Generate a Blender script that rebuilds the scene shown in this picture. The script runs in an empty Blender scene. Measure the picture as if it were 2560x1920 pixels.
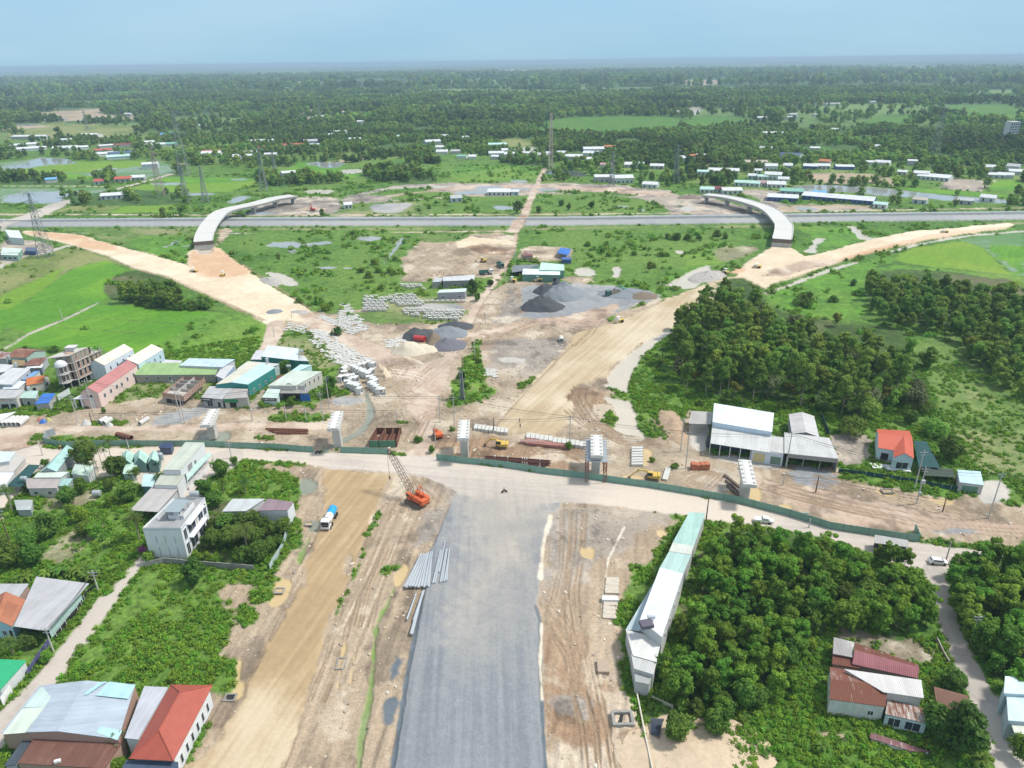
import bpy, math, random
import numpy as np
from mathutils import Vector, Matrix
random.seed(7)
SC = bpy.context.scene
# ---------------- camera ----------------
CH = 115.0                      # drone height in metres
FPX = 1775.0                    # focal length in pixels of a 2560 px wide picture
PITCH = math.atan((960-152)/FPX)
ROLL = math.atan(31/2560)
fwd = np.array([0, math.cos(PITCH), -math.sin(PITCH)])
up0 = np.array([0, math.sin(PITCH), math.cos(PITCH)])
x0 = np.array([1.0, 0, 0])
rgt = math.cos(ROLL)*x0 - math.sin(ROLL)*up0
upv = math.cos(ROLL)*up0 + math.sin(ROLL)*x0
cam = bpy.data.cameras.new('camera'); co = bpy.data.objects.new('camera', cam)
SC.collection.objects.link(co)
M = Matrix((( rgt[0], upv[0], -fwd[0], 0), (rgt[1], upv[1], -fwd[1], 0), (rgt[2], upv[2], -fwd[2], CH), (0,0,0,1)))
co.matrix_world = M
cam.sensor_width = 36; cam.lens = FPX/2560*36
cam.clip_start = 1; cam.clip_end = 90000
SC.camera = co
# ---------------- sky and sun ----------------
SUN_EL, SUN_AZ = math.radians(56), math.radians(84)      # azimuth clockwise from +y (away from the camera)
W = bpy.data.worlds.new("World"); SC.world = W; W.use_nodes = True
nt = W.node_tree; nt.nodes.clear()
out = nt.nodes.new('ShaderNodeOutputWorld'); bg = nt.nodes.new('ShaderNodeBackground')
sky = nt.nodes.new('ShaderNodeTexSky'); sky.sky_type = 'NISHITA'; sky.sun_disc = False
sky.sun_elevation = SUN_EL; sky.sun_rotation = SUN_AZ
sky.air_density = 1.25; sky.dust_density = .35; sky.ozone_density = 2.5
bg.inputs['Strength'].default_value = 0.14
tcw = nt.nodes.new('ShaderNodeTexCoord'); sx = nt.nodes.new('ShaderNodeSeparateXYZ'); nt.links.new(tcw.outputs['Generated'], sx.inputs[0])
rp = nt.nodes.new('ShaderNodeValToRGB'); nt.links.new(sx.outputs[2], rp.inputs[0]); cr_ = rp.color_ramp    # humid air low in the sky
cr_.elements[0].position = 0; cr_.elements[0].color = (.235,.385,.490,1); e0 = cr_.elements.new(.018); e0.color = (.280,.435,.540,1); cr_.elements[1].position = .30; cr_.elements[1].color = (.235,.395,.545,1)
e_ = cr_.elements.new(.10); e_.color = (.262,.425,.560,1)
cn = nt.nodes.new('ShaderNodeTexNoise'); mpw = nt.nodes.new('ShaderNodeMapping'); mpw.inputs['Scale'].default_value = (1.2,1.2,5); nt.links.new(tcw.outputs['Generated'], mpw.inputs[0]); nt.links.new(mpw.outputs[0], cn.inputs['Vector'])
cn.inputs['Scale'].default_value = 2.0; cn.inputs['Detail'].default_value = 6; cn.inputs['Roughness'].default_value = .5
cr2 = nt.nodes.new('ShaderNodeMapRange'); nt.links.new(cn.outputs[0], cr2.inputs[0]); cr2.inputs['From Min'].default_value = .40; cr2.inputs['From Max'].default_value = .70; cr2.inputs['To Max'].default_value = .34
cm = nt.nodes.new('ShaderNodeMix'); cm.data_type = 'RGBA'; nt.links.new(cr2.outputs[0], cm.inputs[0]); nt.links.new(rp.outputs[0], cm.inputs[6]); cm.inputs[7].default_value = (.40,.50,.56,1)
sc_ = nt.nodes.new('ShaderNodeVectorMath'); sc_.operation = 'SCALE'; sc_.inputs['Scale'].default_value = 9.3; nt.links.new(cm.outputs[2], sc_.inputs[0])
fz_ = nt.nodes.new('ShaderNodeMapRange'); nt.links.new(sx.outputs[2], fz_.inputs[0]); fz_.inputs['From Min'].default_value = .15; fz_.inputs['From Max'].default_value = .6
mx_ = nt.nodes.new('ShaderNodeMix'); mx_.data_type = 'RGBA'; nt.links.new(fz_.outputs[0], mx_.inputs[0]); nt.links.new(sc_.outputs[0], mx_.inputs[6])
vl = nt.nodes.new('ShaderNodeMix'); vl.data_type = 'RGBA'; vl.inputs[0].default_value = .62; nt.links.new(sky.outputs[0], vl.inputs[6]); vl.inputs[7].default_value = (4.6,4.7,4.7,1); nt.links.new(vl.outputs[2], mx_.inputs[7])    # high thin cloud
nt.links.new(mx_.outputs[2], bg.inputs[0]); nt.links.new(bg.outputs[0], out.inputs[0])
sl = bpy.data.lights.new('sun', 'SUN'); so = bpy.data.objects.new('sun', sl); SC.collection.objects.link(so)
sl.energy = 3.3; sl.angle = math.radians(7); sl.color = (1, .965, .9)
sd = Vector((math.sin(SUN_AZ)*math.cos(SUN_EL), math.cos(SUN_AZ)*math.cos(SUN_EL), math.sin(SUN_EL)))
so.rotation_euler = sd.to_track_quat('Z', 'Y').to_euler()
so.location = (0, 0, 300)
SC.view_settings.view_transform = 'Standard'; SC.view_settings.look = 'None'
SC.view_settings.exposure = 0.27; SC.view_settings.gamma = 1
SC.cycles.max_bounces = 5; SC.cycles.transparent_max_bounces = 8; SC.cycles.volume_bounces = 0
SC.cycles.diffuse_bounces = 2

# ---------------- from photograph coordinates to places on the ground ----------------
TILES = dict(F=(0,0,2560/2212), A=(0,100,860/2212), B=(850,100,860/2212), C=(1700,100,860/2212), D=(0,500,860/2212),
  E=(700,500,700/2212), G=(1200,500,700/2212), H=(1800,500,760/2212), I=(0,820,600/2212), J=(500,820,600/2212),
  K=(1000,820,700/2212), L=(1600,820,960/2212), M=(0,1080,760/2212), N=(0,1400,760/2212), O=(640,1150,760/1637),
  Q=(1300,1200,760/1751), R=(1900,1200,660/1521), a=(0,840,320/2212), b=(560,640,600/2212), c=(1560,840,600/2212), d=(0,1060,560/2212))
def PP(t, pts, z=0.0):
    ox, oy, s = TILES[t]
    p = np.asarray(pts, float).reshape(-1, 2)
    px = ox + p[:,0]*s; py = oy + p[:,1]*s
    ray = fwd[None] + rgt[None]*((px-1280)/FPX)[:,None] + upv[None]*((960-py)/FPX)[:,None]
    rz = np.minimum(ray[:,2], -0.0006)
    tt = (z-CH)/rz
    return np.stack([ray[:,0]*tt, ray[:,1]*tt, np.full(len(p), z)], 1)
def P(t, x, y, z=0.0): return Vector(PP(t, [(x, y)], z)[0])
def PROJ(v):
    d = np.array([v[0], v[1], v[2]-CH]); k = d@fwd
    return (1280+FPX*(d@rgt)/k, 960-FPX*(d@upv)/k)
def HT(t, bx, by, ty):
    """height of an upright thing whose foot is at (bx, by) and whose top is seen at row ty"""
    b = P(t, bx, by); ox, oy, s = TILES[t]; Y = oy+ty*s
    lo, hi = 0.0, 110.0
    for _ in range(40):
        m = (lo+hi)/2
        if PROJ((b.x, b.y, m))[1] > Y: lo = m
        else: hi = m
    return b, lo

# ---------------- noise ----------------
def _h(ix, iy, s):
    h = (ix.astype(np.int64)*374761393 + iy.astype(np.int64)*668265263 + s*982451653) & 0xffffffff
    h = ((h ^ (h >> 13))*1274126177) & 0xffffffff
    return ((h ^ (h >> 16)) & 0xffff)/65535.0
def vn(x, y, s=0):
    ix = np.floor(x); iy = np.floor(y); fx = x-ix; fy = y-iy
    fx = fx*fx*(3-2*fx); fy = fy*fy*(3-2*fy)
    a = _h(ix, iy, s); b = _h(ix+1, iy, s); c = _h(ix, iy+1, s); d = _h(ix+1, iy+1, s)
    return a+(b-a)*fx+(c-a)*fy+(a-b-c+d)*fx*fy
def fbm(x, y, sc, o=4, s=0):
    t = 0; w = 1; tw = 0
    for i in range(o):
        t = t + w*vn(x/sc*2**i+17.3*i, y/sc*2**i-9.1*i, s+i*13); tw += w; w *= .55
    return t/tw
def sst(a, b, x):
    t = np.clip((x-a)/(b-a), 0, 1); return t*t*(3-2*t)

# ---------------- ground patches ----------------
def chaikin(p, n):
    for _ in range(n):
        q = np.roll(p, -1, 0); p = np.stack([p*.75+q*.25, p*.25+q*.75], 1).reshape(-1, 2)
    return p
def sd_poly(X, Y, poly, m):
    """signed distance, positive inside, -m or less far outside"""
    r = np.full(X.shape, -1e3)
    bb = (X > poly[:,0].min()-m) & (X < poly[:,0].max()+m) & (Y > poly[:,1].min()-m) & (Y < poly[:,1].max()+m)
    idx = np.nonzero(bb)[0]
    if len(idx) == 0: return r
    x = X[idx]; y = Y[idx]; d2 = np.full(len(idx), 1e12); ins = np.zeros(len(idx), bool)
    n = len(poly)
    for i in range(n):
        ax, ay = poly[i]; bx, by = poly[(i+1) % n]
        ex, ey = bx-ax, by-ay; L = ex*ex+ey*ey+1e-9
        t = np.clip(((x-ax)*ex+(y-ay)*ey)/L, 0, 1)
        dx = x-ax-t*ex; dy = y-ay-t*ey
        np.minimum(d2, dx*dx+dy*dy, out=d2)
        c = ((ay > y) != (by > y))
        if abs(ey) > 1e-9: ins ^= c & (x < ex*(y-ay)/ey+ax)
    d = np.sqrt(d2); r[idx] = np.where(ins, d, -d)
    return r
def sd_line(X, Y, pts, w, m):
    """positive within the band; w = width list along pts"""
    pts = np.asarray(pts); w = np.asarray(w, float)*np.ones(len(pts))
    r = np.full(X.shape, -1e3); mm = m+w.max()
    bb = (X > pts[:,0].min()-mm) & (X < pts[:,0].max()+mm) & (Y > pts[:,1].min()-mm) & (Y < pts[:,1].max()+mm)
    idx = np.nonzero(bb)[0]
    if len(idx) == 0: return r
    x = X[idx]; y = Y[idx]; best = np.full(len(idx), -1e3)
    for i in range(len(pts)-1):
        ax, ay = pts[i]; bx, by = pts[i+1]; ex, ey = bx-ax, by-ay; L = ex*ex+ey*ey+1e-9
        t = np.clip(((x-ax)*ex+(y-ay)*ey)/L, 0, 1)
        dd = (w[i]+(w[i+1]-w[i])*t)/2-np.hypot(x-ax-t*ex, y-ay-t*ey)
        np.maximum(best, dd, out=best)
    r[idx] = best
    return r
# kind: (colour A, colour B, colour C for broad patches, share of C, rough, fine grass, fine dirt, bumps in m, trees, weeds, object name, rut angle or None)
K = {
 'weed':   ((.100,.222,.022),(.050,.122,.014),(.125,.222,.034),.40,.9,1.0,.15,.25,0,1.0,'ground',None),
 'mix':    ((.120,.240,.024),(.060,.130,.016),(.180,.250,.060),.40,.9,1.0,.1,.2,.62,.3,'ground',None),
 'edge':   ((.130,.160,.185),(.090,.115,.135),(.16,.18,.20),.4,.8,0,.3,.0,0,0,'gravel_road',None),
 'rut':    ((.300,.215,.140),(.230,.160,.100),(.340,.250,.170),.4,.9,0,.8,.05,0,0,'ground',None),
 'pale':   ((.680,.600,.470),(.600,.510,.390),(.700,.640,.530),.4,.9,0,.8,.1,0,0,'ground',None),
 'weedlt': ((.125,.285,.026),(.072,.175,.018),(.155,.265,.035),.40,.9,.8,.1,.12,0,.5,'ground',None),
 'lawn':   ((.145,.232,.048),(.090,.160,.030),(.250,.262,.115),.45,.9,.7,.1,.08,0,.25,'ground',None),
 'olive':  ((.180,.235,.055),(.125,.170,.042),(.240,.255,.090),.45,.9,.6,.1,.08,0,.3,'ground',None),
 'paddy':  ((.108,.275,.014),(.070,.205,.012),(.140,.300,.018),.38,.9,.4,0,.02,0,0,'rice_field',.95),
 'paddyy': ((.170,.300,.020),(.130,.250,.018),(.200,.300,.030),.35,.9,.35,0,.02,0,0,'rice_field',.95),
 'paddyw': ((.130,.240,.060),(.240,.300,.230),(.090,.210,.020),.40,.4,.2,0,.0,0,0,'rice_field',None),
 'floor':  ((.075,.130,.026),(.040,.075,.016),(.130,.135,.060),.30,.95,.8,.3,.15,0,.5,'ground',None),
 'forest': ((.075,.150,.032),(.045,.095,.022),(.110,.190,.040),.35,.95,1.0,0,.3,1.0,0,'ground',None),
 'forlt':  ((.090,.210,.022),(.060,.150,.020),(.100,.220,.026),.35,.95,1.0,0,.3,.0,0,'ground',None),
 'mud':    ((0.496,0.396,0.283),(0.313,0.239,0.165),(0.392,0.318,0.226),.45,.9,0,1.0,.22,0,.0,'ground',None),
 'mudr':   ((0.496,0.392,0.278),(0.296,0.226,0.157),(0.400,0.304,0.209),.45,.9,0,1.0,.20,0,.0,'ground',1.45),
 'mudred': ((0.374,0.248,0.152),(0.235,0.152,0.096),(0.435,0.322,0.217),.40,.9,0,1.0,.25,0,.0,'ground',1.4),
 'mudgry': ((0.348,0.304,0.257),(0.252,0.217,0.183),(0.435,0.365,0.287),.45,.9,0,1.0,.15,0,.0,'ground',None),
 'grub':   ((.330,.275,.200),(.230,.195,.130),(.220,.250,.100),.35,.9,.4,.8,.15,0,.1,'ground',None),
 'sand':   ((.700,.585,.420),(.600,.480,.330),(.740,.640,.480),.45,.9,0,.35,.04,0,0,'sand_road',None),
 'sandr':  ((.630,.425,.265),(.540,.345,.205),(.680,.500,.340),.45,.9,0,.45,.06,0,0,'sand_road',None),
 'tan':    ((.470,.340,.190),(.360,.250,.135),(.580,.475,.325),.46,.75,0,.3,.03,0,0,'sand_road',1.30),
 'tanr':   ((.510,.405,.255),(.420,.320,.195),(.610,.520,.375),.50,.85,0,.3,.03,0,0,'sand_road',1.05),
 'lane':   ((0.505,0.383,0.287),(0.409,0.296,0.217),(0.557,0.452,0.365),.45,.9,0,.5,.05,0,0,'dirt_road',None),
 'road':   ((.570,.505,.440),(.450,.395,.345),(.610,.530,.440),.45,.85,0,.25,.02,0,0,'road',-.18),
 'roadg':  ((.500,.440,.370),(.350,.325,.290),(.245,.250,.252),.36,.85,0,.4,.02,0,0,'road',1.62),
 'gravel': ((.272,.284,.298),(.192,.206,.224),(.290,.290,.282),.45,.85,0,.55,.02,0,0,'gravel_road',1.60),
 'gravy':  ((.310,.318,.322),(.225,.236,.248),(.400,.390,.360),.45,.9,0,.6,.05,0,0,'gravel_yard',None),
 'path':   ((.470,.420,.370),(.380,.340,.300),(.520,.460,.400),.45,.85,0,.2,.02,0,0,'path',None),
 'pave':   ((.470,.440,.400),(.370,.350,.320),(.540,.500,.440),.45,.85,0,.2,.02,0,0,'pavement',None),
 'asph':   ((.330,.335,.340),(.300,.305,.310),(.360,.360,.355),.45,.8,0,.1,.0,0,0,'highway',None),
 'median': ((.200,.230,.150),(.300,.300,.270),(.120,.170,.070),.45,.8,0,.1,.3,0,0,'highway',None),
 'field':  ((.370,.290,.200),(.310,.240,.160),(.420,.330,.230),.45,.9,.2,.3,.03,0,0,'field',None),
 'wgrey':  ((.330,.340,.330),(.290,.310,.300),(.360,.360,.330),.3,.12,0,0,.0,0,0,'water',None),
 'wtan':   ((.560,.420,.220),(.520,.390,.200),(.600,.460,.260),.3,.28,0,0,.0,0,0,'water',None),
 'wpale':  ((.560,.500,.400),(.520,.470,.380),(.580,.530,.430),.3,.22,0,0,.0,0,0,'water',None),
 'wgreen': ((.260,.275,.215),(.230,.245,.190),(.300,.300,.240),.3,.06,0,0,.0,0,0,'water',None),
 'algae':  ((.170,.260,.060),(.240,.290,.120),(.330,.360,.220),.35,.5,.3,0,.0,0,0,'water',None),
 'wdark':  ((.120,.140,.140),(.105,.125,.125),(.150,.160,.150),.3,.05,0,0,.0,0,0,'water',None),
}
HB = {'rut':-.22,'pale':.1,'sand':.5,'sandr':.6,'tan':.15,'tanr':.35,'lane':.05,'gravel':.45,'road':.1,'asph':1.2,'median':1.3,'wgrey':-.35,'wtan':-.3,'wpale':-.35,'wgreen':-.5,'algae':-.4,'wdark':-.4,'paddy':-.1,'paddyy':-.1,'paddyw':-.15}
LY = []     # (kind, 'p' or 'l', tile, points, widths in metres, soft, noise, chaikin)
def PL(kind, t, pts, soft=.5, nz=1.0, ch=1): LY.append((kind, 'p', t, pts, None, soft, nz, ch))
def LN(kind, t, pts, w, soft=.4, nz=.5): LY.append((kind, 'l', t, pts, w, soft, nz, 0))
# far land
PL('forest','F',[(-700,470),(-300,150),(1100,143),(2500,129),(3400,400),(3000,452),(2212,452),(1760,452),(1560,380),(1240,386),(1170,372),(1000,372),(760,372),(520,392),(300,385),(0,395)],15,30)
PL('olive','F',[(0,300),(60,262),(180,268),(300,272),(320,300),(430,310),(440,345),(250,350),(100,340),(0,352)],20,30)
PL('field','A',[(130,500),(200,470),(480,450),(700,440),(640,470),(740,490),(990,490),(980,505),(700,515),(300,520)],10,14)
PL('field','A',[(0,560),(300,545),(320,560),(120,575),(0,580)],8,10)
PL('field','A',[(90,620),(150,610),(290,612),(240,630),(120,635)],5,8)
PL('wgrey','A',[(0,270),(90,272),(110,290),(270,292),(250,300),(190,305),(180,330),(30,328),(0,335)],8,10)
PL('forest','A',[(0,280),(80,278),(120,295),(60,305),(0,303)],8,10)
PL('wgrey','A',[(530,505),(640,492),(740,500),(720,515),(600,521),(520,518)],4,6)
PL('wdark','A',[(250,508),(430,506),(440,515),(330,518)],4,6)
PL('wgrey','A',[(880,492),(990,486),(985,496),(890,502)],4,6)
PL('wgrey','A',[(0,543),(260,540),(250,550),(60,552)],4,6)
PL('field','A',[(1760,468),(1900,450),(2110,452),(2040,470),(1850,476)],8,10)
PL('field','A',[(1740,500),(2212,488),(2212,515),(1900,512)],8,12)
PL('wgrey','B',[(0,472),(160,474),(180,482),(0,486)],4,8)
PL('wpale','B',[(790,200),(930,199),(1450,213),(1400,219),(1000,214),(780,208)],15,12)
PL('wpale','B',[(1120,264),(1340,260),(1340,268),(1140,269)],8,8)
PL('wpale','B',[(1815,350),(1845,347),(1850,365),(1870,382),(1850,385),(1812,366)],6,5)
PL('wpale','B',[(2130,450),(2212,445),(2212,485),(2170,480)],5,5)
PL('wpale','C',[(0,448),(90,432),(150,430),(130,455),(100,485),(0,488)],5,5)
PL('wpale','C',[(1320,192),(1400,187),(1640,184),(1630,206),(1490,211),(1380,205)],15,10)
PL('field','C',[(0,258),(200,256),(500,258),(600,272),(300,276),(200,290),(0,292)],10,10)
PL('forlt','B',[(1230,590),(1330,520),(1420,498),(1800,492),(2212,490),(2212,570),(1900,612),(1500,612),(1380,600)],12,20)
PL('forlt','C',[(0,490),(230,485),(460,505),(480,525),(380,552),(150,565),(0,580)],12,20)
PL('forlt','C',[(1160,520),(1300,485),(1500,480),(1560,520),(1400,555),(1230,550)],12,20)
PL('forlt','C',[(1620,420),(2212,410),(2212,560),(1900,520),(1640,470)],15,20)
PL('forlt','C',[(850,690),(950,680),(955,708),(880,715)],5,8)
PL('forlt','C',[(1060,625),(1380,620),(1420,632),(1100,650)],6,8)
PL('forlt','B',[(610,575),(860,560),(870,575),(700,590)],6,8)
PL('forlt','C',[(1580,360),(2000,340),(2212,345),(2212,375),(1700,385)],15,20)
PL('forlt','C',[(620,248),(1150,240),(1180,246),(700,258)],20,15)
# mid ground, beyond the highway
PL('mix','F',[(-500,470),(-100,330),(0,300),(330,300),(560,310),(960,320),(1080,320),(1240,335),(1500,340),(1760,345),(2212,360),(2900,400),(2700,470)],10,14)
PL('weed','F',[(-500,470),(-100,395),(200,385),(480,372),(700,352),(1000,350),(1080,335),(1180,385),(1240,402),(1500,402),(1560,404),(1700,425),(1800,440),(2212,440),(2700,470)],10,14)
PL('weed','F',[(560,380),(760,350),(940,338),(960,330),(1180,350),(1180,400),(900,420),(600,420)],5,8)
PL('mix','C',[(0,800),(200,760),(700,790),(2212,860),(2212,1060),(1600,1060),(0,960)],5,8)
PL('olive','B',[(970,650),(1130,628),(1260,650),(1240,690),(1050,690)],4,5)
PL('field','C',[(700,850),(1180,858),(1340,890),(1240,925),(1000,925),(880,910),(780,870)],3,4)
PL('field','C',[(1200,870),(1390,890),(1430,940),(1230,925)],3,4)
PL('field','C',[(80,795),(240,790),(300,800),(100,812)],3,4)
PL('mudgry','C',[(400,965),(560,960),(690,975),(600,1040),(720,1060),(640,1100),(500,1080),(520,1020),(430,1000)],3,6)
PL('mud','C',[(640,1060),(1230,1060),(1240,1090),(1000,1105),(700,1100),(600,1130)],2,5)
PL('mudgry','C',[(1720,890),(2030,905),(1930,975),(1670,955)],1,1,0)
PL('paddy','C',[(1440,945),(1700,965),(2000,985),(2180,1000),(2180,1020),(1700,995),(1450,965)],1,2)
PL('paddy','C',[(2040,900),(2200,900),(2200,970),(1950,968)],1,2)
PL('wgrey','C',[(690,955),(780,935),(900,928),(1250,948),(1440,968),(1640,990),(1800,1005),(2170,1030),(2180,1050),(1950,1045),(1700,1030),(1560,1012),(1300,1005),(1100,975),(900,975),(830,1000),(700,985)],1,2)
PL('wgrey','C',[(750,1072),(850,1075),(890,1095),(1020,1088),(1240,1090),(1230,1098),(960,1103),(860,1100),(760,1090)],.8,2)
PL('field','A',[(1000,800),(1180,790),(1200,800),(1100,815),(900,830),(700,840),(830,820)],2,4)
# rice fields, left
PL('paddyw','A',[(0,790),(230,765),(450,790),(700,780),(960,775),(1140,790),(1120,850),(940,890),(600,900),(0,890)],2,4,0)
PL('paddyy','A',[(330,800),(760,780),(960,775),(950,800),(600,850),(100,855),(0,850),(200,820)],2,3,0)
PL('paddyy','A',[(500,785),(980,775),(900,810),(560,808)],2,3,0)
PL('paddy','A',[(0,895),(150,862),(480,860),(640,880),(900,870),(880,890),(500,910),(0,908)],2,3,0)
PL('wgrey','A',[(230,762),(310,755),(470,772),(460,795),(260,805),(190,825),(60,835),(0,815),(130,805)],1.5,5)
PL('wgrey','A',[(590,838),(700,822),(780,825),(690,838),(620,850)],1,2)
PL('weed','A',[(0,900),(300,890),(620,900),(820,890),(830,930),(700,945),(0,935)],2,3)
LN('path','A',[(-200,940),(0,939),(500,940),(735,944)],3,.5,.3)
LN('path','A',[(740,962),(900,920),(1020,885),(1110,858)],7,.5,.4)
PL('paddyw','A',[(0,955),(720,950),(600,1000),(420,1045),(300,1060),(0,1050)],2,3,0)
PL('wgrey','A',[(80,985),(400,965),(600,975),(480,1010),(380,1048),(0,1048),(0,1020)],1.5,6)
PL('weed','A',[(0,1052),(330,1050),(300,1080),(200,1105),(0,1110)],2,2)
PL('paddyy','A',[(820,955),(930,930),(1300,900),(1660,895),(1620,930),(1480,975),(1050,985)],2,3,0)
PL('paddy','A',[(960,905),(1130,880),(1700,890),(1640,905),(1200,925)],2,3,0)
PL('wgrey','A',[(950,918),(1180,915),(1180,930),(990,932)],1.5,2)
PL('wgrey','A',[(1050,985),(1380,982),(1370,996),(1090,1000)],1,1.5)
PL('wgrey','A',[(1450,1040),(1520,1005),(1620,1002),(1560,1035),(1490,1055)],1,1.5)
PL('wgrey','A',[(1480,893),(1610,892),(1560,902),(1500,900)],1,1.5)
PL('paddy','A',[(1800,850),(1940,785),(2212,800),(2212,870),(1900,880),(1850,870)],2,3,0)
PL('wgrey','A',[(1960,788),(2212,782),(2212,802),(2140,825),(2000,805)],1.5,3)
PL('wpale','B',[(0,835),(140,828),(160,850),(60,860),(0,862)],1,2)
PL('paddy','B',[(0,860),(160,858),(100,890),(0,895)],1,2)
PL('paddyy','A',[(690,1108),(820,1068),(1120,1065),(1060,1108)],1.5,2,0)
PL('olive','A',[(340,1105),(450,1065),(780,1065),(690,1108)],1.5,2,0)
PL('field','B',[(0,758),(160,752),(220,762),(40,782),(0,790)],2,3)
PL('weedlt','B',[(700,820),(900,800),(1290,830),(1260,900),(1000,910),(780,915),(720,880)],2,4)
PL('wdark','B',[(1310,862),(1330,830),(1480,838),(1580,850),(1590,875),(1460,878)],1.2,2)
PL('wpale','B',[(1000,700),(1160,690),(1260,690),(1250,712),(1140,715)],1.5,3)
# curved works road and mud beyond the highway
PL('mudgry','B',[(0,1020),(160,975),(400,930),(700,920),(1000,905),(1260,918),(1600,925),(1900,945),(2212,975),(2212,1150),(2120,1120),(2000,1035),(1700,1002),(1230,985),(1180,1000),(700,1010),(440,1030),(180,1050),(60,1140),(0,1145)],2,6)
PL('mudgry','A',[(1560,1120),(1640,1040),(1860,1005),(2212,1020),(2212,1100),(2030,1125),(1800,1135)],2,5)
PL('mudgry','C',[(0,1000),(110,990),(300,1040),(460,1080),(560,1140),(0,1140)],2,4)
PL('lane','B',[(760,935),(1260,930),(1900,955),(2212,985),(2000,1012),(1500,975),(1260,948),(700,962),(300,1010),(250,1000),(640,950)],1,3)
PL('wpale','B',[(250,960),(400,940),(700,935),(720,945),(500,965),(300,978)],.8,3)
PL('wgrey','B',[(740,975),(1000,960),(1240,950),(1250,958),(960,985),(730,992)],.8,3)
PL('wgrey','B',[(1090,900),(1200,898),(1210,915),(1110,915)],.8,2)
PL('wgrey','B',[(900,940),(1010,935),(1060,945),(960,958),(850,955)],.8,2)
PL('wgrey','B',[(1270,955),(1390,955),(1440,965),(1290,975)],.8,2)
PL('wpale','A',[(1960,965),(2130,960),(2150,975),(2110,990),(1990,988)],.8,1.5)
for p_ in ([(430,985),(700,975),(730,1000),(560,1018),(300,1030)],[(1270,968),(1700,975),(2000,1008),(1500,992)],[(150,990),(420,945),(640,960),(300,1004)],[(760,912),(1080,902),(1100,918),(780,926)],[(1290,1000),(1600,990),(1700,1004),(1300,1012)]): PL('weed','B',p_,1.5,5)
PL('weed','B',[(560,1110),(640,1030),(900,1010),(1210,1010),(1200,1120),(900,1128)],2,5)
PL('lawn','B',[(0,1045),(190,1045),(560,1040),(620,1110),(560,1128),(0,1140)],2,5)
PL('gravy','B',[(190,1060),(300,1050),(480,1045),(440,1075),(400,1110),(220,1115)],1,2)
PL('weed','B',[(1245,1010),(1500,985),(1950,1020),(2120,1090),(2120,1115),(1700,1125),(1250,1128)],2,5)
PL('wgrey','B',[(980,1068),(1050,1062),(1170,1080),(1140,1095),(1020,1090)],.8,2)
PL('wgrey','B',[(1760,1066),(1840,1062),(1880,1072),(1800,1078)],.8,2)
PL('wgrey','B',[(1910,1085),(1970,1088),(1960,1106),(1920,1102)],.8,2)
PL('wpale','C',[(0,1068),(90,1065),(95,1095),(20,1100),(0,1095)],.8,1.5)
PL('wgrey','A',[(1560,1110),(1800,1100),(1780,1118),(1560,1130)],.8,2)
for t_,p_ in (('A',[(400,1040),(420,1000),(620,985),(700,965),(900,960),(1200,990),(1240,1040),(1150,1060),(700,1065),(420,1060)]),('A',[(0,895),(130,885),(600,908),(620,930),(0,932)]),('A',[(1640,885),(1700,872),(2212,885),(2212,930),(1700,940)]),('B',[(80,735),(100,640),(600,620),(640,700),(600,745)]),('B',[(1020,755),(1320,772),(1320,818),(1030,792)]),('B',[(400,782),(640,777),(640,800),(420,802)]),('B',[(150,860),(400,840),(620,890),(640,920),(420,930),(200,900)]),('C',[(230,880),(360,890),(420,930),(230,915)]),('C',[(700,880),(800,875),(810,910),(700,912)]),('C',[(1250,1010),(2100,1060),(2150,1080),(1600,1085),(1300,1060)]),('A',[(615,870),(740,865),(740,930),(620,930)])): PL('mix' if t_ == 'C' else 'forest',t_,p_,2,3)
# highway band
LN('lawn','F',[(-600,497),(0,497),(605,495),(1210,494),(1733,488),(2212,482),(2900,474)],7,1,2)
LN('lane','F',[(-600,465),(0,463),(605,465),(1210,463),(1733,457),(2212,449),(2900,440)],4,1,1.5)
PL('asph','F',[(-700,485),(0,475),(605,471),(1210,470),(1733,463),(2212,458),(3000,446),(3000,464),(2212,476),(1733,482),(1210,489),(605,490),(0,492),(-700,504)],.6,.1,0)
LN('median','F',[(-700,492),(0,482),(605,479),(1210,478),(1733,471),(2212,465),(3000,454)],3.5,.5,.3)
PL('path','F',[(0,505),(0,480),(60,462),(110,440),(150,430),(160,436),(100,465),(60,478),(25,485)],1,1)
LN('path','D',[(-100,490),(0,450),(200,370),(380,310),(440,295)],6,.6,.6)
LN('path','D',[(440,213),(900,218),(1230,212)],2,.6,.6)
LN('lane','E',[(0,262),(900,256),(1880,245)],3.5,.6,.8)
LN('path','D',[(1400,215),(1700,216),(2212,214)],4,.6,.8)
LN('lane','G',[(680,245),(1300,240),(1760,238)],1.6,.6,.6)
# near side: left rice fields
PL('olive','F',[(-300,620),(0,560),(130,545),(160,530),(225,552),(280,585),(240,565),(180,570),(0,670),(-200,700)],2,3)
PL('paddy','F',[(-200,700),(0,660),(60,650),(160,578),(230,563),(285,585),(270,600),(225,650),(210,655),(50,722),(-200,750)],1,.8,0)
PL('paddyy','F',[(-100,656),(0,640),(150,570),(100,620),(20,665),(-100,690)],1,1,0)
PL('paddy','F',[(12,750),(210,657),(440,672),(560,700),(590,740),(540,775),(345,775),(210,755),(120,748)],1,.8,0)
PL('weedlt','F',[(350,745),(440,672),(540,668),(590,715),(580,750),(545,778),(430,780),(345,778)],1.5,2)
LN('weed','F',[(0,655),(110,650),(215,655)],1.2,.4,.4)
LN('weed','F',[(150,682),(260,690),(400,700)],1.0,.4,.4)
LN('weed','F',[(110,705),(240,715),(330,722)],1.0,.4,.4)
LN('path','F',[(0,760),(60,722),(140,690),(212,654)],1.5,.4,.5)
PL('weed','F',[(0,700),(60,720),(20,745),(0,752)],1,2)
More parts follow.
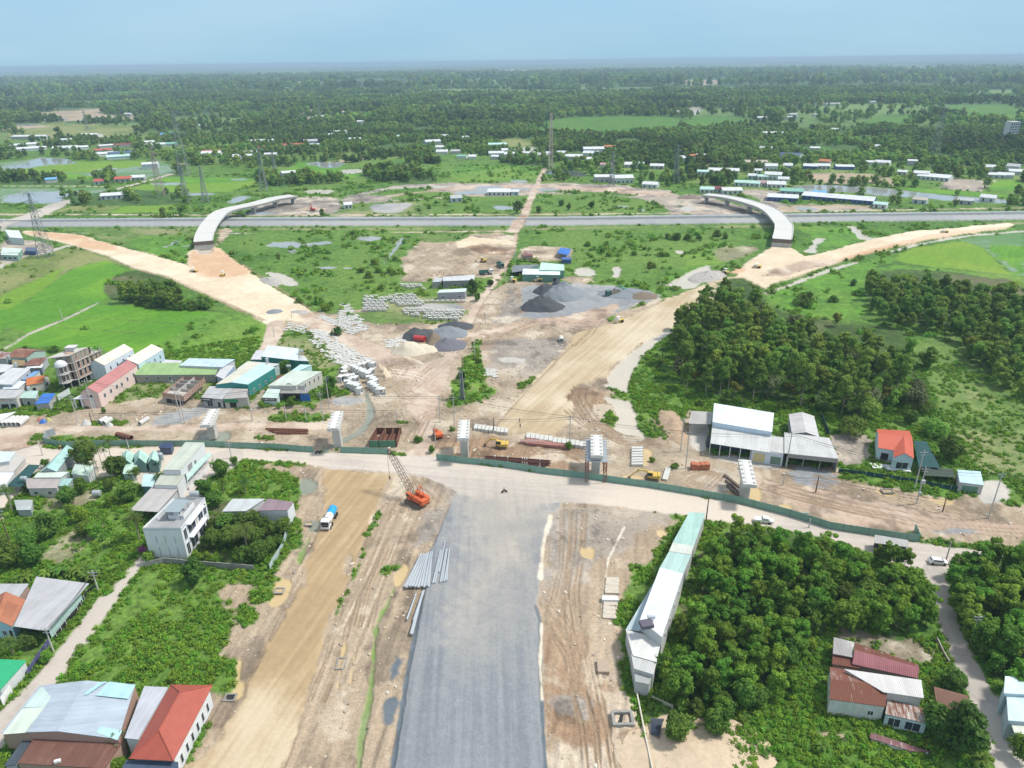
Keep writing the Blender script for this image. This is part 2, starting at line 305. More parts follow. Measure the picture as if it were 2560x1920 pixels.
PL('floor','F',[(215,640),(240,600),(290,580),(360,600),(460,650),(540,680),(440,670),(300,660)],1,2)
PL('weed','F',[(350,600),(440,640),(560,690),(470,670),(360,650)],1,2)
PL('weed','F',[(480,500),(900,495),(880,540),(870,600),(800,640),(740,680),(665,660),(590,620),(540,585),(500,555),(480,530)],1.5,4)
PL('lawn','D',[(560,180),(1260,175),(1250,310),(1200,330),(1210,410),(1000,340),(800,290),(560,220)],1.5,4)
PL('weedlt','D',[(900,230),(1250,225),(1240,300),(1200,410),(1000,340),(800,290)],1.5,4)
PL('mudgry','D',[(0,260),(150,250),(380,290),(300,330),(120,380),(0,440)],1,2)
PL('wpale','D',[(0,405),(90,385),(70,410),(0,445)],.6,1)
PL('mud','D',[(1400,190),(1480,175),(1500,200),(1430,270),(1380,300),(1400,240)],1,2)
# puddles in the left meadow
for pts in ([(1700,270),(1900,262),(1930,280),(2130,262),(2120,282),(1880,310),(1700,300)],[(1840,325),(1900,312),(1910,345),(1850,350)],[(2050,432),(2170,430),(2140,442),(2060,442)],[(1040,300),(1090,282),(1120,262),(1165,262),(1150,275),(1070,303)],[(1170,300),(1225,288),(1200,305)]):
    PL('wgrey','D',pts,.7,3)
PL('wgrey','E',[(590,295),(700,285),(820,288),(790,315),(690,325),(620,315)],.7,2)
PL('wgrey','E',[(300,530),(380,525),(450,530),(370,545)],.5,.8)
PL('wgrey','E',[(500,535),(570,533),(570,540),(510,542)],.5,.8)
LN('wgrey','E',[(820,495),(860,450),(900,400),(950,335),(990,300)],[2.5,2.5,3,5,6],.5,1.5)
PL('wpale','D',[(1690,470),(1760,460),(1860,490),(1930,545),(1850,555),(1790,510)],.5,1)
# right meadow
PL('weed','F',[(1130,495),(1660,490),(1640,540),(1560,570),(1450,600),(1420,640),(1330,620),(1240,600),(1240,560),(1130,540)],1.5,4)
PL('weedlt','G',[(1500,430),(1850,440),(1900,500),(1780,520),(1600,620),(1400,640),(1540,560),(1700,490)],1.5,3)
PL('weed','H',[(530,165),(2150,160),(1700,200),(1180,270),(900,345),(740,390),(620,405),(560,300),(530,210)],1,3)
PL('weedlt','H',[(560,180),(940,200),(1040,290),(840,350),(660,330),(700,270),(590,230)],1,3)
PL('grub','G',[(1880,390),(2000,370),(2212,370),(2100,430),(1960,490),(1880,450)],1,4)
PL('mud','G',[(330,380),(420,362),(720,375),(730,440),(700,480),(300,485),(290,440)],1,2)
PL('mud','G',[(640,600),(820,600),(940,620),(860,665),(700,650)],1,3)
for pts in ([(760,530),(900,535),(915,605),(745,598)],[(1030,525),(1125,522),(1100,612),(1045,610),(1060,570)],[(1540,395),(1610,405),(1600,425),(1550,420)],[(1380,660),(1520,655),(1500,640),(1750,560),(1740,570),(1640,680),(1560,685)]):
    PL('wpale','G',pts,.5,1)
LN('wpale','G',[(1620,670),(1700,600),(1750,560),(1800,522)],[14,13,9,3],.5,1)
LN('wpale','H',[(660,375),(690,320),(735,282)],[7,5,6],.5,1.5)
LN('wpale','H',[(970,200),(1000,235),(1060,280),(1150,285)],[6,5,7,8],.5,1.5)
# earth works and yards
PL('mud','F',[(868,560),(900,520),(1000,508),(1115,500),(1110,540),(1095,590),(1050,600),(1000,600),(860,615),(880,590)],1,3)
PL('mudred','E',[(1480,370),(1560,360),(1810,385),(1800,425),(1700,435),(1530,420)],1,3)
PL('sand','E',[(1390,340),(1450,290),(1700,310),(1850,320),(1820,360),(1500,350),(1420,390)],1,3)
PL('lawn','E',[(1050,280),(1370,270),(1500,290),(1380,330),(1150,340)],1,3)
PL('mud','F',[(560,752),(600,700),(660,668),(740,680),(870,645),(1040,640),(1120,600),(1280,620),(1440,640),(1440,720),(1310,830),(1370,940),(1480,940),(1490,870),(1500,960),(1660,1000),(1830,1010),(1920,1060),(2230,1090),(2230,1190),(2130,1195),(1830,1140),(1300,1040),(940,985),(500,965),(110,972),(40,960),(0,990),(0,905),(150,890),(260,860),(350,828),(430,872),(560,880),(700,880),(720,800),(760,790)],1,3)
PL('lawn','b',[(1580,380),(1900,370),(2212,430),(2212,610),(1700,640),(1500,620),(1280,600),(1100,620),(1060,560),(1270,520),(1500,470)],1,3)
PL('gravy','b',[(1800,440),(2212,440),(2212,510),(1780,500)],1,2)
PL('lawn','J',[(800,0),(1000,0),(1100,140),(1250,330),(1180,370),(1000,320),(900,180),(700,150),(690,90)],1,3)
PL('weed','J',[(1130,470),(1300,520),(1400,590),(1350,620),(1130,640)],1,3)
PL('gravy','J',[(1250,640),(1480,640),(1480,690),(1200,700)],1,3)
PL('mudr','F',[(395,1659),(440,1560),(425,1480),(463,1418),(499,1364),(475,1308),(445,1272),(552,1242),(612,1216),(641,1153),(635,1099),(653,1058),(638,1031),(520,1000),(860,1005),(1200,1060),(1480,1120),(1450,1150),(1345,1300),(1350,1400),(1370,1500),(1400,1600),(1400,1760),(380,1760)],1,3)
PL('mudgry','O',[(860,300),(1000,230),(1060,300),(1000,420),(900,470),(820,540),(800,480)],1,3)
PL('mudgry','Q',[(180,200),(330,160),(900,200),(880,240),(700,260),(560,420),(430,500),(300,620),(130,600),(160,350)],1,3)
PL('mudred','Q',[(120,760),(440,860),(620,860),(640,1200),(700,1400),(700,1700),(150,1700)],1,3)
PL('mudgry','Q',[(170,1210),(330,1220),(400,1290),(360,1360),(190,1370)],1,3)
PL('lawn','I',[(1040,690),(1240,480),(1900,470),(1900,600),(1480,640),(1380,640),(1000,720)],1,2)
PL('weed','I',[(820,880),(900,870),(1050,855),(1190,870),(1120,910),(850,925)],.6,2)
PL('weed','I',[(290,1000),(340,980),(420,990),(420,1050),(290,1040)],.6,2)
PL('weed','I',[(480,1000),(1000,1010),(1080,1030),(1000,1050),(500,1045)],.6,3)
PL('gravy','I',[(1380,840),(1850,720),(1880,760),(1640,880),(1420,900)],1,3)
PL('mudgry','J',[(460,640),(620,540),(640,560),(540,700),(560,760),(400,780)],1,2)
PL('weed','J',[(620,860),(700,790),(940,800),(1190,790),(1190,850),(960,860)],1,3)
PL('weed','J',[(480,990),(720,1000),(720,1050),(500,1040)],.6,2)
PL('weed','J',[(1780,850),(1940,860),(1960,880),(1830,880)],.5,1)
LN('wgreen','J',[(1520,570),(1560,700),(1570,820),(1520,900),(1460,960),(1180,1100),(1150,1140)],[1,1.6,2,2.2,1.8,1.6,1.4],.4,.8)
PL('wgreen','J',[(0,960),(60,940),(290,945),(270,1045),(0,1045)],.4,.6)
PL('weedlt','K',[(590,90),(660,110),(640,300),(700,450),(820,510),(650,580),(500,630),(340,630),(400,500),(480,330),(550,230)],.8,2)
PL('weed','K',[(1640,640),(1720,700),(1720,780),(1620,740)],.6,2)
PL('weed','K',[(880,480),(960,440),(1100,340),(1090,390),(990,480)],.6,2)
PL('mudgry','K',[(660,100),(1300,60),(1330,150),(1200,280),(1000,400),(860,370),(660,290)],1,4)
PL('pave','K',[(760,225),(1000,235),(990,285),(750,270)],.5,1)
PL('mudgry','G',[(200,660),(290,680),(350,940),(100,1000),(180,800)],1,4)
PL('gravy','G',[(290,700),(500,660),(1000,670),(1250,720),(1420,770),(1200,860),(1060,900),(1000,960),(860,1020),(720,910),(350,945),(330,830)],1,3)
PL('weed','G',[(1170,850),(1300,805),(1330,815),(1190,870)],.6,1.5)
PL('weed','G',[(1000,930),(1060,905),(1080,920),(1060,960),(1010,965)],.6,1)
PL('lane','G',[(-100,1080),(0,1050),(350,950),(720,920),(1100,800),(1130,830),(1000,950),(860,1030),(600,990),(350,1000),(0,1085)],.6,2)
# sand roads
PL('sand','F',[(50,499),(141,504),(188,511),(235,528),(309,545),(406,573),(403,550),(420,536),(460,533),(490,550),(538,587),(588,623),(658,664),(743,718),(813,746),(878,771),(930,790),(830,820),(813,782),(731,733),(672,697),(618,694),(591,712),(572,700),(537,677),(464,647),(403,620),(356,597),(286,580),(235,556),(148,529),(54,506)],.6,1.0,0)
LN('lane','F',[(597,700),(592,722),(578,748),(556,768)],[9,8,6,4])
PL('sandr','D',[(150,203),(420,215),(560,235),(700,290),(760,330),(600,330),(440,288),(300,240)],1.5,4)
PL('sandr','D',[(1200,350),(1370,300),(1460,350),(1600,460),(1580,490),(1380,515),(1290,480),(1210,400)],1.2,3)
PL('wpale','D',[(1260,315),(1360,308),(1365,345),(1270,355)],.5,1)
PL('lane','F',[(658,664),(743,718),(813,746),(878,771),(930,800),(860,830),(813,782),(731,733),(640,690)],1,2)
PL('tanr','F',[(1066,930),(1099,886),(1137,840),(1178,801),(1233,741),(1228,745),(1245,719),(1275,711),(1332,694),(1379,673),(1447,645),(1502,623),(1578,596),(1642,607),(1640,640),(1480,690),(1441,717),(1383,744),(1323,790),(1299,815),(1247,829),(1239,862),(1233,900),(1200,944),(1137,941)],.8,1.5,0)
PL('sand','F',[(1560,606),(1591,595),(1606,571),(1668,533),(1701,533),(1739,554),(1775,548),(1822,534),(1882,518),(1971,500),(2060,493),(2179,482),(2194,487),(2164,496),(2060,509),(1956,527),(1903,539),(1808,569),(1722,598),(1650,625),(1600,640),(1560,630)],.8,1.2,0)
PL('sandr','H',[(840,440),(1170,340),(1600,240),(2100,195),(2050,215),(1700,262),(1200,362),(850,462)],1,2)
PL('lane','H',[(230,560),(370,520),(560,450),(830,430),(840,465),(560,530),(400,570)],1.2,3)
PL('sandr','H',[(60,530),(150,490),(210,515),(110,545)],1,2)
LN('wpale','H',[(340,680),(600,585),(800,510),(990,455)],[3,3.5,4,3],.4,1)
LN('wpale','H',[(1240,380),(1330,355),(1500,310),(1800,260),(2212,225)],[4,5,4,4,3],.4,1)
LN('weed','H',[(1250,385),(1340,370),(1500,325),(1800,275),(2212,240)],[4,4,4,4,4],.4,1.5)
# right-hand meadow and paddies
PL('weedlt','H',[(330,690),(720,560),(1000,460),(1240,390),(1330,460),(1100,490),(1050,600),(1100,800),(1000,880),(700,860),(350,760)],1,3)
PL('paddyy','H',[(1270,430),(1330,370),(1500,330),(1800,290),(1950,380),(2130,545),(1800,510),(1500,480),(1350,460)],1,1.5,0)
PL('paddyw','H',[(1720,285),(2212,235),(2212,360),(1920,345)],1,1.5,0)
PL('paddyw','H',[(1930,355),(2250,375),(2250,560),(2130,545)],1,1.5,0)
PL('paddy','H',[(2000,330),(2300,330),(2300,540),(2130,540),(1960,380)],2,6,0)
PL('weedlt','H',[(1280,470),(1500,490),(2130,550),(2212,560),(2212,600),(1800,560),(1100,510)],1,1.5)
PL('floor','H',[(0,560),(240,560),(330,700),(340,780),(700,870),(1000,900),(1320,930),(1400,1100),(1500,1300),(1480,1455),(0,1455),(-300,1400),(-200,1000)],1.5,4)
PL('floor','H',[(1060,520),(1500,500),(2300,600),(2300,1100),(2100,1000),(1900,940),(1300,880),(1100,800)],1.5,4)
PL('lawn','H',[(1440,1000),(1700,980),(1900,1100),(2212,1200),(2400,1500),(2400,1800),(1700,1800),(1600,1480),(1560,1250),(1480,1180)],1.5,5)
LN('floor','H',[(1600,1240),(1900,1250),(2212,1290)],4,1,1)
PL('lawn','L',[(1700,240),(2300,280),(2300,900),(2000,850),(1900,700),(1880,500),(1760,380)],1.5,5)
PL('weed','F',[(1350,830),(1420,740),(1470,740),(1500,860),(1490,880),(1390,890),(1350,870)],1,3)
PL('weed','K',[(1780,400),(2100,60),(2212,60),(2300,600),(2212,680),(2100,680),(1900,620),(1800,500)],1,3)
PL('weed','K',[(1850,640),(1970,680),(1980,780),(1930,850),(1870,790)],.6,1.5)
LN('wpale','K',[(2120,30),(1980,120),(1860,220),(1760,330),(1720,420),(1760,490)],[4.5,5.5,6.5,8,8,4],.4,.7)
PL('wpale','K',[(1580,455),(1640,425),(1740,410),(1790,470),(1780,500),(1720,490)],.4,1)
LN('wpale','K',[(1640,560),(1760,600),(1790,700),(1800,780),(1830,850)],[4,7,6,8,9],.4,.7)
PL('mudred','K',[(1350,510),(1440,470),(1620,540),(1600,600),(1500,620),(1390,590)],.8,3)
PL('mudred','K',[(230,860),(560,830),(1000,900),(1480,940),(1500,1150),(1100,1100),(600,1040),(300,1010)],1,3)
PL('mudgry','c',[(760,1280),(960,1260),(1000,1440),(900,1470),(700,1420)],.8,3)
PL('pave','c',[(750,1090),(1200,1120),(1460,1180),(1440,1230),(1150,1200),(780,1120)],.4,.5)
PL('pave','c',[(620,800),(800,800),(790,960),(760,1080),(640,1060),(600,950)],.5,1)
PL('mudgry','L',[(1110,580),(1340,620),(1350,800),(1140,790),(1100,700)],.6,2)
PL('gravy','L',[(900,780),(1140,840),(1100,920),(860,890)],.6,2)
PL('pave','L',[(1980,860),(2110,880),(2110,1000),(1950,1010)],.6,1)
PL('weed','L',[(1150,845),(1260,850),(1460,905),(1430,925),(1160,870)],.5,1)
PL('weed','L',[(1640,930),(1800,950),(1830,980),(1650,960)],.5,1.5)
PL('weedlt','L',[(2100,870),(2300,870),(2300,950),(2120,920)],.5,1.5)
PL('lane','L',[(700,860),(1000,940),(1500,1040),(2300,1130),(2300,1180),(1900,1190),(1500,1180),(1200,1110),(860,1010),(720,920)],1,3)
PL('gravy','L',[(1620,1150),(1900,1140),(1960,1180),(1750,1210)],.8,2)
PL('lane','I',[(-300,910),(500,905),(1500,905),(2250,880),(2250,940),(1400,950),(700,950),(450,930),(260,1000),(-300,1000)],.7,1.5)
PL('lane','J',[(0,880),(1180,870),(1160,930),(700,925),(0,935)],.7,1.5)
PL('lane','F',[(-200,1020),(-200,900),(0,926),(61,929),(54,952),(77,960),(112,969),(90,985),(0,1000)],.7,1)
PL('lane','F',[(1115,495),(1124,492),(1114,541),(1094,585),(1070,618),(1048,648),(1018,705),(999,738),(979,774),(965,820),(949,864),(932,925),(928,985),(860,995),(898,966),(900,920),(880,870),(870,830),(905,790),(960,770),(1000,705),(1030,655),(1058,610),(1080,580),(1100,541),(1108,500)],.6,1.2,0)
LN('lane','F',[(1107,500),(1131,469),(1142,440),(1153,415),(1167,385),(1176,364)],[10,8,7,6,6,5],.6,.8)
for pts,wd,kd in (([(640,470),(560,560),(480,660)],2,'mudred'),([(1990,470),(1600,840),(1480,1000),(1350,1160)],1.6,'mudred')):
    pass
def TR(kd, t, pts, n=4, gap=1.6, w=.42):
    g = PP(t, pts)[:, :2]; rr_ = random.Random(len(LY))
    for i in range(n):
        o = (i-(n-1)/2)*gap+rr_.uniform(-.5,.5); q = []
        for j in range(len(g)):
            d = g[min(j+1,len(g)-1)]-g[max(j-1,0)]; d = d/(np.hypot(*d)+1e-9); q.append(g[j]+np.array([d[1],-d[0]])*(o+rr_.uniform(-.3,.3)))
        LY.append((kd, 'W', None, q, w, .25, .34, 0))
for kd,t,pts,n,gap in (('rut','Q',[(110,700),(220,830),(330,1000),(390,1250),(430,1450),(460,1700)],6,1.3),('rut','Q',[(330,180),(320,400),(280,650),(300,850),(360,1100)],5,1.2),('rut','Q',[(260,170),(250,500),(200,720),(110,690)],3,1.4),('pale','Q',[(600,270),(540,380),(500,460),(490,560)],1,2),('rut','K',[(640,470),(560,540),(380,640),(200,700),(90,900)],4,1.5),('rut','K',[(0,420),(130,440),(260,330),(360,250)],6,1.5),
  ('rut','J',[(1640,560),(1760,470),(1850,360),(1990,330)],6,1.6),('rut','J',[(1700,350),(1780,480),(1900,620),(1990,640)],5,1.6),('rut','J',[(1780,600),(1900,560),(2010,480)],5,1.5),('pale','J',[(1750,400),(1950,430),(2080,470)],3,2.2),('rut','E',[(1590,1080),(1800,1060),(2050,960)],4,1.6),('mudred','E',[(1640,800),(1560,960),(1440,1130),(1360,1210)],3,1.8),('rut','G',[(730,1180),(860,1060),(940,960)],3,1.5),
  ('rut','K',[(1360,640),(1500,760),(1760,880),(2100,920)],5,1.5),('rut','K',[(1400,560),(1500,720),(1700,860),(2000,900)],4,1.5),('rut','L',[(700,900),(900,960),(1250,1040),(1700,1130),(2200,1170)],4,1.8),('rut','L',[(1000,880),(1300,930),(1600,1000),(1900,1060)],6,1.6),('rut','c',[(560,1290),(700,1240),(860,1280),(740,1400),(560,1340)],4,1.2),('rut','K',[(560,880),(900,930),(1300,960),(1480,1040)],5,1.3),
  ('rut','O',[(870,110),(700,300),(640,420),(520,640),(440,900),(390,1100),(300,1300)],5,1.4),('rut','O',[(790,260),(700,480),(600,720),(560,900)],6,1.1),('pale','O',[(780,300),(660,560),(520,900)],2,4),('rut','O',[(420,70),(560,60),(720,90)],4,1.4),('rut','O',[(860,110),(950,160),(1010,220)],3,1.5),
  ('rut','O',[(655,220),(600,390),(550,560),(480,700),(415,830),(365,1000),(305,1180),(262,1330),(190,1530),(140,1680)],2,1.0),('rut','N',[(2212,180),(2100,330),(1960,610),(1820,880),(1800,1000),(1650,1290),(1480,1560)],2,1.0),('rut','K',[(740,780),(860,650),(1000,490),(1150,350),(1350,130)],1,1),('rut','G',[(730,1060),(880,1020),(1080,965),(1250,890),(1450,800)],1,1),
  ('rut','D',[(440,290),(700,372),(850,442),(1060,492),(1380,642),(1700,782)],2,.9),('rut','D',[(560,238),(920,338),(1210,422)],1,1),('rut','D',[(1470,350),(1640,470),(1990,700)],2,1),('rut','H',[(230,600),(560,565),(850,462),(1170,362),(1700,262)],2,1.2),('rut','E',[(1900,230),(1850,420),(1760,600),(1620,800),(1520,1010)],1,1),('rut','E',[(1050,380),(1300,400),(1500,480),(1400,560),(1000,620)],5,2.2),('rut','E',[(960,470),(1200,470),(1450,500)],4,2),('rut','c',[(280,760),(350,860),(460,880),(520,1000)],5,1.2)): TR(kd,t,pts,n,gap)
# puddles by the piers
for t,pts in (('K',[(370,1000),(430,990),(500,1010),(500,1040),(380,1035)]),('K',[(1900,960),(1970,955),(1990,1060),(1930,1090),(1890,1075)]),('K',[(1780,1160),(1900,1170),(1950,1190),(1940,1225),(1770,1200)]),
   ('c',[(930,1450),(1000,1440),(1100,1360),(1240,1400),(1270,1530),(1200,1545),(1040,1510),(940,1480)]),('c',[(1440,1560),(1520,1550),(1550,1595),(1480,1600)]),
   ('L',[(1360,925),(1420,920),(1480,950),(1450,970),(1380,950)]),('L',[(1650,975),(1800,985),(1820,1030),(1680,1005)]),
   ('Q',[(340,400),(430,395),(440,450),(350,455)]),('Q',[(800,280),(860,290),(840,330),(800,320)]),
   ('N',[(1960,180),(2040,140),(2120,150),(2110,230),(2080,310),(1990,350),(1940,330)]),('N',[(1680,840),(1730,730),(1770,740),(1750,830),(1780,920),(1760,1000),(1690,1025),(1640,990)]),
   ('O',[(750,600),(790,540),(830,560),(820,640),(760,690),(735,640)]),('O',[(440,1000),(490,960),(500,1010),(470,1090),(445,1080)]),('O',[(440,1130),(470,1110),(455,1230),(430,1230)]),('O',[(500,1200),(540,980),(550,1000),(515,1210)])):
    PL('wtan',t,pts,.3,.8)
PL('wgreen','O',[(225,130),(250,95),(320,100),(330,150),(290,180),(235,185)],.4,.8)
PL('wgreen','O',[(270,330),(330,310),(360,350),(330,390),(280,385)],.4,.8)
PL('algae','O',[(230,480),(290,400),(300,440),(240,560),(220,560)],.4,.8)
LN('algae','O',[(745,690),(700,790),(650,880),(635,990),(625,1150),(610,1290)],[.8,.9,1.2,1.3,1.2,1.3],.3,.7)
LN('algae','O',[(610,1290),(585,1400),(565,1500),(550,1700)],[1.1,1.2,1.5,1.6],.3,.6)
# roads of the foreground
PL('tan','F',[(410,1760),(410,1649),(472,1600),(490,1560),(531,1506),(537,1477),(579,1394),(623,1305),(657,1266),(661,1218),(677,1162),(701,1106),(709,1074),(697,1034),(705,1014),(842,1026),(818,1082),(794,1150),(774,1218),(746,1274),(721,1327),(701,1395),(677,1467),(661,1527),(633,1607),(610,1659),(580,1760)],.5,1,0)
PL('mudr','O',[(470,520),(520,480),(540,600),(500,650),(455,620)],.6,1)
PL('gravel','F',[(835,1760),(846,1659),(858,1587),(874,1495),(890,1395),(916,1275),(928,1194),(954,1134),(974,1086),(985,1060),(1215,1080),(1211,1094),(1191,1114),(1175,1174),(1167,1254),(1159,1311),(1169,1395),(1167,1475),(1179,1659),(1182,1760)],.35,.5,0)
PL('road','F',[(-200,1060),(-200,985),(0,985),(77,960),(112,969),(430,966),(518,966),(432,964),(678,977),(734,978),(840,982),(928,985),(943,987),(1055,1005),(1173,1023),(1301,1037),(1382,1050),(1469,1064),(1532,1078),(1682,1106),(1832,1138),(1945,1166),(2132,1190),(2260,1196),(2260,1262),(2100,1240),(2010,1235),(1960,1230),(1870,1195),(1760,1158),(1640,1135),(1540,1124),(1470,1112),(1290,1088),(1190,1088),(1090,1085),(1000,1070),(925,1034),(880,1025),(840,1020),(713,1011),(619,999),(516,993),(400,1000),(200,1100),(0,1130)],.5,.8,0)
PL('roadg','F',[(960,1040),(1215,1062),(1190,1100),(1150,1180),(1130,1290),(1060,1320),(985,1370),(970,1300),(1010,1200),(1000,1110)],11,5)
LN('road','F',[(150,1060),(330,1000),(480,1010),(550,960)],[3,3,3,3])
for kd_,pt_ in (('edge',[(1505,790),(1530,870),(1532,1200),(1545,1450),(1562,1700)]),('edge',[(905,700),(850,980),(815,1150),(770,1450),(735,1659)])): LN(kd_,'O',pt_,.9,.25,.25)
LN('pale','O',[(1590,300),(1550,440),(1530,640)],1.0,.3,.4); LN('pale','O',[(1538,880),(1530,1100),(1540,1290)],.5,.2,.3); PL('edge','O',[(740,1060),(790,1050),(770,1150),(720,1200)],.6,1.5); PL('edge','O',[(700,1280),(770,1250),(740,1380),(700,1430),(690,1340)],.6,1.5)
LN('path','M',[(1640,190),(1500,330),(1400,450),(1330,520)],[11,10,7,5],.35,.12)
LN('path','N',[(1020,0),(930,100),(830,220),(700,400),(560,600),(330,880),(150,1060),(-100,1350)],[4.2,4.4,4.6,5,5.2,5.6,6,6.5],.35,.12)
LN('path','R',[(1000,520),(1040,650),(1080,800),(1140,960),(1230,1150),(1330,1380),(1420,1560),(1500,1750)],[5,4.6,4.6,4.8,5,5.6,6,6.5],.35,.12)
# foreground green
PL('weed','F',[(128,1480),(230,1330),(330,1235),(330,1210),(500,1215),(545,1240),(465,1270),(485,1310),(500,1365),(463,1418),(440,1470),(280,1480)],.7,2)
PL('weed','F',[(430,1060),(490,1000),(640,1030),(652,1060),(640,1090),(560,1070),(480,1090)],.7,2)
PL('floor','F',[(430,1090),(520,1080),(640,1110),(640,1160),(600,1225),(440,1215),(330,1210),(400,1150)],.7,2)
PL('weed','F',[(0,1090),(100,1000),(330,1040),(310,1180),(240,1280),(190,1260),(100,1240),(-50,1250)],.7,3)
PL('grub','M',[(330,900),(450,820),(620,660),(760,700),(560,860),(420,1000)],.8,4)
PL('grub','M',[(300,440),(480,480),(700,380),(740,300),(740,480),(560,580),(380,560)],.8,3)
LN('weed','N',[(1960,0),(1920,160),(1880,260)],6,.6,2)
for x_,y_,w_ in ((1790,400,3),(1520,830,8),(1650,800,3),(1610,890,5)): LN('weed','N',[(x_,y_-25),(x_+20,y_+25)],w_,.5,1.5)
LN('weed','O',[(690,600),(720,580),(770,570)],3,.5,1); LN('weed','O',[(600,400),(660,300)],2.5,.5,1.5)
LN('weed','O',[(430,830),(500,690),(560,560),(580,480)],1.2,.5,1)
PL('weed','Q',[(950,220),(900,330),(740,560),(700,640),(640,760),(590,740),(590,640),(640,560),(620,480),(760,500),(860,300)],.6,2)
PL('weed','Q',[(1075,250),(1200,280),(1300,400),(1300,700),(1700,900),(1700,1300),(1500,1500),(1250,1660),(1180,1560),(1000,1480),(860,1480),(880,1320),(760,1230),(850,1000),(960,600)],.6,2)
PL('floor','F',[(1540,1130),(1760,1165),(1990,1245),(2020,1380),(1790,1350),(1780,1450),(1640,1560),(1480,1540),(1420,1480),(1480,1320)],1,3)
PL('mud','Q',[(850,1500),(960,1480),(1080,1500),(1200,1600),(1230,1700),(780,1700)],.6,1.5)
PL('lawn','Q',[(690,1250),(880,1310),(840,1500),(790,1700),(760,1700)],.3,.5)
PL('mud','Q',[(740,1400),(850,1420),(800,1700),(765,1700),(725,1480)],.4,2)
PL('weed','R',[(0,1150),(380,1350),(600,1450),(1000,1560),(1330,1700),(-100,1700)],.6,2)
PL('mud','R',[(240,1460),(340,1440),(480,1450),(520,1500),(420,1500)],.6,1.5)
PL('grub','R',[(400,830),(560,830),(1020,930),(1060,1000),(1010,1140),(900,1100),(540,940),(410,920)],.6,2)
PL('floor','R',[(1060,520),(1521,400),(1521,1130),(1420,1130),(1290,1130),(1150,800)],.6,2)
PL('pave','R',[(1230,1200),(1420,1260),(1500,1560),(1480,1700)],.6,1)
print('layers', len(LY))
LYW = []
for (kd, sh, t, pts, w, soft, nz, ch) in LY:
    g = PP(t, pts)[:, :2] if t else np.array(pts)
    if sh == 'W': sh = 'l'
    if ch: g = chaikin(g, ch)
    LYW.append((kd, sh, g, w, soft, nz))
ROADK = {'asph','median','gravel','road','path','sand','tan','tanr','sandr','pave'}
def terrain(X, Y, full=True):
    """everything about the ground at points X, Y"""
    R = np.hypot(X, Y)
    n2 = fbm(X, Y, 2.2, 3, 1); n8 = fbm(X, Y, 9, 3, 2); n40 = fbm(X, Y, 45, 4, 3); n300 = fbm(X, Y, 330, 4, 4)
    n14 = fbm(X, Y, 11, 5, 15)
    wob = (n8-.5)*2.2+(n2-.5)*1.6+(fbm(X, Y, 28, 3, 5)-.5)*2.0
    N = len(X)
    tree = np.zeros(N); weed = np.zeros(N); hgt = np.zeros(N); det = np.zeros((N,3)); col = np.zeros((N,3)); reg = np.zeros(N, int)
    tree[:] = 0
    mix8 = np.clip((n8*.4+n2*.35+fbm(X, Y, .8, 2, 6)*.25-.5)*3.4+.5, 0, 1)
    def kcol(kd, idx):
        k = K[kd]; a, b, c = (np.array(q) for q in k[:3])
        m = mix8[idx]
        if k[11] is not None and k[10] != 'water':
            ca, sa = math.cos(k[11]), math.sin(k[11]); x = X[idx]; y = Y[idx]
            u = x*ca+y*sa; v = -x*sa+y*ca
            st = vn(u/26, v/.9, 7)*.6+vn(u/14, v/.45, 8)*.4
            m = m*.35+np.clip((st-.5)*2.2+.5, 0, 1)*.65
        broad = n40[idx]
        if kd[:3] == 'mud' or kd in ('lane','grub'):
            f = n14[idx]; cc0 = sst(.56, .66, f)[:,None]; cc1 = sst(.42, .32, f)[:,None]; a = a[None]*(1-.38*cc0); b = b[None]*(1-.38*cc0); pl = np.array([.70,.61,.48])[None]; a = a*(1-cc1*.7)+pl*cc1*.7; b = b*(1-cc1*.5)+pl*cc1*.5
            q = sst(1-k[3]-.16, 1-k[3]+.10, broad+(m-.5)*.3)[:,None]; cc = a*m[:,None]+b*(1-m[:,None]); return cc*(1-q*.6)+c[None]*q*.6
        if kd in ('forest','forlt','weed'): broad = broad*.5+n300[idx]*.5
        q = sst(1-k[3]-.16, 1-k[3]+.10, broad+(m-.5)*.12)
        cc = a[None]*m[:,None]+b[None]*(1-m[:,None])
        return cc*(1-q[:,None])+c[None]*q[:,None]
    allidx = np.arange(N)
    def put(kd, w, idx):
        k = K[kd]
        if full:
            col[idx] = col[idx]*(1-w[:,None])+kcol(kd, idx)*w[:,None]
            det[idx] = det[idx]*(1-w[:,None])+np.array([k[4],k[5],k[6]])[None]*w[:,None]
            hh = HB.get(kd, 0)+(k[7]*((n2[idx]-.5)*1.4+(n8[idx]-.5)*1.2) if k[7] else 0)
            if k[11] is not None and k[7] > .1:
                ca, sa = math.cos(k[11]), math.sin(k[11]); u = X[idx]*ca+Y[idx]*sa; v = -X[idx]*sa+Y[idx]*ca
                hh = hh+(vn(u/20+n40[idx]*3, v/1.1+n40[idx]*5, 9)-.5)*.45
            hgt[idx] = hgt[idx]*(1-w)+hh*w
        tree[idx] = tree[idx]*(1-w)+k[8]*w; weed[idx] = weed[idx]*(1-w)+k[9]*w
        r_ = np.nonzero(w > .5)[0]; reg[idx[r_]] = NAMES.index(k[10])
    one = np.ones(N)
    put('weed', one, allidx)
    far = sst(900, 1300, R+(n300-.5)*500)
    put('forest', far, allidx)
    for (kd, sh, g, w, soft, nz) in LYW:
        m = soft+nz*2+2
        s = sd_poly(X, Y, g, m) if sh == 'p' else sd_line(X, Y, g, w, m)
        idx = np.nonzero(s > -m)[0]
        if len(idx) == 0: continue
        ww = sst(-soft, soft, s[idx]+wob[idx]*nz)
        z = np.nonzero(ww > 0)[0]
        if len(z): put(kd, ww[z], idx[z])
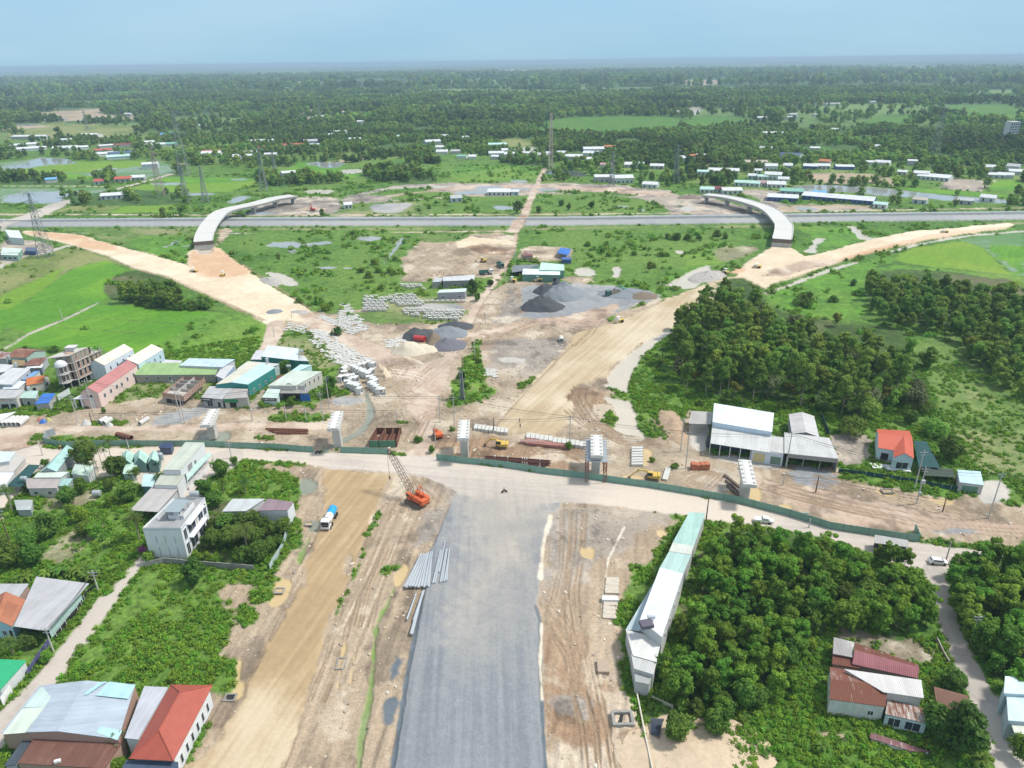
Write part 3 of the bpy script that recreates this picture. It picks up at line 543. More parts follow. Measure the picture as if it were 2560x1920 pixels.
    # distance kills relief
    hgt *= 1
    return col, det, hgt, tree, weed, reg, n40, n300
NAMES = ['ground','rice_field','sand_road','dirt_road','road','gravel_road','gravel_yard','path','pavement','highway','field','water']
# ---------------- helpers for naming and materials ----------------
def setp(o, label=None, cat=None, group=None, kind=None):
    if label: o['label'] = label
    if cat: o['category'] = cat
    if group: o['group'] = group
    if kind: o['kind'] = kind
    return o
LINK = SC.collection.objects.link
def newmat(name):
    m = bpy.data.materials.new(name); m.use_nodes = True
    n = m.node_tree; b = n.nodes['Principled BSDF']
    return m, n, b
def nd(n, t, **kw):
    x = n.nodes.new(t)
    for k, v in kw.items(): setattr(x, k, v)
    return x
def mth(n, op, a, b=None, clamp=False):
    x = n.nodes.new('ShaderNodeMath'); x.operation = op; x.use_clamp = clamp
    for i, v in enumerate((a, b)):
        if v is None: continue
        if isinstance(v, (int, float)): x.inputs[i].default_value = v
        else: n.links.new(v, x.inputs[i])
    return x.outputs[0]
def mixc(n, f, a, b, bt='MIX'):
    x = n.nodes.new('ShaderNodeMix'); x.data_type = 'RGBA'; x.blend_type = bt
    for s, v in ((x.inputs[0], f), (x.inputs[6], a), (x.inputs[7], b)):
        if isinstance(v, (int, float)): s.default_value = v
        elif isinstance(v, tuple): s.default_value = (*v, 1)
        else: n.links.new(v, s)
    return x.outputs[2]
def noise(n, co, sc, det=3, rough=.6):
    x = n.nodes.new('ShaderNodeTexNoise'); x.inputs['Scale'].default_value = sc; x.inputs['Detail'].default_value = det; x.inputs['Roughness'].default_value = rough
    n.links.new(co, x.inputs['Vector']); return x.outputs['Fac']
# ground material
gm, n, b = newmat('ground_surface')
at = nd(n, 'ShaderNodeAttribute', attribute_name='Col'); dt = nd(n, 'ShaderNodeAttribute', attribute_name='Det')
geo = nd(n, 'ShaderNodeNewGeometry'); pos = geo.outputs['Position']
sep = nd(n, 'ShaderNodeSeparateColor'); n.links.new(dt.outputs['Color'], sep.inputs[0])
rgh, grs, drt = sep.outputs
f1 = noise(n, pos, .9, 4, .7); f2 = noise(n, pos, .28, 3, .6); f3 = noise(n, pos, 3.2, 2, .6)
g = mth(n, 'MULTIPLY', mth(n, 'SUBTRACT', mth(n, 'ADD', mth(n,'MULTIPLY',f1,.6), mth(n,'MULTIPLY',f2,.4)), .5), 3.6)
d_ = mth(n, 'MULTIPLY', mth(n, 'SUBTRACT', mth(n, 'ADD', mth(n,'MULTIPLY',f1,.5), mth(n,'MULTIPLY',f3,.5)), .5), 1.7)
v = mth(n, 'ADD', mth(n, 'ADD', mth(n, 'MULTIPLY', g, grs), mth(n, 'MULTIPLY', d_, drt)), 1.0)
v = mth(n, 'MAXIMUM', v, .25)
vm = nd(n, 'ShaderNodeVectorMath', operation='SCALE'); n.links.new(at.outputs['Color'], vm.inputs[0]); n.links.new(v, vm.inputs['Scale'])
n.links.new(vm.outputs[0], b.inputs['Base Color']); n.links.new(rgh, b.inputs['Roughness'])
b.inputs['Specular IOR Level'].default_value = .35
bp = nd(n, 'ShaderNodeBump'); bp.inputs['Distance'].default_value = .5
n.links.new(mth(n, 'MULTIPLY', mth(n, 'ADD', grs, drt), .5, True), bp.inputs['Strength'])
n.links.new(mth(n, 'ADD', f1, mth(n,'MULTIPLY',f3,.4)), bp.inputs['Height']); n.links.new(bp.outputs[0], b.inputs['Normal'])

# ---------------- terrain mesh: one sheet, finer where it is nearer ----------------
import time; T0 = time.time()
NA = 1150; amax = math.radians(57)
ang = np.linspace(-amax, amax, NA)
r = [45.0]
while r[-1] < 42000:
    q = r[-1]; r.append(q+max(q*.0034, q*q*7.0e-6) if q < 9000 else q*1.09)
r = np.array(r); NR = len(r)
AA, RR = np.meshgrid(ang, r)
X = (RR*np.sin(AA)).ravel(); Y = (RR*np.cos(AA)).ravel()
col, det, hgt, tree, weedd, reg, n40, n300 = terrain(X, Y)
# distant land: woods and clearings by broad noise
Rr = np.hypot(X, Y)
fz = sst(900, 2200, Rr); fp = fbm(X*.35, Y, 260, 4, 21); isf = (reg == 0) & (tree > .5)
patch = sst(.51, .59, fp)*fz*isf
col = col*(1-patch[:,None])+np.array([.150,.240,.065])[None]*patch[:,None]
dark = sst(.50, .40, fbm(X*.3, Y, 500, 4, 22))*fz*isf*.45
col *= (1-dark)[:,None]
# height of the far canopy where single trees can no longer be told apart
Z = hgt + isf*sst(5000, 6500, Rr)*(6+10*fbm(X, Y, 60, 3, 31))
nv = len(X)
I = np.arange(nv).reshape(NR, NA)
quads = np.stack([I[:-1,:-1], I[:-1,1:], I[1:,1:], I[1:,:-1]], -1).reshape(-1, 4)[:, ::-1]
fr = np.sort(reg[quads], 1); fr = fr[:, 2]
for ri, nm in enumerate(NAMES):
    fs = quads[fr == ri]
    if len(fs) == 0: continue
    u, inv = np.unique(fs, return_inverse=True); inv = inv.reshape(-1)
    me = bpy.data.meshes.new(nm)
    me.vertices.add(len(u)); me.vertices.foreach_set('co', np.stack([X[u], Y[u], Z[u]], 1).astype(np.float32).ravel())
    me.loops.add(len(inv)); me.loops.foreach_set('vertex_index', inv.astype(np.int32))
    me.polygons.add(len(fs)); me.polygons.foreach_set('loop_start', np.arange(0, len(inv), 4, dtype=np.int32))
    me.polygons.foreach_set('use_smooth', np.ones(len(fs), bool))
    ca = me.color_attributes.new('Col', 'FLOAT_COLOR', 'POINT'); ca.data.foreach_set('color', np.concatenate([col[u], np.ones((len(u),1))], 1).astype(np.float32).ravel())
    cd = me.color_attributes.new('Det', 'FLOAT_COLOR', 'POINT'); cd.data.foreach_set('color', np.concatenate([det[u], np.ones((len(u),1))], 1).astype(np.float32).ravel())
    me.update(calc_edges=True); me.materials.append(gm)
    o = bpy.data.objects.new(nm, me); LINK(o); o['kind'] = 'structure'
print('terrain', NR, nv, time.time()-T0)
# ---------------- vegetation ----------------
def leafmat(name, ca, cb, hue=.0, broad=False):
    m, n, b = newmat(name)
    a = nd(n, 'ShaderNodeAttribute', attribute_name='lv'); oi = nd(n, 'ShaderNodeObjectInfo')
    c = mixc(n, a.outputs['Fac'], ca, cb)
    rm = nd(n, 'ShaderNodeMapRange'); n.links.new(oi.outputs['Random'], rm.inputs[0]); rm.inputs['To Min'].default_value = .68; rm.inputs['To Max'].default_value = 1.25
    hs = nd(n, 'ShaderNodeHueSaturation'); n.links.new(c, hs.inputs['Color']); n.links.new(rm.outputs[0], hs.inputs['Value'])
    h2 = mth(n, 'ADD', mth(n, 'MULTIPLY', mth(n, 'FRACT', mth(n, 'MULTIPLY', oi.outputs['Random'], 7.31)), .05), .470+hue); n.links.new(h2, hs.inputs['Hue'])
    if broad:
        f = noise(n, oi.outputs['Location'], .0035, 4, .65); r2 = nd(n, 'ShaderNodeMapRange'); n.links.new(f, r2.inputs[0]); r2.inputs['From Min'].default_value = .36; r2.inputs['From Max'].default_value = .66; r2.inputs['To Min'].default_value = .48; r2.inputs['To Max'].default_value = 1.5
        n.links.new(mth(n, 'MULTIPLY', rm.outputs[0], r2.outputs[0]), hs.inputs['Value'])
    n.links.new(hs.outputs[0], b.inputs['Base Color']); b.inputs['Roughness'].default_value = .7; b.inputs['Specular IOR Level'].default_value = .2
    tr = nd(n, 'ShaderNodeBsdfTranslucent'); n.links.new(hs.outputs[0], tr.inputs[0])
    mx = nd(n, 'ShaderNodeMixShader'); mx.inputs[0].default_value = .34
    n.links.new(b.outputs[0], mx.inputs[1]); n.links.new(tr.outputs[0], mx.inputs[2]); n.links.new(mx.outputs[0], n.nodes['Material Output'].inputs[0])
    return m
LM = dict(
 acacia=leafmat('acacia_leaves', (.082,.178,.020), (.215,.405,.045)),
 tall=leafmat('tall_tree_leaves', (.110,.210,.030), (.260,.410,.066)),
 mango=leafmat('broad_leaves', (.065,.135,.022), (.155,.280,.040)),
 bush=leafmat('bush_leaves', (.105,.215,.022), (.210,.370,.040)),
 weeds=leafmat('weed_leaves', (.120,.270,.022), (.215,.400,.040)),
 yellow=leafmat('yellow_green_leaves', (.120,.150,.020), (.240,.270,.045)),
 pale=leafmat('pale_leaves', (.110,.150,.060), (.230,.270,.120)),
 palm=leafmat('palm_fronds', (.045,.090,.016), (.120,.200,.040)),
 banana=leafmat('banana_leaves', (.090,.190,.025), (.200,.360,.055)),
 pink=leafmat('pink_blossom', (.300,.040,.180), (.600,.150,.400)),
 white=leafmat('white_blossom', (.60,.60,.55), (.80,.80,.78)),
 far=leafmat('far_leaves', (.115,.215,.038), (.230,.370,.070), .0, True))
def simplemat(name, c, rough=.8, metal=0, var=.15, sc=1.5, dirt=None, spec=.4):
    m, n, b = newmat(name)
    tc = nd(n, 'ShaderNodeNewGeometry'); oi = nd(n, 'ShaderNodeObjectInfo')
    f = noise(n, tc.outputs['Position'], sc, 4, .65)
    k = mth(n, 'ADD', mth(n, 'MULTIPLY', mth(n, 'SUBTRACT', f, .5), var*4), 1.0)
    vm = nd(n, 'ShaderNodeVectorMath', operation='SCALE'); vm.inputs[0].default_value = c; n.links.new(mth(n,'MAXIMUM',k,.2), vm.inputs['Scale'])
    colr = vm.outputs[0]
    if dirt:
        f2 = noise(n, tc.outputs['Position'], .45, 5, .75)
        q = nd(n, 'ShaderNodeMapRange'); n.links.new(f2, q.inputs[0]); q.inputs['From Min'].default_value = dirt[3]; q.inputs['From Max'].default_value = dirt[3]+.14
        colr = mixc(n, q.outputs[0], colr, dirt[:3])
    n.links.new(colr, b.inputs['Base Color']); b.inputs['Roughness'].default_value = rough; b.inputs['Metallic'].default_value = metal
    b.inputs['Specular IOR Level'].default_value = spec
    return m
BARK = simplemat('bark', (.30,.25,.19), .9); BARKD = simplemat('dark_bark', (.12,.09,.065), .9)
def meshnp(name, V, F, mat, lv=None):
    me = bpy.data.meshes.new(name); V = np.asarray(V, np.float32); F = np.asarray(F, np.int32)
    me.vertices.add(len(V)); me.vertices.foreach_set('co', V.ravel()); k = F.shape[1]
    me.loops.add(F.size); me.loops.foreach_set('vertex_index', F.ravel())
    me.polygons.add(len(F)); me.polygons.foreach_set('loop_start', np.arange(0, F.size, k, dtype=np.int32))
    if lv is not None:
        a = me.attributes.new('lv', 'FLOAT', 'FACE'); a.data.foreach_set('value', np.asarray(lv, np.float32))
    me.update(calc_edges=True)
    for m in (mat if isinstance(mat, list) else [mat]): me.materials.append(m)
    return me
def leaves(rng, C, Nn, s, lvv):
    """quads centred at C facing Nn"""
    n = len(C); t = rng.normal(size=(n,3)); t -= (t*Nn).sum(1)[:,None]*Nn; t /= np.linalg.norm(t, axis=1)[:,None]+1e-9
    u = np.cross(Nn, t); s = (s*np.ones(n))[:,None]
    V = np.stack([C-t*s, C-u*s*.55, C+t*s, C+u*s*.55], 1).reshape(-1, 3)
    return V, np.arange(4*n).reshape(n, 4), lvv
def crown_mesh(name, seed, H, R, z0, mat, nblob=16, nleaf=1800, ls=.30, shape='round', br=.42):
    rng = np.random.default_rng(seed)
    zz = rng.uniform(0, 1, nblob)
    prof = {'round': np.sqrt(np.clip(1-(2*zz-1)**2, .05, 1)), 'cone': 1.05-.75*zz, 'wide': np.sqrt(np.clip(1-zz**2, .02, 1)), 'col': .75+.25*np.sin(zz*3.1)}[shape]
    th = rng.uniform(0, 6.283, nblob)+np.arange(nblob)*2.4; rad = R*(1-br*.7)*prof*np.sqrt(rng.uniform(.15, 1, nblob))
    Cb = np.stack([rad*np.cos(th), rad*np.sin(th), z0+(H-z0)*(.12+.78*zz)], 1)
    Rb = R*br*rng.uniform(.65, 1.2, nblob)*(.75 if shape == 'cone' else 1); Rb = np.where(zz > .8, Rb*.8, Rb)
    bv = rng.uniform(.1, .9, nblob)
    k = rng.integers(0, nblob, nleaf); d = rng.normal(size=(nleaf,3)); d[:,2] += .25; d /= np.linalg.norm(d, axis=1)[:,None]
    rr = rng.uniform(.75, 1.12, nleaf)*(1+.25*np.sin(d[:,0]*7+k)*np.cos(d[:,1]*6))
    C = Cb[k]+d*(Rb[k]*rr)[:,None]*np.array([1,1,.85])
    Nn = d+rng.normal(size=(nleaf,3))*.42+np.array([0,0,.3]); Nn /= np.linalg.norm(Nn, axis=1)[:,None]
    lv = np.clip(bv[k]*.6+rng.uniform(0, .45, nleaf), 0, 1)
    V, F, l = leaves(rng, C, Nn, ls*rng.uniform(.7, 1.4, nleaf), lv)
    return meshnp(name, V, F, mat, l), Cb
def tube_vf(pts, rad, n=6):
    V = []; F = []
    pts = [np.array(p, float) for p in pts]
    for i, p in enumerate(pts):
        d = pts[min(i+1, len(pts)-1)]-pts[max(i-1, 0)]; d /= np.linalg.norm(d)+1e-9
        a = np.cross(d, [0,0,1.0]) if abs(d[2]) < .9 else np.cross(d, [1.0,0,0]); a /= np.linalg.norm(a); b_ = np.cross(d, a)
        for j in range(n):
            t = 6.28318*j/n; V.append(p+(a*math.cos(t)+b_*math.sin(t))*rad[i])
    for i in range(len(pts)-1):
        for j in range(n):
            F.append([i*n+j, i*n+(j+1)%n, (i+1)*n+(j+1)%n, (i+1)*n+j])
    return V, F
def trunk_mesh(name, seed, H, r, z0, Cb, mat, lean=.3):
    rng = np.random.default_rng(seed+99)
    top = np.array([rng.uniform(-lean,lean), rng.uniform(-lean,lean), z0+(H-z0)*.7]); mid = top*.5+np.array([rng.uniform(-lean,lean)*.5, 0, 0])
    V, F = tube_vf([(0,0,-.3), mid*.5, mid, (mid+top)/2, top], [r, r*.8, r*.7, r*.5, r*.25])
    for c in Cb[:7]:
        base = mid*.4+top*.6 if c[2] > z0+.5*(H-z0) else mid*.8+top*.2
        v, f = tube_vf([base, (base+c)/2+np.array([0,0,-.2]), c], [r*.4, r*.25, r*.1], 4)
        o = len(V); V += v; F += [[i+o for i in q] for q in f]
    return meshnp(name, V, F, mat)
PROTO = {}
def mkproto(key, n, H, R, z0, lm, **kw):
    tr = kw.pop('tr', .13); bark = kw.pop('bark', BARK)
    for i in range(n):
        H_ = H*(1+.10*math.sin(i*2.1)); c, Cb = crown_mesh('crown', hash(key[:2]) % 1 + len(key)*50+i, H_, R, z0, LM[lm], **kw)
        PROTO.setdefault(key, []).append((c, trunk_mesh('trunk', i+len(key), H_, tr, z0, Cb, bark)))
mkproto('acacia', 5, 7.5, 2.3, 1.2, 'acacia', nblob=22, nleaf=2600, ls=.26, shape='col', br=.38, tr=.10)
mkproto('tallacacia', 5, 15, 2.95, 4.5, 'tall', nblob=26, nleaf=3000, ls=.32, shape='col', br=.36, tr=.17)
mkproto('rowtree', 4, 11, 2.9, 2.5, 'tall', nblob=20, nleaf=1700, ls=.46, shape='round', br=.42, tr=.14)
mkproto('mango', 4, 5.6, 2.6, 1.0, 'mango', nblob=22, nleaf=3000, ls=.27, shape='round', br=.42, tr=.15, bark=BARKD)
mkproto('smalltree', 3, 4.2, 1.9, .8, 'bush', nblob=14, nleaf=1700, ls=.20, shape='round', br=.45, tr=.08)
mkproto('shrub', 4, 1.9, 1.5, 0, 'bush', nblob=10, nleaf=700, ls=.20, shape='wide', br=.5, tr=.04)
mkproto('darkshrub', 3, 2.6, 2.0, 0, 'mango', nblob=10, nleaf=800, ls=.24, shape='wide', br=.5, tr=.05)
mkproto('spreading', 3, 5.5, 4.2, 2.0, 'tall', nblob=22, nleaf=2800, ls=.28, shape='wide', br=.36, tr=.15)
mkproto('yellowtree', 2, 7.0, 2.6, 1.5, 'yellow', nblob=14, nleaf=1500, ls=.30, shape='col', br=.42, tr=.10)
mkproto('palegreen', 1, 8.5, 3.6, 2, 'pale', nblob=18, nleaf=1500, ls=.36, shape='round', br=.42, tr=.14)
mkproto('sparse', 1, 6.0, 2.4, 2, 'pale', nblob=14, nleaf=420, ls=.16, shape='round', br=.35, tr=.12)
mkproto('pinkshrub', 1, 2.0, 1.3, 0, 'pink', nblob=8, nleaf=500, ls=.18, shape='wide', br=.5, tr=.04)
def frond(rng, L, az, el, droop, w, n=10, solid=False):
    V = []; F = []; p = np.zeros(3); e = el; prev = None
    d2 = np.array([-math.sin(az), math.cos(az), 0])
    pts = []
    for i in range(n+1):
        pts.append((p.copy(), e)); p = p+np.array([math.cos(az)*math.cos(e), math.sin(az)*math.cos(e), math.sin(e)])*(L/n); e -= droop/n*(1+i/n)
    for i in range(n):
        (a, ea), (b_, eb) = pts[i], pts[i+1]; t = i/n
        ww = w*(math.sin(math.pi*min(1, .12+t*.88)))**.6
        for s in (-1, 1):
            dn = np.array([0,0,-ww*.35])
            o = len(V)
            if solid: V += [a, b_, b_+d2*s*ww+dn*.4, a+d2*s*ww*1.0+dn*.4]
            else:
                fw = (b_-a); V += [a+fw*.15, a+fw*.55, a+fw*1.25+d2*s*ww+dn, a+fw*1.05+d2*s*ww+dn]
                F.append([o, o+1, o+2, o+3]); o += 4; V += [a+fw*.6, a+fw*.95, a+fw*1.7+d2*s*ww*.95+dn, a+fw*1.5+d2*s*ww*.95+dn]
            F.append([o, o+1, o+2, o+3])
    return V, F
def palm_proto(key, i, H, L, nf, lm, w, solid=False, tr=.16):
    rng = np.random.default_rng(i+40); V = []; F = []
    for k in range(nf):
        v, f = frond(rng, L*rng.uniform(.8,1.1), k*2.4+rng.uniform(0,.4), rng.uniform(.15, 1.25), rng.uniform(1.1, 1.9), w, solid=solid)
        o = len(V); V += [q+np.array([0,0,H]) for q in v]; F += [[a+o for a in q] for q in f]
    c = meshnp('crown', V, F, LM[lm], rng.uniform(0, 1, len(F)))
    v, f = tube_vf([(0,0,-.3), (.15,.1,H*.5), (0,0,H)], [tr*1.3, tr, tr*.8])
    PROTO.setdefault(key, []).append((c, meshnp('trunk', v, f, BARK)))
for i in range(3): palm_proto('palm', i, 5.0+i, 2.9, 18, 'palm', .55)
for i in range(2): palm_proto('areca', i, 6.5+i, 1.7, 10, 'palm', .35, tr=.08)
for i in range(3): palm_proto('banana', i, 1.3, 2.3, 9, 'banana', .34, solid=True, tr=.15)
TREECAT = dict(acacia='acacia_tree', tallacacia='tall_tree', rowtree='plantation_tree', mango='broadleaf_tree', smalltree='small_tree', shrub='shrub', darkshrub='shrub', spreading='spreading_tree', yellowtree='yellow_tree', palegreen='pale_tree', sparse='sparse_tree', pinkshrub='blossom_shrub', palm='palm_tree', areca='areca_palm', banana='banana_plant')
rt = random.Random(5)
def tree(key, x, y, s=1.0, label=None, group=None, z=0):
    cr, tk = rt.choice(PROTO[key]); nm = TREECAT[key]
    e = bpy.data.objects.new(nm, None); LINK(e); e.location = (x, y, z); e.rotation_euler = (0, 0, rt.uniform(0, 6.28)); sc = s*rt.uniform(.74, 1.22); e.scale = (sc*rt.uniform(.9,1.1), sc*rt.uniform(.9,1.1), sc)
    setp(e, label, 'palm' if 'palm' in nm else 'plant' if nm in ('shrub','banana_plant','blossom_shrub') else 'tree', group)
    for nm2, me in (('crown', cr), ('trunk', tk)):
        o = bpy.data.objects.new(nm2, me); LINK(o); o.parent = e
    return e
def inpoly(x, y, g): return sd_poly(np.array([x]), np.array([y]), g, .1)[0] > 0
def scatter(keys, t, pts, z, spacing, s, label, group, jit=.38, cap=300, avoid=None):
    g = PP(t, pts, z)[:, :2]; x0_, y0_ = g.min(0); x1_, y1_ = g.max(0); res = []
    yy = y0_; row = 0
    while yy < y1_:
        xx = x0_+(row % 2)*spacing/2
        while xx < x1_:
            px_ = xx+rt.uniform(-jit, jit)*spacing; py_ = yy+rt.uniform(-jit, jit)*spacing
            if inpoly(px_, py_, g): res.append((px_, py_))
            xx += spacing
        yy += spacing*.87; row += 1
    if len(res) > cap: res = sorted(res, key=lambda q: math.hypot(*q))[:cap]
    for q in res: tree(rt.choice(keys), q[0], q[1], s, label, group)
    print(label[:40], len(res)); return res
scatter(['acacia']*7+['smalltree','mango'], 'F', [(1565,1110),(1640,1140),(1760,1165),(1870,1210),(1975,1235),(2020,1300),(2015,1350),(1900,1345),(1790,1325),(1770,1420),(1640,1520),(1540,1560),(1440,1480),(1425,1440),(1480,1330),(1520,1220)], 4.5, 3.9, 1.0, 'young acacia in the wood between the long wedge-shaped building and the side lane', 'acacia trees in the lower right wood', cap=240)
scatter(['acacia'], 'F', [(2055,1225),(2130,1190),(2280,1200),(2280,1520),(2150,1450),(2090,1370)], 4.5, 4.2, 1.05, 'dark green acacia in the wood to the right of the narrow side lane', 'acacia trees right of the side lane', cap=110)
scatter(['tallacacia']*9+['rowtree','rowtree','yellowtree','palegreen'], 'F', [(1452,700),(1500,655),(1560,625),(1660,645),(1690,700),(1800,730),(1900,740),(1970,790),(1990,850),(1880,860),(1780,850),(1680,830),(1560,815),(1480,800),(1460,740)], 9, 6.6, 1.0, 'tall pale-trunked tree in the wood behind the white roofed shop', 'tall trees in the wood behind the white shop', cap=190)
scatter(['rowtree'], 'F', [(1880,590),(1960,585),(2100,610),(2280,605),(2280,740),(2120,770),(2060,700),(1930,680),(1880,640)], 7, 6.4, .95, 'bushy tree in the dense plantation below the right-hand rice field', 'plantation trees below the right rice field', cap=160)
scatter(['rowtree'], 'F', [(2080,720),(2230,700),(2280,760),(2280,860),(2150,790)], 7, 7.5, .9, 'tree on the lower edge of the right-hand plantation above the fenced meadow', 'trees at the edge of the fenced meadow', cap=30)
scatter(['rowtree','darkshrub'], 'D', [(770,470),(880,430),(1050,470),(1160,590),(1150,650),(900,620),(760,600)], 5, 4.2, .8, 'dark tree in the overgrown thicket beside the left sand road', 'trees of the thicket by the left sand road', cap=50)
scatter(['darkshrub'], 'D', [(640,590),(760,600),(1180,670),(1340,650),(1360,690),(1200,700),(700,665),(640,650)], 1, 3.2, 1.1, 'low dark shrub in the hedge below the thicket in the rice field', 'hedge shrubs below the thicket', cap=40)
def T(key, t, x, y, s, label, zc=None, group=None):
    """zc: height at which (x, y) was read"""
    q = P(t, x, y, zc or 0); return tree(key, q.x, q.y, s, label, group)
T('spreading','L',1290,470,1.3,'wide feathery green tree beside the grey-roofed sheds',4)
T('spreading','L',1240,560,1.0,'lower spreading tree between the grey yard and the sheds',4)
T('mango','L',1050,440,1.0,'round grey-green tree behind the grey gabled shed',3)
T('smalltree','L',1180,430,1.0,'small bright tree between the round tree and the feathery tree',3)
T('spreading','L',1520,380,1.2,'spreading tree above the net shelters, upper one',4)
T('mango','L',1560,500,1.0,'dark round tree just behind the orange-roofed house',3.5)
T('spreading','L',1700,560,1.4,'broad green tree right of the orange-roofed house',4)
T('mango','L',1790,700,1.6,'large dark green tree beside the blue-roofed garage',4)
T('spreading','L',1650,440,1.0,'feathery tree at the top right of the net shelters',3)
T('smalltree','L',1400,330,1.6,'bright light-green tree at the foot of the tall wood',3)
T('mango','L',1180,130,1.7,'dense darker green tree with lobed crown in the middle of the tall wood',9)
T('yellowtree','H',1850,1040,1.5,'yellow-green tree standing alone in the fenced meadow',6)
T('mango','H',2060,1180,1.5,'round dark bush tree right of the yellow-green tree',3)
T('mango','H',1510,1170,1.4,'round dark bush tree left in the fenced meadow',3)
T('smalltree','H',1380,1060,1.6,'small dark tree at the upper left corner of the fenced meadow',3)
T('yellowtree','H',860,830,1.1,'yellowish tree on the meadow edge above the tall wood',6)
T('palegreen','H',550,890,1.1,'pale silvery green tree among the darker tall wood',7)
T('tallacacia','G',1620,1350,.75,'slim upright light green tree left of the white roofed shop',7)
T('tallacacia','G',1640,1160,.9,'tall light green tree at the left corner of the wood',9)
T('tallacacia','G',1590,880,.9,'tree leaning out of the wood towards the sand road',9)
T('palm','L',385,320,1.0,'palm with arching fronds at the left foot of the tall wood',4)
T('banana','L',815,440,1.6,'broad-leaved banana clump behind the blue-white roofs',2)
for i,(x,y) in enumerate(((660,400),(590,410),(720,370),(900,370),(1000,400),(350,420),(480,400),(540,360))): T(rt.choice(['darkshrub','palm','banana']) if i%2 else 'darkshrub','L',x,y,.8,'garden plant in the shady strip behind the white roofed shop',2,'garden plants behind the white shop')
T('palm','G',1400,1160,.9,'left of two slim palms with white trunks by the canal',8); T('palm','G',1450,1150,.9,'right of two slim palms with white trunks by the canal',8)
# left side gardens
T('mango','M',600,150,1.7,'big dark green tree beside the road and the teal roof',5)
T('mango','M',830,260,1.1,'round tree left of the winding garden path',3); T('mango','M',790,370,.9,'round tree below the round tree by the garden path',2.5)
T('smalltree','M',880,200,1.0,'light green tree in front of the pointed green pavilions',3); T('smalltree','M',970,280,1.2,'leafy tree right of the garden path',3)
T('smalltree','M',320,200,.9,'small tree at the corner of the concrete yard beside the dark net',3)
T('palm','M',50,470,1.0,'coconut palm at the left edge beside the small grey shed',5)
T('palm','M',980,660,1.1,'coconut palm left of the white three-storey building',6)
for x,y in ((700,100),(740,95),(790,105),(670,130)): T('areca','M',x,y,1.1,'slender feather palm beside the road behind the garden',8,'slender palms by the road')
for x,y in ((600,220),(640,215),(675,225)): T('areca','M',x,y,1.0,'leaning slender palm by the pale green roofs',7,'leaning palms by the green roofs')
T('palm','M',1150,330,.6,'small palm beside the greenish flat roof',4); T('palm','M',1130,200,.6,'small palm beside the round water tank',4)
T('mango','M',480,450,1.0,'round leafy tree right of the grey cabin',3.5); T('smalltree','M',570,360,1.4,'thin open tree in front of the teal lean-to roof',4)
T('mango','M',345,690,1.15,'round dull green tree in the clearing',3.5); T('mango','M',180,760,1.2,'grey-green tree above the tall lattice pole',4)
T('mango','M',230,870,1.25,'broad grey-green tree beside the tall dark pole',4); T('mango','M',40,900,1.2,'dark tree at the left edge',4); T('mango','M',20,760,.8,'small dark tree at the left edge above the pole',3)
T('mango','M',600,700,1.0,'bush tree in the middle of the garden',3); T('smalltree','M',680,720,1.3,'lower bush tree in the middle of the garden',2); T('smalltree','M',590,610,1.4,'light green bush tree above the garden centre',2)
T('smalltree','M',500,560,1.0,'little tree below the grey cabin path',2); T('mango','M',930,460,1.0,'bush tree left of the grey canopy',2); T('smalltree','M',790,500,1.0,'bush tree right of the white tank',2)
T('smalltree','M',1080,910,1.1,'leafy tree at the front left corner of the white three-storey building',2)
T('pinkshrub','M',1035,850,1.0,'pink flowering shrub at the end of the lane',1)
T('banana','M',790,800,1.0,'single banana plant in the garden below the bushes',1.2); T('banana','M',740,760,.8,'small banana plant by the garden bushes',1.2); T('banana','M',560,830,.9,'banana plant on the sandy garden patch',1)
for x,y in ((120,1060),(180,1050),(340,1020),(400,990),(450,1010),(510,1020),(560,1000),(600,1030),(640,1050),(680,1060),(700,1000),(620,980),(480,960)): T('banana','M',x,y,1.1,'banana plant in the row behind the big grey roof',1.6,'banana plants behind the big grey roof')
for x,y,s in ((1560,670,1.0),(1650,660,.9),(1730,650,.95),(1800,625,.9),(1880,640,.85),(1960,680,.9),(1760,720,.9),(1850,740,.9),(1680,750,.9),(1600,770,.9),(1860,860,.95),(1950,800,.9),(1780,880,.9),(2010,760,.8)): T('mango','M',x,y,s,'dense dark fruit tree in the walled garden beside the white three-storey building',3.5,'fruit trees of the walled garden')
T('mango','M',2045,650,1.0,'rounder brighter tree beside the purple-roofed house wall',4); T('mango','M',1530,780,1.0,'bright tree at the right front corner of the white three-storey building',3)
T('palm','M',1790,800,1.2,'coconut palm in the middle of the walled garden',4)
for x,y in ((1430,900),(1500,900),(1560,920)): T('smalltree','M',x,y,.8,'small tree along the garden wall under the white building',1.5,'small trees by the garden wall')
T('mango','M',1480,400,.9,'dark tree at the lower left of the overgrown lot',3); T('mango','M',1600,260,1.1,'dark tree in the overgrown lot by the road',3); T('mango','M',1560,480,1.1,'dark bushy tree above the purple-roofed house',3); T('palm','M',1780,400,.8,'short palm in the overgrown lot',2.5); T('palm','M',1620,400,.7,'shorter palm in the overgrown lot',2.5)
T('smalltree','M',1700,200,.9,'small light tree at the road corner of the overgrown lot',2)
T('mango','N',1400,120,1.1,'big bush at the top of the green lot',2.5)
T('palm','N',180,600,.8,'low palm beside the light blue house',2); T('palm','N',80,650,.8,'low palm at the left edge below the light blue house',2); T('mango','N',230,580,.7,'small dark tree between the house and the wall',2)
T('banana','N',250,560,1.0,'banana plant by the arched porch',2); T('smalltree','N',340,700,.7,'bush on the lane-side wall',1.5)
for x,y in ((560,440),(500,480),(450,540),(440,460),(540,350)): T('shrub','N',x,y,.7,'garden shrub under the edge of the big grey roof',.8,'garden shrubs under the grey roof')
T('sparse','N',830,1260,1.0,'thin nearly leafless tree between the roofs',5)
T('smalltree','N',850,1480,.8,'green tree beside the brick wall at the bottom',2)
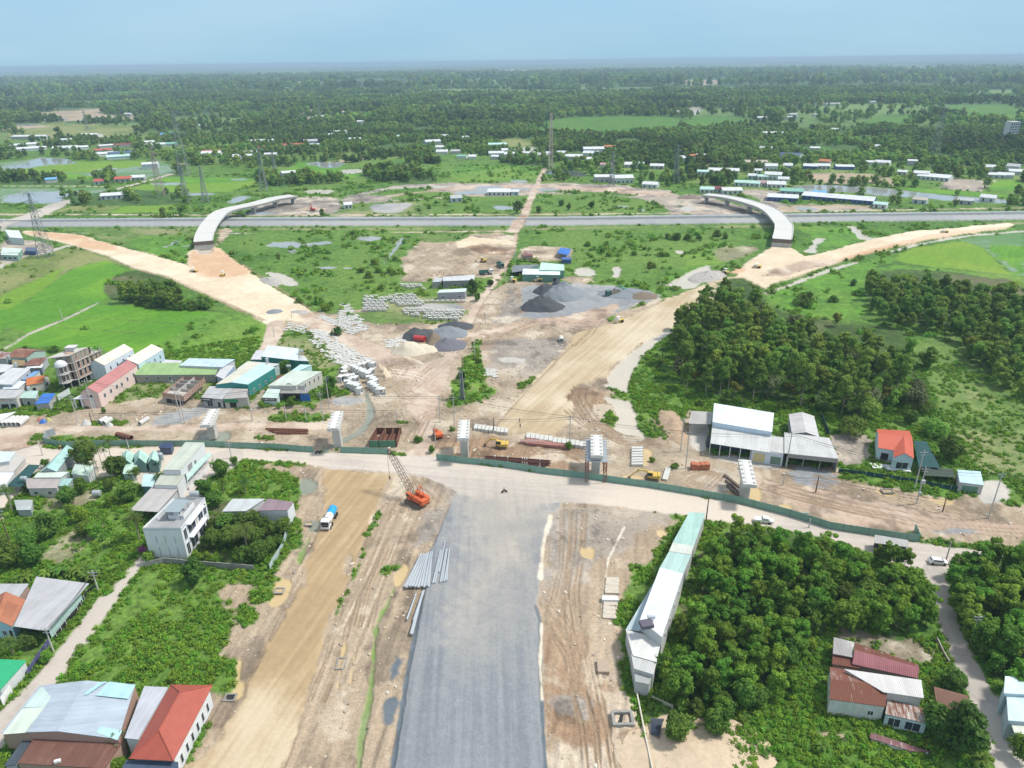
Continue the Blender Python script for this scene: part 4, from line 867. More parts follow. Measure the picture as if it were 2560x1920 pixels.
T('shrub','N',1262,840,.9,'shrub with white flowers at the edge of the lot',1)
T('mango','R',1120,1130,1.2,'broad open tree by the lane beside the rusty roofs',4)
T('mango','R',1140,1480,1.5,'big dark yellow-green tree below the brown awning',3.5); T('mango','R',1060,1420,1.1,'left part tree below the brown awning',3)
T('smalltree','R',1500,1560,1.0,'small tree at the right edge below the blue-white house',2)
T('banana','R',360,1540,1.0,'yellow-green plant clump on the bottom right slope',.8); T('banana','R',1270,1620,1.2,'banana plant at the lane edge, bottom right',1)
T('mango','Q',810,1080,.8,'small round tree against the narrow building front',2)
T('mango','Q',1180,1330,1.0,'bush tree below the wood near the walled plot',2); T('mango','Q',900,1460,1.0,'bush right of the walled plot',1.5)
T('mango','J',780,330,.9,'dark tree between the teal buildings',4); T('mango','J',1200,500,1.1,'tree at the end of the house row beside the box culverts',3); T('smalltree','J',1180,590,1.0,'bush below the tree beside the box culverts',2)
T('smalltree','J',850,680,.9,'dark shrub in front of the blue tarpaulin',2); T('smalltree','J',560,690,.8,'tree in front of the shop with dark board',2); T('smalltree','J',720,700,.8,'shrub left of the blue tarpaulin',2)
T('palm','a',960,1130,.6,'left small palm in front of the unfinished house',4); T('palm','a',1140,1100,.65,'right small palm in front of the unfinished house',4)
T('smalltree','I',1830,420,.7,'small tree in front of the long green roof',3)
T('darkshrub','a',930,210,1.0,'dark bush behind the unfinished house',2); T('smalltree','a',1800,1290,.6,'small bush at the corner of the pink house',1)
T('mango','E',1520,690,1.3,'round dense green tree between the two grey sheds',4.5); T('palm','E',1720,610,1.0,'taller palm by the dirt lane',7); T('mango','E',1660,630,.8,'tree beside the palms at the dirt lane',4); T('mango','E',1560,770,.8,'dark tree below the round tree',2)
T('darkshrub','E',1270,680,.9,'dark bush in front of the left grey shed',1.5); T('palm','E',1518,1090,.5,'small palm at the tip of the green triangle',5)
T('mango','F',432,610,.9,'tree left of the meadow edge',3) if 0 else None
for x,y in ((1480,290),(1560,300),(1640,300),(1730,290),(1880,270),(1940,290)): T('darkshrub','G',x,y,1.5,'dark scrub bush in the right meadow under the highway',1.5,'scrub bushes in the right meadow')
for x,y in ((850,350),(880,440),(1000,350),(1020,430),(1220,420),(1440,430),(1480,430),(1360,520),(1200,350),(900,380),(960,400),(1300,380)): T('shrub','G',x,y,1.6,'green scrub bush in the meadow right of the blue tarpaulin',1.2,'scrub bushes right of the tarpaulin')
T('rowtree','G',1340,530,.55,'small conical tree by the two rectangular ponds',3)
T('rowtree','D',1790,370,.7,'lone dark tree in the left meadow',3)
for x,y in ((700,600),(640,560),(870,560),(900,580),(780,560),(360,860),(400,830),(300,800),(740,500)): T('shrub','E',x,y,1.8,'bush in the green meadow beside the slab yard',1,'bushes beside the slab yard')
for x,y in ((450,1050),(150,800),(1100,80),(1180,60),(1230,20)): T('darkshrub','E',x,y,1.2,'bush along the meadow edge',1,'bushes along the meadow edge')
for x,y in ((880,50),(640,30),(460,80),(700,60)): T('mango','G',x,y,1.1,'round bush tree beyond the highway',2,'round bushes beyond the highway')
for x,y in ((140,880),(620,260),(600,230),(480,380),(520,450),(440,580)): T('shrub','K',x,y,1.2,'bush on the green triangle beside the dirt lane',1,'bushes on the green triangle')
T('smalltree','K',255,965,.7,'round bush at the lane corner by the green hoarding',1); T('shrub','K',410,790,1.0,'bush under the power pole by the first pier',1)
T('shrub','K',1330,940,1.2,'weeds around the pole between the piers',.5); T('shrub','K',1995,1040,.8,'tuft by the muddy puddle near the excavator',.5)
for x,y in ((70,760),(190,800),(210,795)): T('shrub','L',x,y,.7,'weed tuft by the brick stack',.4,'weed tufts by the brick stack')
for x,y in ((900,620),(940,560),(870,870)): T('smalltree','J',x,y,.5,'garden shrub',1) if 0 else None
T('darkshrub','H',970,600,1.3,'dark bush alone in the bright meadow',1.5); T('darkshrub','H',830,720,1.2,'second dark bush in the bright meadow',1.5); T('darkshrub','H',620,740,2.4,'wide dark thicket bush at the edge of the tall wood',2)
for x,y in ((1390,1262),(1440,1285),(1500,1290),(1545,1290)): T('acacia','L',x,y,.9,'acacia standing just in front of the roadside canopy',4.5,'acacias before the roadside canopy')
# ---- countless plants: geometry-node scatters ----
def protos(coll, items):
    c = bpy.data.collections.new(coll)
    for i, me in enumerate(items):
        o = bpy.data.objects.new('%s_%02d' % (coll, i), me); c.objects.link(o)
    return c
def gn_scatter(name, label, xy, z, sc, coll, nprot, cat='plants', flat=None):
    n = len(xy); me = bpy.data.meshes.new(name); me.vertices.add(n)
    V = np.stack([xy[:,0], xy[:,1], z*np.ones(n)], 1); me.vertices.foreach_set('co', V.astype(np.float32).ravel())
    rng = np.random.default_rng(n)
    for nm, val in (('sc', sc*np.ones(n)), ('rot', rng.uniform(0, 6.28, n))):
        a = me.attributes.new(nm, 'FLOAT', 'POINT'); a.data.foreach_set('value', val.astype(np.float32))
    a = me.attributes.new('pick', 'INT', 'POINT'); a.data.foreach_set('value', rng.integers(0, nprot, n).astype(np.int32))
    o = bpy.data.objects.new(name, me); LINK(o); setp(o, label, cat, None, 'stuff')
    ng = bpy.data.node_groups.new(name, 'GeometryNodeTree')
    ng.interface.new_socket('Geometry', in_out='INPUT', socket_type='NodeSocketGeometry'); ng.interface.new_socket('Geometry', in_out='OUTPUT', socket_type='NodeSocketGeometry')
    N = ng.nodes; L = ng.links; gi = N.new('NodeGroupInput'); go = N.new('NodeGroupOutput')
    ip = N.new('GeometryNodeInstanceOnPoints'); ci = N.new('GeometryNodeCollectionInfo'); ci.inputs['Collection'].default_value = coll; ci.inputs['Separate Children'].default_value = True; ci.inputs['Reset Children'].default_value = True
    def attr(nm, ty):
        x = N.new('GeometryNodeInputNamedAttribute'); x.data_type = ty; x.inputs['Name'].default_value = nm; return x.outputs['Attribute']
    cx = N.new('ShaderNodeCombineXYZ'); L.new(attr('rot','FLOAT'), cx.inputs['Z'])
    L.new(gi.outputs[0], ip.inputs['Points']); L.new(ci.outputs[0], ip.inputs['Instance']); ip.inputs['Pick Instance'].default_value = True
    L.new(attr('pick','INT'), ip.inputs['Instance Index']); L.new(cx.outputs[0], ip.inputs['Rotation']); L.new(attr('sc','FLOAT'), ip.inputs['Scale'])
    L.new(ip.outputs[0], go.inputs[0])
    md = o.modifiers.new('scatter', 'NODES'); md.node_group = ng
    return o
def cand(r0, r1, area, seed, a=52):
    """random points between two distances, one per `area` square metres"""
    rng = np.random.default_rng(seed); th = math.radians(a); n = int(th*(r1*r1-r0*r0)/area)
    rr = np.sqrt(rng.uniform(r0*r0, r1*r1, n)); t = rng.uniform(-th, th, n)
    return rr*np.sin(t), rr*np.cos(t), rng
def hz(x, y): return terrain(x, y)[2]
# low weeds near the camera
tufts = []
for i in range(5):
    c, _ = crown_mesh('tuft', 300+i, .62, .95, 0, LM['weeds'], nblob=6, nleaf=75, ls=.20, shape='wide', br=.5); tufts.append(c)
ct = protos('tuft', tufts)
x, y, rng = cand(70, 330, .75, 3)
cl, dt_, hg, tr_, wd, rg, n4, n3 = terrain(x, y)
k = (wd*sst(.28, .52, fbm(x, y, 6, 3, 77)) > rng.uniform(0, 1, len(x))*.8) & (rg == 0)
gn_scatter('ground_cover', 'low weeds and creepers covering the vacant green lots', np.stack([x[k], y[k]], 1), hg[k]-.05, rng.uniform(.5, 1.25, k.sum()), ct, 5, 'weeds'); print('tufts', k.sum())
x, y, rng = cand(330, 900, 22, 4)
cl, dt_, hg, tr_, wd, rg, n4, n3 = terrain(x, y)
k = (wd*sst(.46, .62, fbm(x, y, 16, 3, 78)) > rng.uniform(0, 1, len(x))) & (rg == 0)
gn_scatter('meadow_scrub', 'scrubby growth scattered over the meadows around the highway', np.stack([x[k], y[k]], 1), hg[k]-.05, rng.uniform(.8, 2.6, k.sum())*(1+.6*(rng.uniform(0,1,k.sum())>.85)), ct, 5, 'scrub'); print('scrub', k.sum())
# loose stones on the bare earth
st_ = []
for i in range(3):
    rg_ = np.random.default_rng(i+70); V = rg_.normal(size=(10,3)); V /= np.linalg.norm(V, axis=1)[:,None]; V *= np.array([.5,.4,.3]); bm_ = bpy.data.meshes.new('stone'); import bmesh
    b2 = bmesh.new(); [b2.verts.new(v) for v in V]; bmesh.ops.convex_hull(b2, input=b2.verts); b2.to_mesh(bm_); b2.free(); bm_.materials.append(simplemat('stone%d' % i, ((.50,.40,.29),(.36,.30,.24),(.62,.56,.46))[i], .9, 0, .15, 2)); st_.append(bm_)
x, y, rng = cand(85, 420, 3.2, 8); cl, dt_, hg, tr_, wd, rg, n4, n3 = terrain(x, y)
k = (rg == 0) & (wd < .1) & (cl[:,0] > cl[:,1]*1.12) & (fbm(x, y, 7, 3, 44)*.7+rng.uniform(0,.5,len(x)) > .66)
gn_scatter('loose_stones', 'loose stones and clods strewn over the bare earth', np.stack([x[k], y[k]], 1), hg[k]+.03, .25+1.1*rng.uniform(0, 1, k.sum())**4+.004*(np.hypot(x[k], y[k])-85)*.3, protos('stone', st_), 3, 'stones'); print('stones', k.sum())
# distant woods
fw = []
for i in range(6):
    c, _ = crown_mesh('far_crown', 400+i, 9, 3.4+.4*math.sin(i), 1.2, LM['far'], nblob=9, nleaf=170, ls=1.05, shape='round', br=.5); fw.append(c)
cf = protos('far_crown', fw)
def belt(name, label, r0, r1, area, seed, smin, smax, thr=.5):
    x, y, rng = cand(r0, r1, area, seed, 44)
    cl, dt_, hg, tr_, wd, rg, n4, n3 = terrain(x, y)
    fpp = fbm(x*.35, y, 260, 4, 21); pt = sst(.51, .59, fpp)*sst(900, 2200, np.hypot(x, y))
    dens = tr_*sst(.40, .50, n4*.6+fbm(x, y, 90, 3, 91)*.4)*(1-pt)
    k = (dens > rng.uniform(0, 1, len(x))*.9) & (rg == 0)
    if r0 < 3000:
        for hx, hy, hw_ in HP: k &= ~((np.abs(x-hx*y/hy) < hw_*.6+3) & (y > hy-26) & (y < hy+12))
    s = rng.uniform(smin, smax, k.sum())*(.75+.6*fbm(x[k], y[k], 120, 3, 55))
    gn_scatter(name, label, np.stack([x[k], y[k]], 1), hg[k]-.4, s, cf, 6, 'woods'); print(name, k.sum())
# ---------------- buildings ----------------
class MB:
    def __init__(s): s.v = []; s.f = []; s.m = []; s.uv = []
    def face(s, pts, mat=0, uv=None):
        o = len(s.v); s.v += [tuple(p) for p in pts]; s.f.append(tuple(range(o, o+len(pts)))); s.m.append(mat)
        s.uv.append(uv or [(0,0)]*len(pts))
    def quad_uv(s, a, b, c, d, mat=0):
        """a->b along the eave, a->d up the slope; UV in metres"""
        a, b, c, d = map(Vector, (a,b,c,d)); u = (b-a); L = u.length or 1; u = u/L
        def q(p): r_ = p-a; x = r_.dot(u); return (x, (r_-u*x).length)
        s.face([a,b,c,d], mat, [q(a),q(b),q(c),q(d)])
    def box(s, cx, cy, cz, sx, sy, sz, rot=0, mat=0, tilt=None, bev=0):
        """centre of the box, full sizes; rot about z; optional Matrix tilt"""
        Rm = Matrix.Rotation(rot, 3, 'Z')
        if tilt is not None: Rm = Rm @ tilt
        c = Vector((cx,cy,cz)); h = (sx/2, sy/2, sz/2)
        if bev:
            e = min(bev, h[0]*.9, h[1]*.9)
            ring = lambda k, z: [c+Rm@Vector((x,y,z)) for x, y in ((-h[0]+k,-h[1]),(h[0]-k,-h[1]),(h[0],-h[1]+k),(h[0],h[1]-k),(h[0]-k,h[1]),(-h[0]+k,h[1]),(-h[0],h[1]-k),(-h[0],-h[1]+k))]
            tp = [c+(p-c)-Rm@Vector((0,0,0)) for p in ring(e, h[2]-e*.6)]; bt = ring(e, -h[2])
            hh = (h[0]-e*.6, h[1]-e*.6); tt = [c+Rm@Vector((x,y,h[2])) for x, y in ((-hh[0]+e,-hh[1]),(hh[0]-e,-hh[1]),(hh[0],-hh[1]+e),(hh[0],hh[1]-e),(hh[0]-e,hh[1]),(-hh[0]+e,hh[1]),(-hh[0],hh[1]-e),(-hh[0],-hh[1]+e))]
            for i in range(8):
                j = (i+1) % 8; s.face([bt[i],bt[j],tp[j],tp[i]], mat); s.face([tp[i],tp[j],tt[j],tt[i]], mat)
            s.face(tt, mat); s.face(bt[::-1], mat); return
        p = [c+Rm@Vector((x*h[0],y*h[1],z*h[2])) for z in (-1,1) for (x,y) in ((-1,-1),(1,-1),(1,1),(-1,1))]
        for q in ((0,3,2,1),(4,5,6,7),(0,1,5,4),(1,2,6,5),(2,3,7,6),(3,0,4,7)): s.face([p[i] for i in q], mat)
    def prism(s, poly, z0, z1, mat=0, top=None):
        """poly: list of (x, y) ; z may be number"""
        n = len(poly)
        s.face([(x,y,z1) for x,y in poly], top if top is not None else mat); s.face([(x,y,z0) for x,y in poly][::-1], mat)
        for i in range(n):
            a, b = poly[i], poly[(i+1)%n]; s.face([(a[0],a[1],z0),(b[0],b[1],z0),(b[0],b[1],z1),(a[0],a[1],z1)], mat, [(0,z0),(math.dist(a,b),z0),(math.dist(a,b),z1),(0,z1)])
    def tube(s, pts, rad, n=8, mat=0, cap=True):
        rad = rad if isinstance(rad, (list,tuple)) else [rad]*len(pts)
        V, F = tube_vf(pts, rad, n); o = len(s.v); s.v += [tuple(p) for p in V]
        for f in F: s.f.append(tuple(i+o for i in f)); s.m.append(mat); s.uv.append([(0,0)]*4)
        if cap:
            m_ = len(pts)-1; s.f.append(tuple(o+i for i in range(n))[::-1]); s.m.append(mat); s.uv.append([(0,0)]*n)
            s.f.append(tuple(o+m_*n+i for i in range(n))); s.m.append(mat); s.uv.append([(0,0)]*n)
    def lathe(s, c, prof, n=12, mat=0):
        rings = [[(c[0]+r_*math.cos(6.28318*j/n), c[1]+r_*math.sin(6.28318*j/n), c[2]+z) for j in range(n)] for r_, z in prof]
        for a, b in zip(rings, rings[1:]):
            for j in range(n): s.face([a[j], a[(j+1)%n], b[(j+1)%n], b[j]], mat)
    def mesh(s, name, mats, off=(0,0,0), smooth=False):
        me = bpy.data.meshes.new(name); me.from_pydata([(v[0]-off[0], v[1]-off[1], v[2]-off[2]) for v in s.v], [], s.f)
        for m in (mats if isinstance(mats, (list,tuple)) else [mats]): me.materials.append(m)
        me.polygons.foreach_set('material_index', s.m)
        ul = me.uv_layers.new(name='UVMap'); ul.data.foreach_set('uv', [c for f in s.uv for q in f for c in q])
        if smooth: me.polygons.foreach_set('use_smooth', [True]*len(s.f))
        me.update(); return me
    def build(s, name, mats, parent=None, off=None, smooth=False):
        if off is None: off = parent['_o'] if parent is not None and '_o' in parent else (0,0,0)
        o = bpy.data.objects.new(name, s.mesh(name, mats, off, smooth)); LINK(o)
        if parent is not None: o.parent = parent
        return o
def empty(name, loc, label, cat, group=None, rot=0):
    e = bpy.data.objects.new(name, None); LINK(e); e.location = loc; e.rotation_euler = (0,0,rot); setp(e, label, cat, group); e['_o'] = tuple(loc); return e
MC = {}
def corr(c, dirt=None, rust=.0, name='sheet'):
    """corrugated sheet: seams every metre, streaks of dirt running down the slope"""
    key = ('c', c, dirt, rust)
    if key in MC: return MC[key]
    m, n, b = newmat(name+'_metal'); uv = nd(n, 'ShaderNodeUVMap'); geo = nd(n, 'ShaderNodeNewGeometry')
    sx = nd(n, 'ShaderNodeSeparateXYZ'); n.links.new(uv.outputs[0], sx.inputs[0])
    u = mth(n, 'DIVIDE', sx.outputs[0], 1.07); fl = mth(n, 'FLOOR', u); fr_ = mth(n, 'FRACT', u)
    wn = nd(n, 'ShaderNodeTexWhiteNoise', noise_dimensions='1D'); n.links.new(fl, wn.inputs['W'])
    seam = mth(n, 'MULTIPLY', mth(n, 'LESS_THAN', fr_, .07), -.16)
    rib = mth(n, 'MULTIPLY', mth(n, 'SINE', mth(n, 'MULTIPLY', sx.outputs[0], 6.283/.36)), .045)
    mp = nd(n, 'ShaderNodeMapping'); mp.inputs['Scale'].default_value = (1.6,.22,1); n.links.new(uv.outputs[0], mp.inputs[0])
    st = noise(n, mp.outputs[0], 1.0, 5, .7); bl = noise(n, geo.outputs['Position'], .22, 4, .6)
    k = mth(n, 'ADD', mth(n, 'ADD', mth(n, 'ADD', mth(n,'MULTIPLY',mth(n,'SUBTRACT',wn.outputs[0],.5),.10), seam), rib), mth(n, 'ADD', mth(n,'MULTIPLY',mth(n,'SUBTRACT',st,.5),.35), mth(n,'MULTIPLY',mth(n,'SUBTRACT',bl,.5),.45)))
    k = mth(n, 'ADD', k, 1.0)
    vm = nd(n, 'ShaderNodeVectorMath', operation='SCALE'); vm.inputs[0].default_value = c; n.links.new(k, vm.inputs['Scale']); co_ = vm.outputs[0]
    if rust:
        mr = nd(n, 'ShaderNodeMapRange'); mr.inputs['From Min'].default_value = .62-.30*rust; mr.inputs['From Max'].default_value = .74-.30*rust
        n.links.new(mth(n,'ADD',mth(n,'MULTIPLY',st,.6),mth(n,'MULTIPLY',bl,.4)), mr.inputs[0])
        co_ = mixc(n, mr.outputs[0], co_, dirt or (.16,.07,.04))
    n.links.new(co_, b.inputs['Base Color']); b.inputs['Roughness'].default_value = .6; b.inputs['Specular IOR Level'].default_value = .15
    bp = nd(n, 'ShaderNodeBump'); bp.inputs['Strength'].default_value = .35; bp.inputs['Distance'].default_value = .05
    n.links.new(mth(n, 'SINE', mth(n, 'MULTIPLY', sx.outputs[0], 6.283/.36)), bp.inputs['Height']); n.links.new(bp.outputs[0], b.inputs['Normal'])
    MC[key] = m; return m
def plas(c, dirty=.5, name='plaster'):
    key = ('p', c, dirty)
    if key in MC: return MC[key]
    m, n, b = newmat(name); geo = nd(n, 'ShaderNodeNewGeometry')
    mp = nd(n, 'ShaderNodeMapping'); mp.inputs['Scale'].default_value = (1,1,.25); n.links.new(geo.outputs['Position'], mp.inputs[0])
    st = noise(n, mp.outputs[0], 1.3, 5, .7); bl = noise(n, geo.outputs['Position'], .35, 4, .6)
    k = mth(n, 'ADD', mth(n, 'ADD', mth(n,'MULTIPLY',mth(n,'SUBTRACT',st,.5),.7*dirty), mth(n,'MULTIPLY',mth(n,'SUBTRACT',bl,.5),.6*dirty)), 1.0)
    vm = nd(n, 'ShaderNodeVectorMath', operation='SCALE'); vm.inputs[0].default_value = c; n.links.new(k, vm.inputs['Scale'])
    n.links.new(vm.outputs[0], b.inputs['Base Color']); b.inputs['Roughness'].default_value = .85
    MC[key] = m; return m
def brick(c=(.42,.19,.11), mortar=(.40,.36,.31)):
    key = ('b', c)
    if key in MC: return MC[key]
    m, n, b = newmat('brick'); tc = nd(n, 'ShaderNodeTexCoord'); bt = nd(n, 'ShaderNodeTexBrick'); sx = nd(n, 'ShaderNodeSeparateXYZ'); n.links.new(tc.outputs['Object'], sx.inputs[0])
    cx = nd(n, 'ShaderNodeCombineXYZ'); n.links.new(mth(n,'ADD',sx.outputs[0],sx.outputs[1]), cx.inputs[0]); n.links.new(sx.outputs[2], cx.inputs[1]); n.links.new(cx.outputs[0], bt.inputs[0])
    bt.inputs['Scale'].default_value = 1; bt.inputs['Brick Width'].default_value = .4; bt.inputs['Row Height'].default_value = .2; bt.inputs['Mortar Size'].default_value = .02
    bt.inputs['Color1'].default_value = (*c,1); bt.inputs['Color2'].default_value = (c[0]*1.25,c[1]*1.3,c[2]*1.3,1); bt.inputs['Mortar'].default_value = (*mortar,1)
    geo = nd(n, 'ShaderNodeNewGeometry'); f = noise(n, geo.outputs['Position'], .8, 4, .7)
    cc = mixc(n, mth(n,'MULTIPLY',f,.6), bt.outputs[0], (.40,.34,.29)); n.links.new(cc, b.inputs['Base Color']); b.inputs['Roughness'].default_value = .9
    MC[key] = m; return m
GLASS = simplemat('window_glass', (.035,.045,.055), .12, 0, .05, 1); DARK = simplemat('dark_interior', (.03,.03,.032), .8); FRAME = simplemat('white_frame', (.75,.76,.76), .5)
CONC = simplemat('concrete', (.52,.50,.46), .85, 0, .12, .8, (.34,.32,.29,.56)); CONCL = simplemat('pale_concrete', (.60,.59,.56), .85, 0, .09, .9, (.50,.48,.43,.60))
CONCD = simplemat('weathered_concrete', (.30,.29,.27), .9, 0, .2, 1.0, (.14,.13,.12,.55))
WHITE = (.68,.69,.69); DW = (.58,.59,.58); GREY = (.46,.46,.46); LG = (.56,.57,.58); TEAL = (.05,.22,.20); MINT = (.42,.58,.52); AQUA = (.48,.66,.66); CREAM = (.66,.63,.52); RUST = (.20,.085,.055); BLUE = (.08,.24,.52)
PALEB = (.50,.62,.70); GREEN = (.30,.44,.20); ORANGE = (.50,.14,.07); PINKR = (.46,.20,.19)
def wallpt(a, b, t, z): return (a[0]+(b[0]-a[0])*t, a[1]+(b[1]-a[1])*t, z)
def opening(root, a, b, t0, t1, z0, z1, kind='window', out=.06, label=None, mat=None):
    """an opening with frame and pane on the wall that runs from a to b (outside on its right hand)"""
    A = Vector(wallpt(a,b,t0,0)); B = Vector(wallpt(a,b,t1,0)); d = (B-A); L = d.length
    if L < .05: return
    d /= L; nrm = Vector((d.y, -d.x, 0)); f = MB(); fw = .09
    rt_ = math.atan2(d.y, d.x)
    c = (A+B)/2+nrm*(out/2)
    for (u, w_, zc, hh) in ((0, L, z1-fw/2, fw), (0, L, z0+fw/2, fw), (-L/2+fw/2, fw, (z0+z1)/2, z1-z0-2*fw), (L/2-fw/2, fw, (z0+z1)/2, z1-z0-2*fw)) + (((0, fw*.7, (z0+z1)/2, z1-z0-2*fw),) if kind == 'window' and L > 1 else ()):
        p = c+d*u; f.box(p.x, p.y, zc, w_, out, hh, rt_)
    g = MB(); g.box(c.x-nrm.x*.01, c.y-nrm.y*.01, (z0+z1)/2, L-2*fw, out*.5, z1-z0-2*fw, rt_)
    if kind == 'window':
        o = f.build('window', FRAME, root); g.build('pane', mat or GLASS, o, off=root['_o'])
    else:
        o = g.build(kind, mat or DARK, root); f.build('frame', FRAME, o, off=root['_o'])
    if label: o['label'] = label
    return o
def walls_of(name, root, poly, z0, z1, mat, skip=(), gable=None):
    m = MB(); n = len(poly)
    for i in range(n):
        if i in skip: continue
        a, b = poly[i], poly[(i+1)%n]; za = z1[i] if isinstance(z1, (list,tuple)) else z1; zb = z1[(i+1)%n] if isinstance(z1, (list,tuple)) else z1
        pts = [(a[0],a[1],z0),(b[0],b[1],z0),(b[0],b[1],zb)]
        if gable and i in gable: mx_ = ((a[0]+b[0])/2, (a[1]+b[1])/2, gable[i]); pts.append(mx_)
        pts.append((a[0],a[1],za))
        m.face(pts, 0)
        # thickness: inner skin
        m.face([(p[0]*.996+.004*sum(q[0] for q in poly)/n, p[1]*.996+.004*sum(q[1] for q in poly)/n, p[2]) for p in pts][::-1], 0)
    return m.build(name, mat, root)
def slab(root, name, pts, th, mat, uvq=True):
    """a thin sheet with thickness through 3 or 4 points given along the eave first"""
    m = MB(); p = [Vector(q) for q in pts]; dn = Vector((0,0,-th))
    if len(p) == 4: m.quad_uv(*p)
    else:
        u = (p[1]-p[0]).normalized(); m.face(p, 0, [((q-p[0]).dot(u), ((q-p[0])-u*(q-p[0]).dot(u)).length) for q in p])
    m.face([q+dn for q in p][::-1], 0)
    for i in range(len(p)):
        a, b = p[i], p[(i+1)%len(p)]; m.face([a+dn, b+dn, b, a], 0)
    return m.build(name, mat, root)
def house(name, label, t, FL, FR, BR, BL=None, z=3.5, roof='flat', rz=None, rc=None, wc=None, over=.35, win=(), ridge='along', cat='house', group=None, wallskip=(), low=None, zb=0, rmat2=None, nowall=False, plain=False, parapet=0):
    """corners are photograph positions of the eaves, at height z. along = ridge from front to back"""
    fl, fr, br = (P(t, *q, z) for q in (FL, FR, BR)); bl = P(t, *BL, z) if BL else fl+br-fr
    c = (fl+fr+br+bl)/4; base = (c.x, c.y, zb); root = empty(name, base, label, cat, group)
    E = [fl, fr, br, bl]
    W4 = []
    for q in E:
        d = Vector((c.x-q.x, c.y-q.y, 0)); L = d.length; W4.append((q.x+d.x/L*over, q.y+d.y/L*over))
    zr = rz if rz is not None else z+1.4
    wm = wc if wc is not None and not isinstance(wc, tuple) else plas(wc or DW); rm = rc if rc is not None and not isinstance(rc, tuple) else corr(rc or DW)
    if roof == 'flat':
        if not nowall: walls_of('wall', root, W4, zb, z+parapet, wm, wallskip)
        slab(root, 'roof', E if not parapet else [(*q, z) for q in W4], .15, rm)
    elif roof == 'shed':      # high at the back unless rz < z
        hi = [Vector((br.x,br.y,zr)), Vector((bl.x,bl.y,zr))]
        if not nowall: walls_of('wall', root, W4, zb, [z-.02,z-.02,zr-.05,zr-.05], wm, wallskip)
        slab(root, 'roof', [fl, fr, hi[0], hi[1]], .12, rm)
    elif roof == 'sheds':     # high on the right
        walls_of('wall', root, W4, zb, [z-.02,zr-.05,zr-.05,z-.02], wm, wallskip)
        slab(root, 'roof', [bl, fl, Vector((fr.x,fr.y,zr)), Vector((br.x,br.y,zr))], .12, rm)
    elif roof == 'gable':
        if ridge == 'along': r0 = (fl+fr)/2; r1 = (bl+br)/2; g = {0: zr-.12, 2: zr-.12}
        else: r0 = (fl+bl)/2; r1 = (fr+br)/2; g = {1: zr-.12, 3: zr-.12}
        r0.z = r1.z = zr
        if not nowall: walls_of('wall', root, W4, zb, z-.05, wm, wallskip, g)
        if ridge == 'along':
            slab(root, 'roof', [fr, br, r1, r0], .12, rm); slab(root, 'roof', [bl, fl, r0, r1], .12, rmat2 or rm)
        else:
            slab(root, 'roof', [fl, fr, r1, r0], .12, rm); slab(root, 'roof', [br, bl, r0, r1], .12, rmat2 or rm)
    elif roof == 'hip':
        L1 = (br-fr).length; L2 = (fr-fl).length
        if L1 > L2: r0 = (fl+fr)/2; r1 = (bl+br)/2
        else: r0 = (fl+bl)/2; r1 = (fr+br)/2
        k = min(L1,L2)/max(L1,L2)*.5; d = r1-r0; r0, r1 = r0+d*k, r1-d*k; r0.z = r1.z = zr
        walls_of('wall', root, W4, zb, z-.05, wm, wallskip)
        m = MB()
        if L1 > L2: fs = [[fl,fr,r0],[fr,br,r1,r0],[br,bl,r1],[bl,fl,r0,r1]]
        else: fs = [[fl,fr,r1,r0],[fr,br,r1],[br,bl,r0,r1],[bl,fl,r0]]
        for f in fs:
            if len(f) == 4: m.quad_uv(*f)
            else:
                u = (f[1]-f[0]).normalized(); m.face(f, 0, [((q-f[0]).dot(u), ((q-f[0])-u*(q-f[0]).dot(u)).length) for q in f])
        m.face([q+Vector((0,0,-.12)) for q in E][::-1], 0)
        for i in range(4): m.face([E[i]+Vector((0,0,-.12)), E[(i+1)%4]+Vector((0,0,-.12)), E[(i+1)%4], E[i]])
        m.build('roof', rm, root)
        if not plain:
            rd = MB()
            for q in E: rd.tube([q+Vector((0,0,.05)), (r0 if (q-r0).length < (q-r1).length else r1)+Vector((0,0,.08))], .10, 5)
            rd.tube([r0+Vector((0,0,.08)), r1+Vector((0,0,.08))], .12, 5); rd.build('ridge_tiles', rm, root)
    # openings: (side 0 front 1 right 2 back 3 left, t0, t1, z0, z1, kind[, material])
    for w in win:
        s_, t0, t1, z0, z1 = w[:5]; kd = w[5] if len(w) > 5 else 'window'
        opening(root, W4[s_], W4[(s_+1)%4], t0, t1, zb+z0, zb+z1, kd, mat=(w[6] if len(w) > 6 else None))
    root['_w'] = [c_ for q in W4 for c_ in q]
    return root
def wrow(side, n, z0, z1, w=.08, a=.06, b=.94):
    return [(side, a+(b-a)*(i+.5)/n-w/2, a+(b-a)*(i+.5)/n+w/2, z0, z1) for i in range(n)]
def lettering(text, loc, rotz, size, mat, extr=.01):
    """real mesh letters; '-' draws a run of small illegible strokes"""
    cu = bpy.data.curves.new('lettering', 'FONT'); cu.body = text; cu.size = size; cu.extrude = extr; cu.align_x = 'CENTER'; cu.align_y = 'CENTER'; cu.resolution_u = 2
    t_ = bpy.data.objects.new('tmp', cu); me = bpy.data.meshes.new_from_object(t_); bpy.data.objects.remove(t_); me.materials.clear(); me.materials.append(mat)
    o = bpy.data.objects.new('lettering', me); LINK(o); o.rotation_euler = (math.radians(90), 0, rotz); o.location = loc
    return o
def strokes(o, c, d, L, z, h, mat, off, seed=1):
    r_ = random.Random(seed); m = MB(); x = -L/2
    while x < L/2-.2:
        w = r_.uniform(.12,.3); p = c+d*(x+w/2)
        m.box(p.x, p.y, z+r_.uniform(-.03,.03), w, .04, h*r_.uniform(.7,1), math.atan2(d.y,d.x)); x += w+r_.choice([.07,.08,.28])
    m.build('lettering', mat, o, off=off)
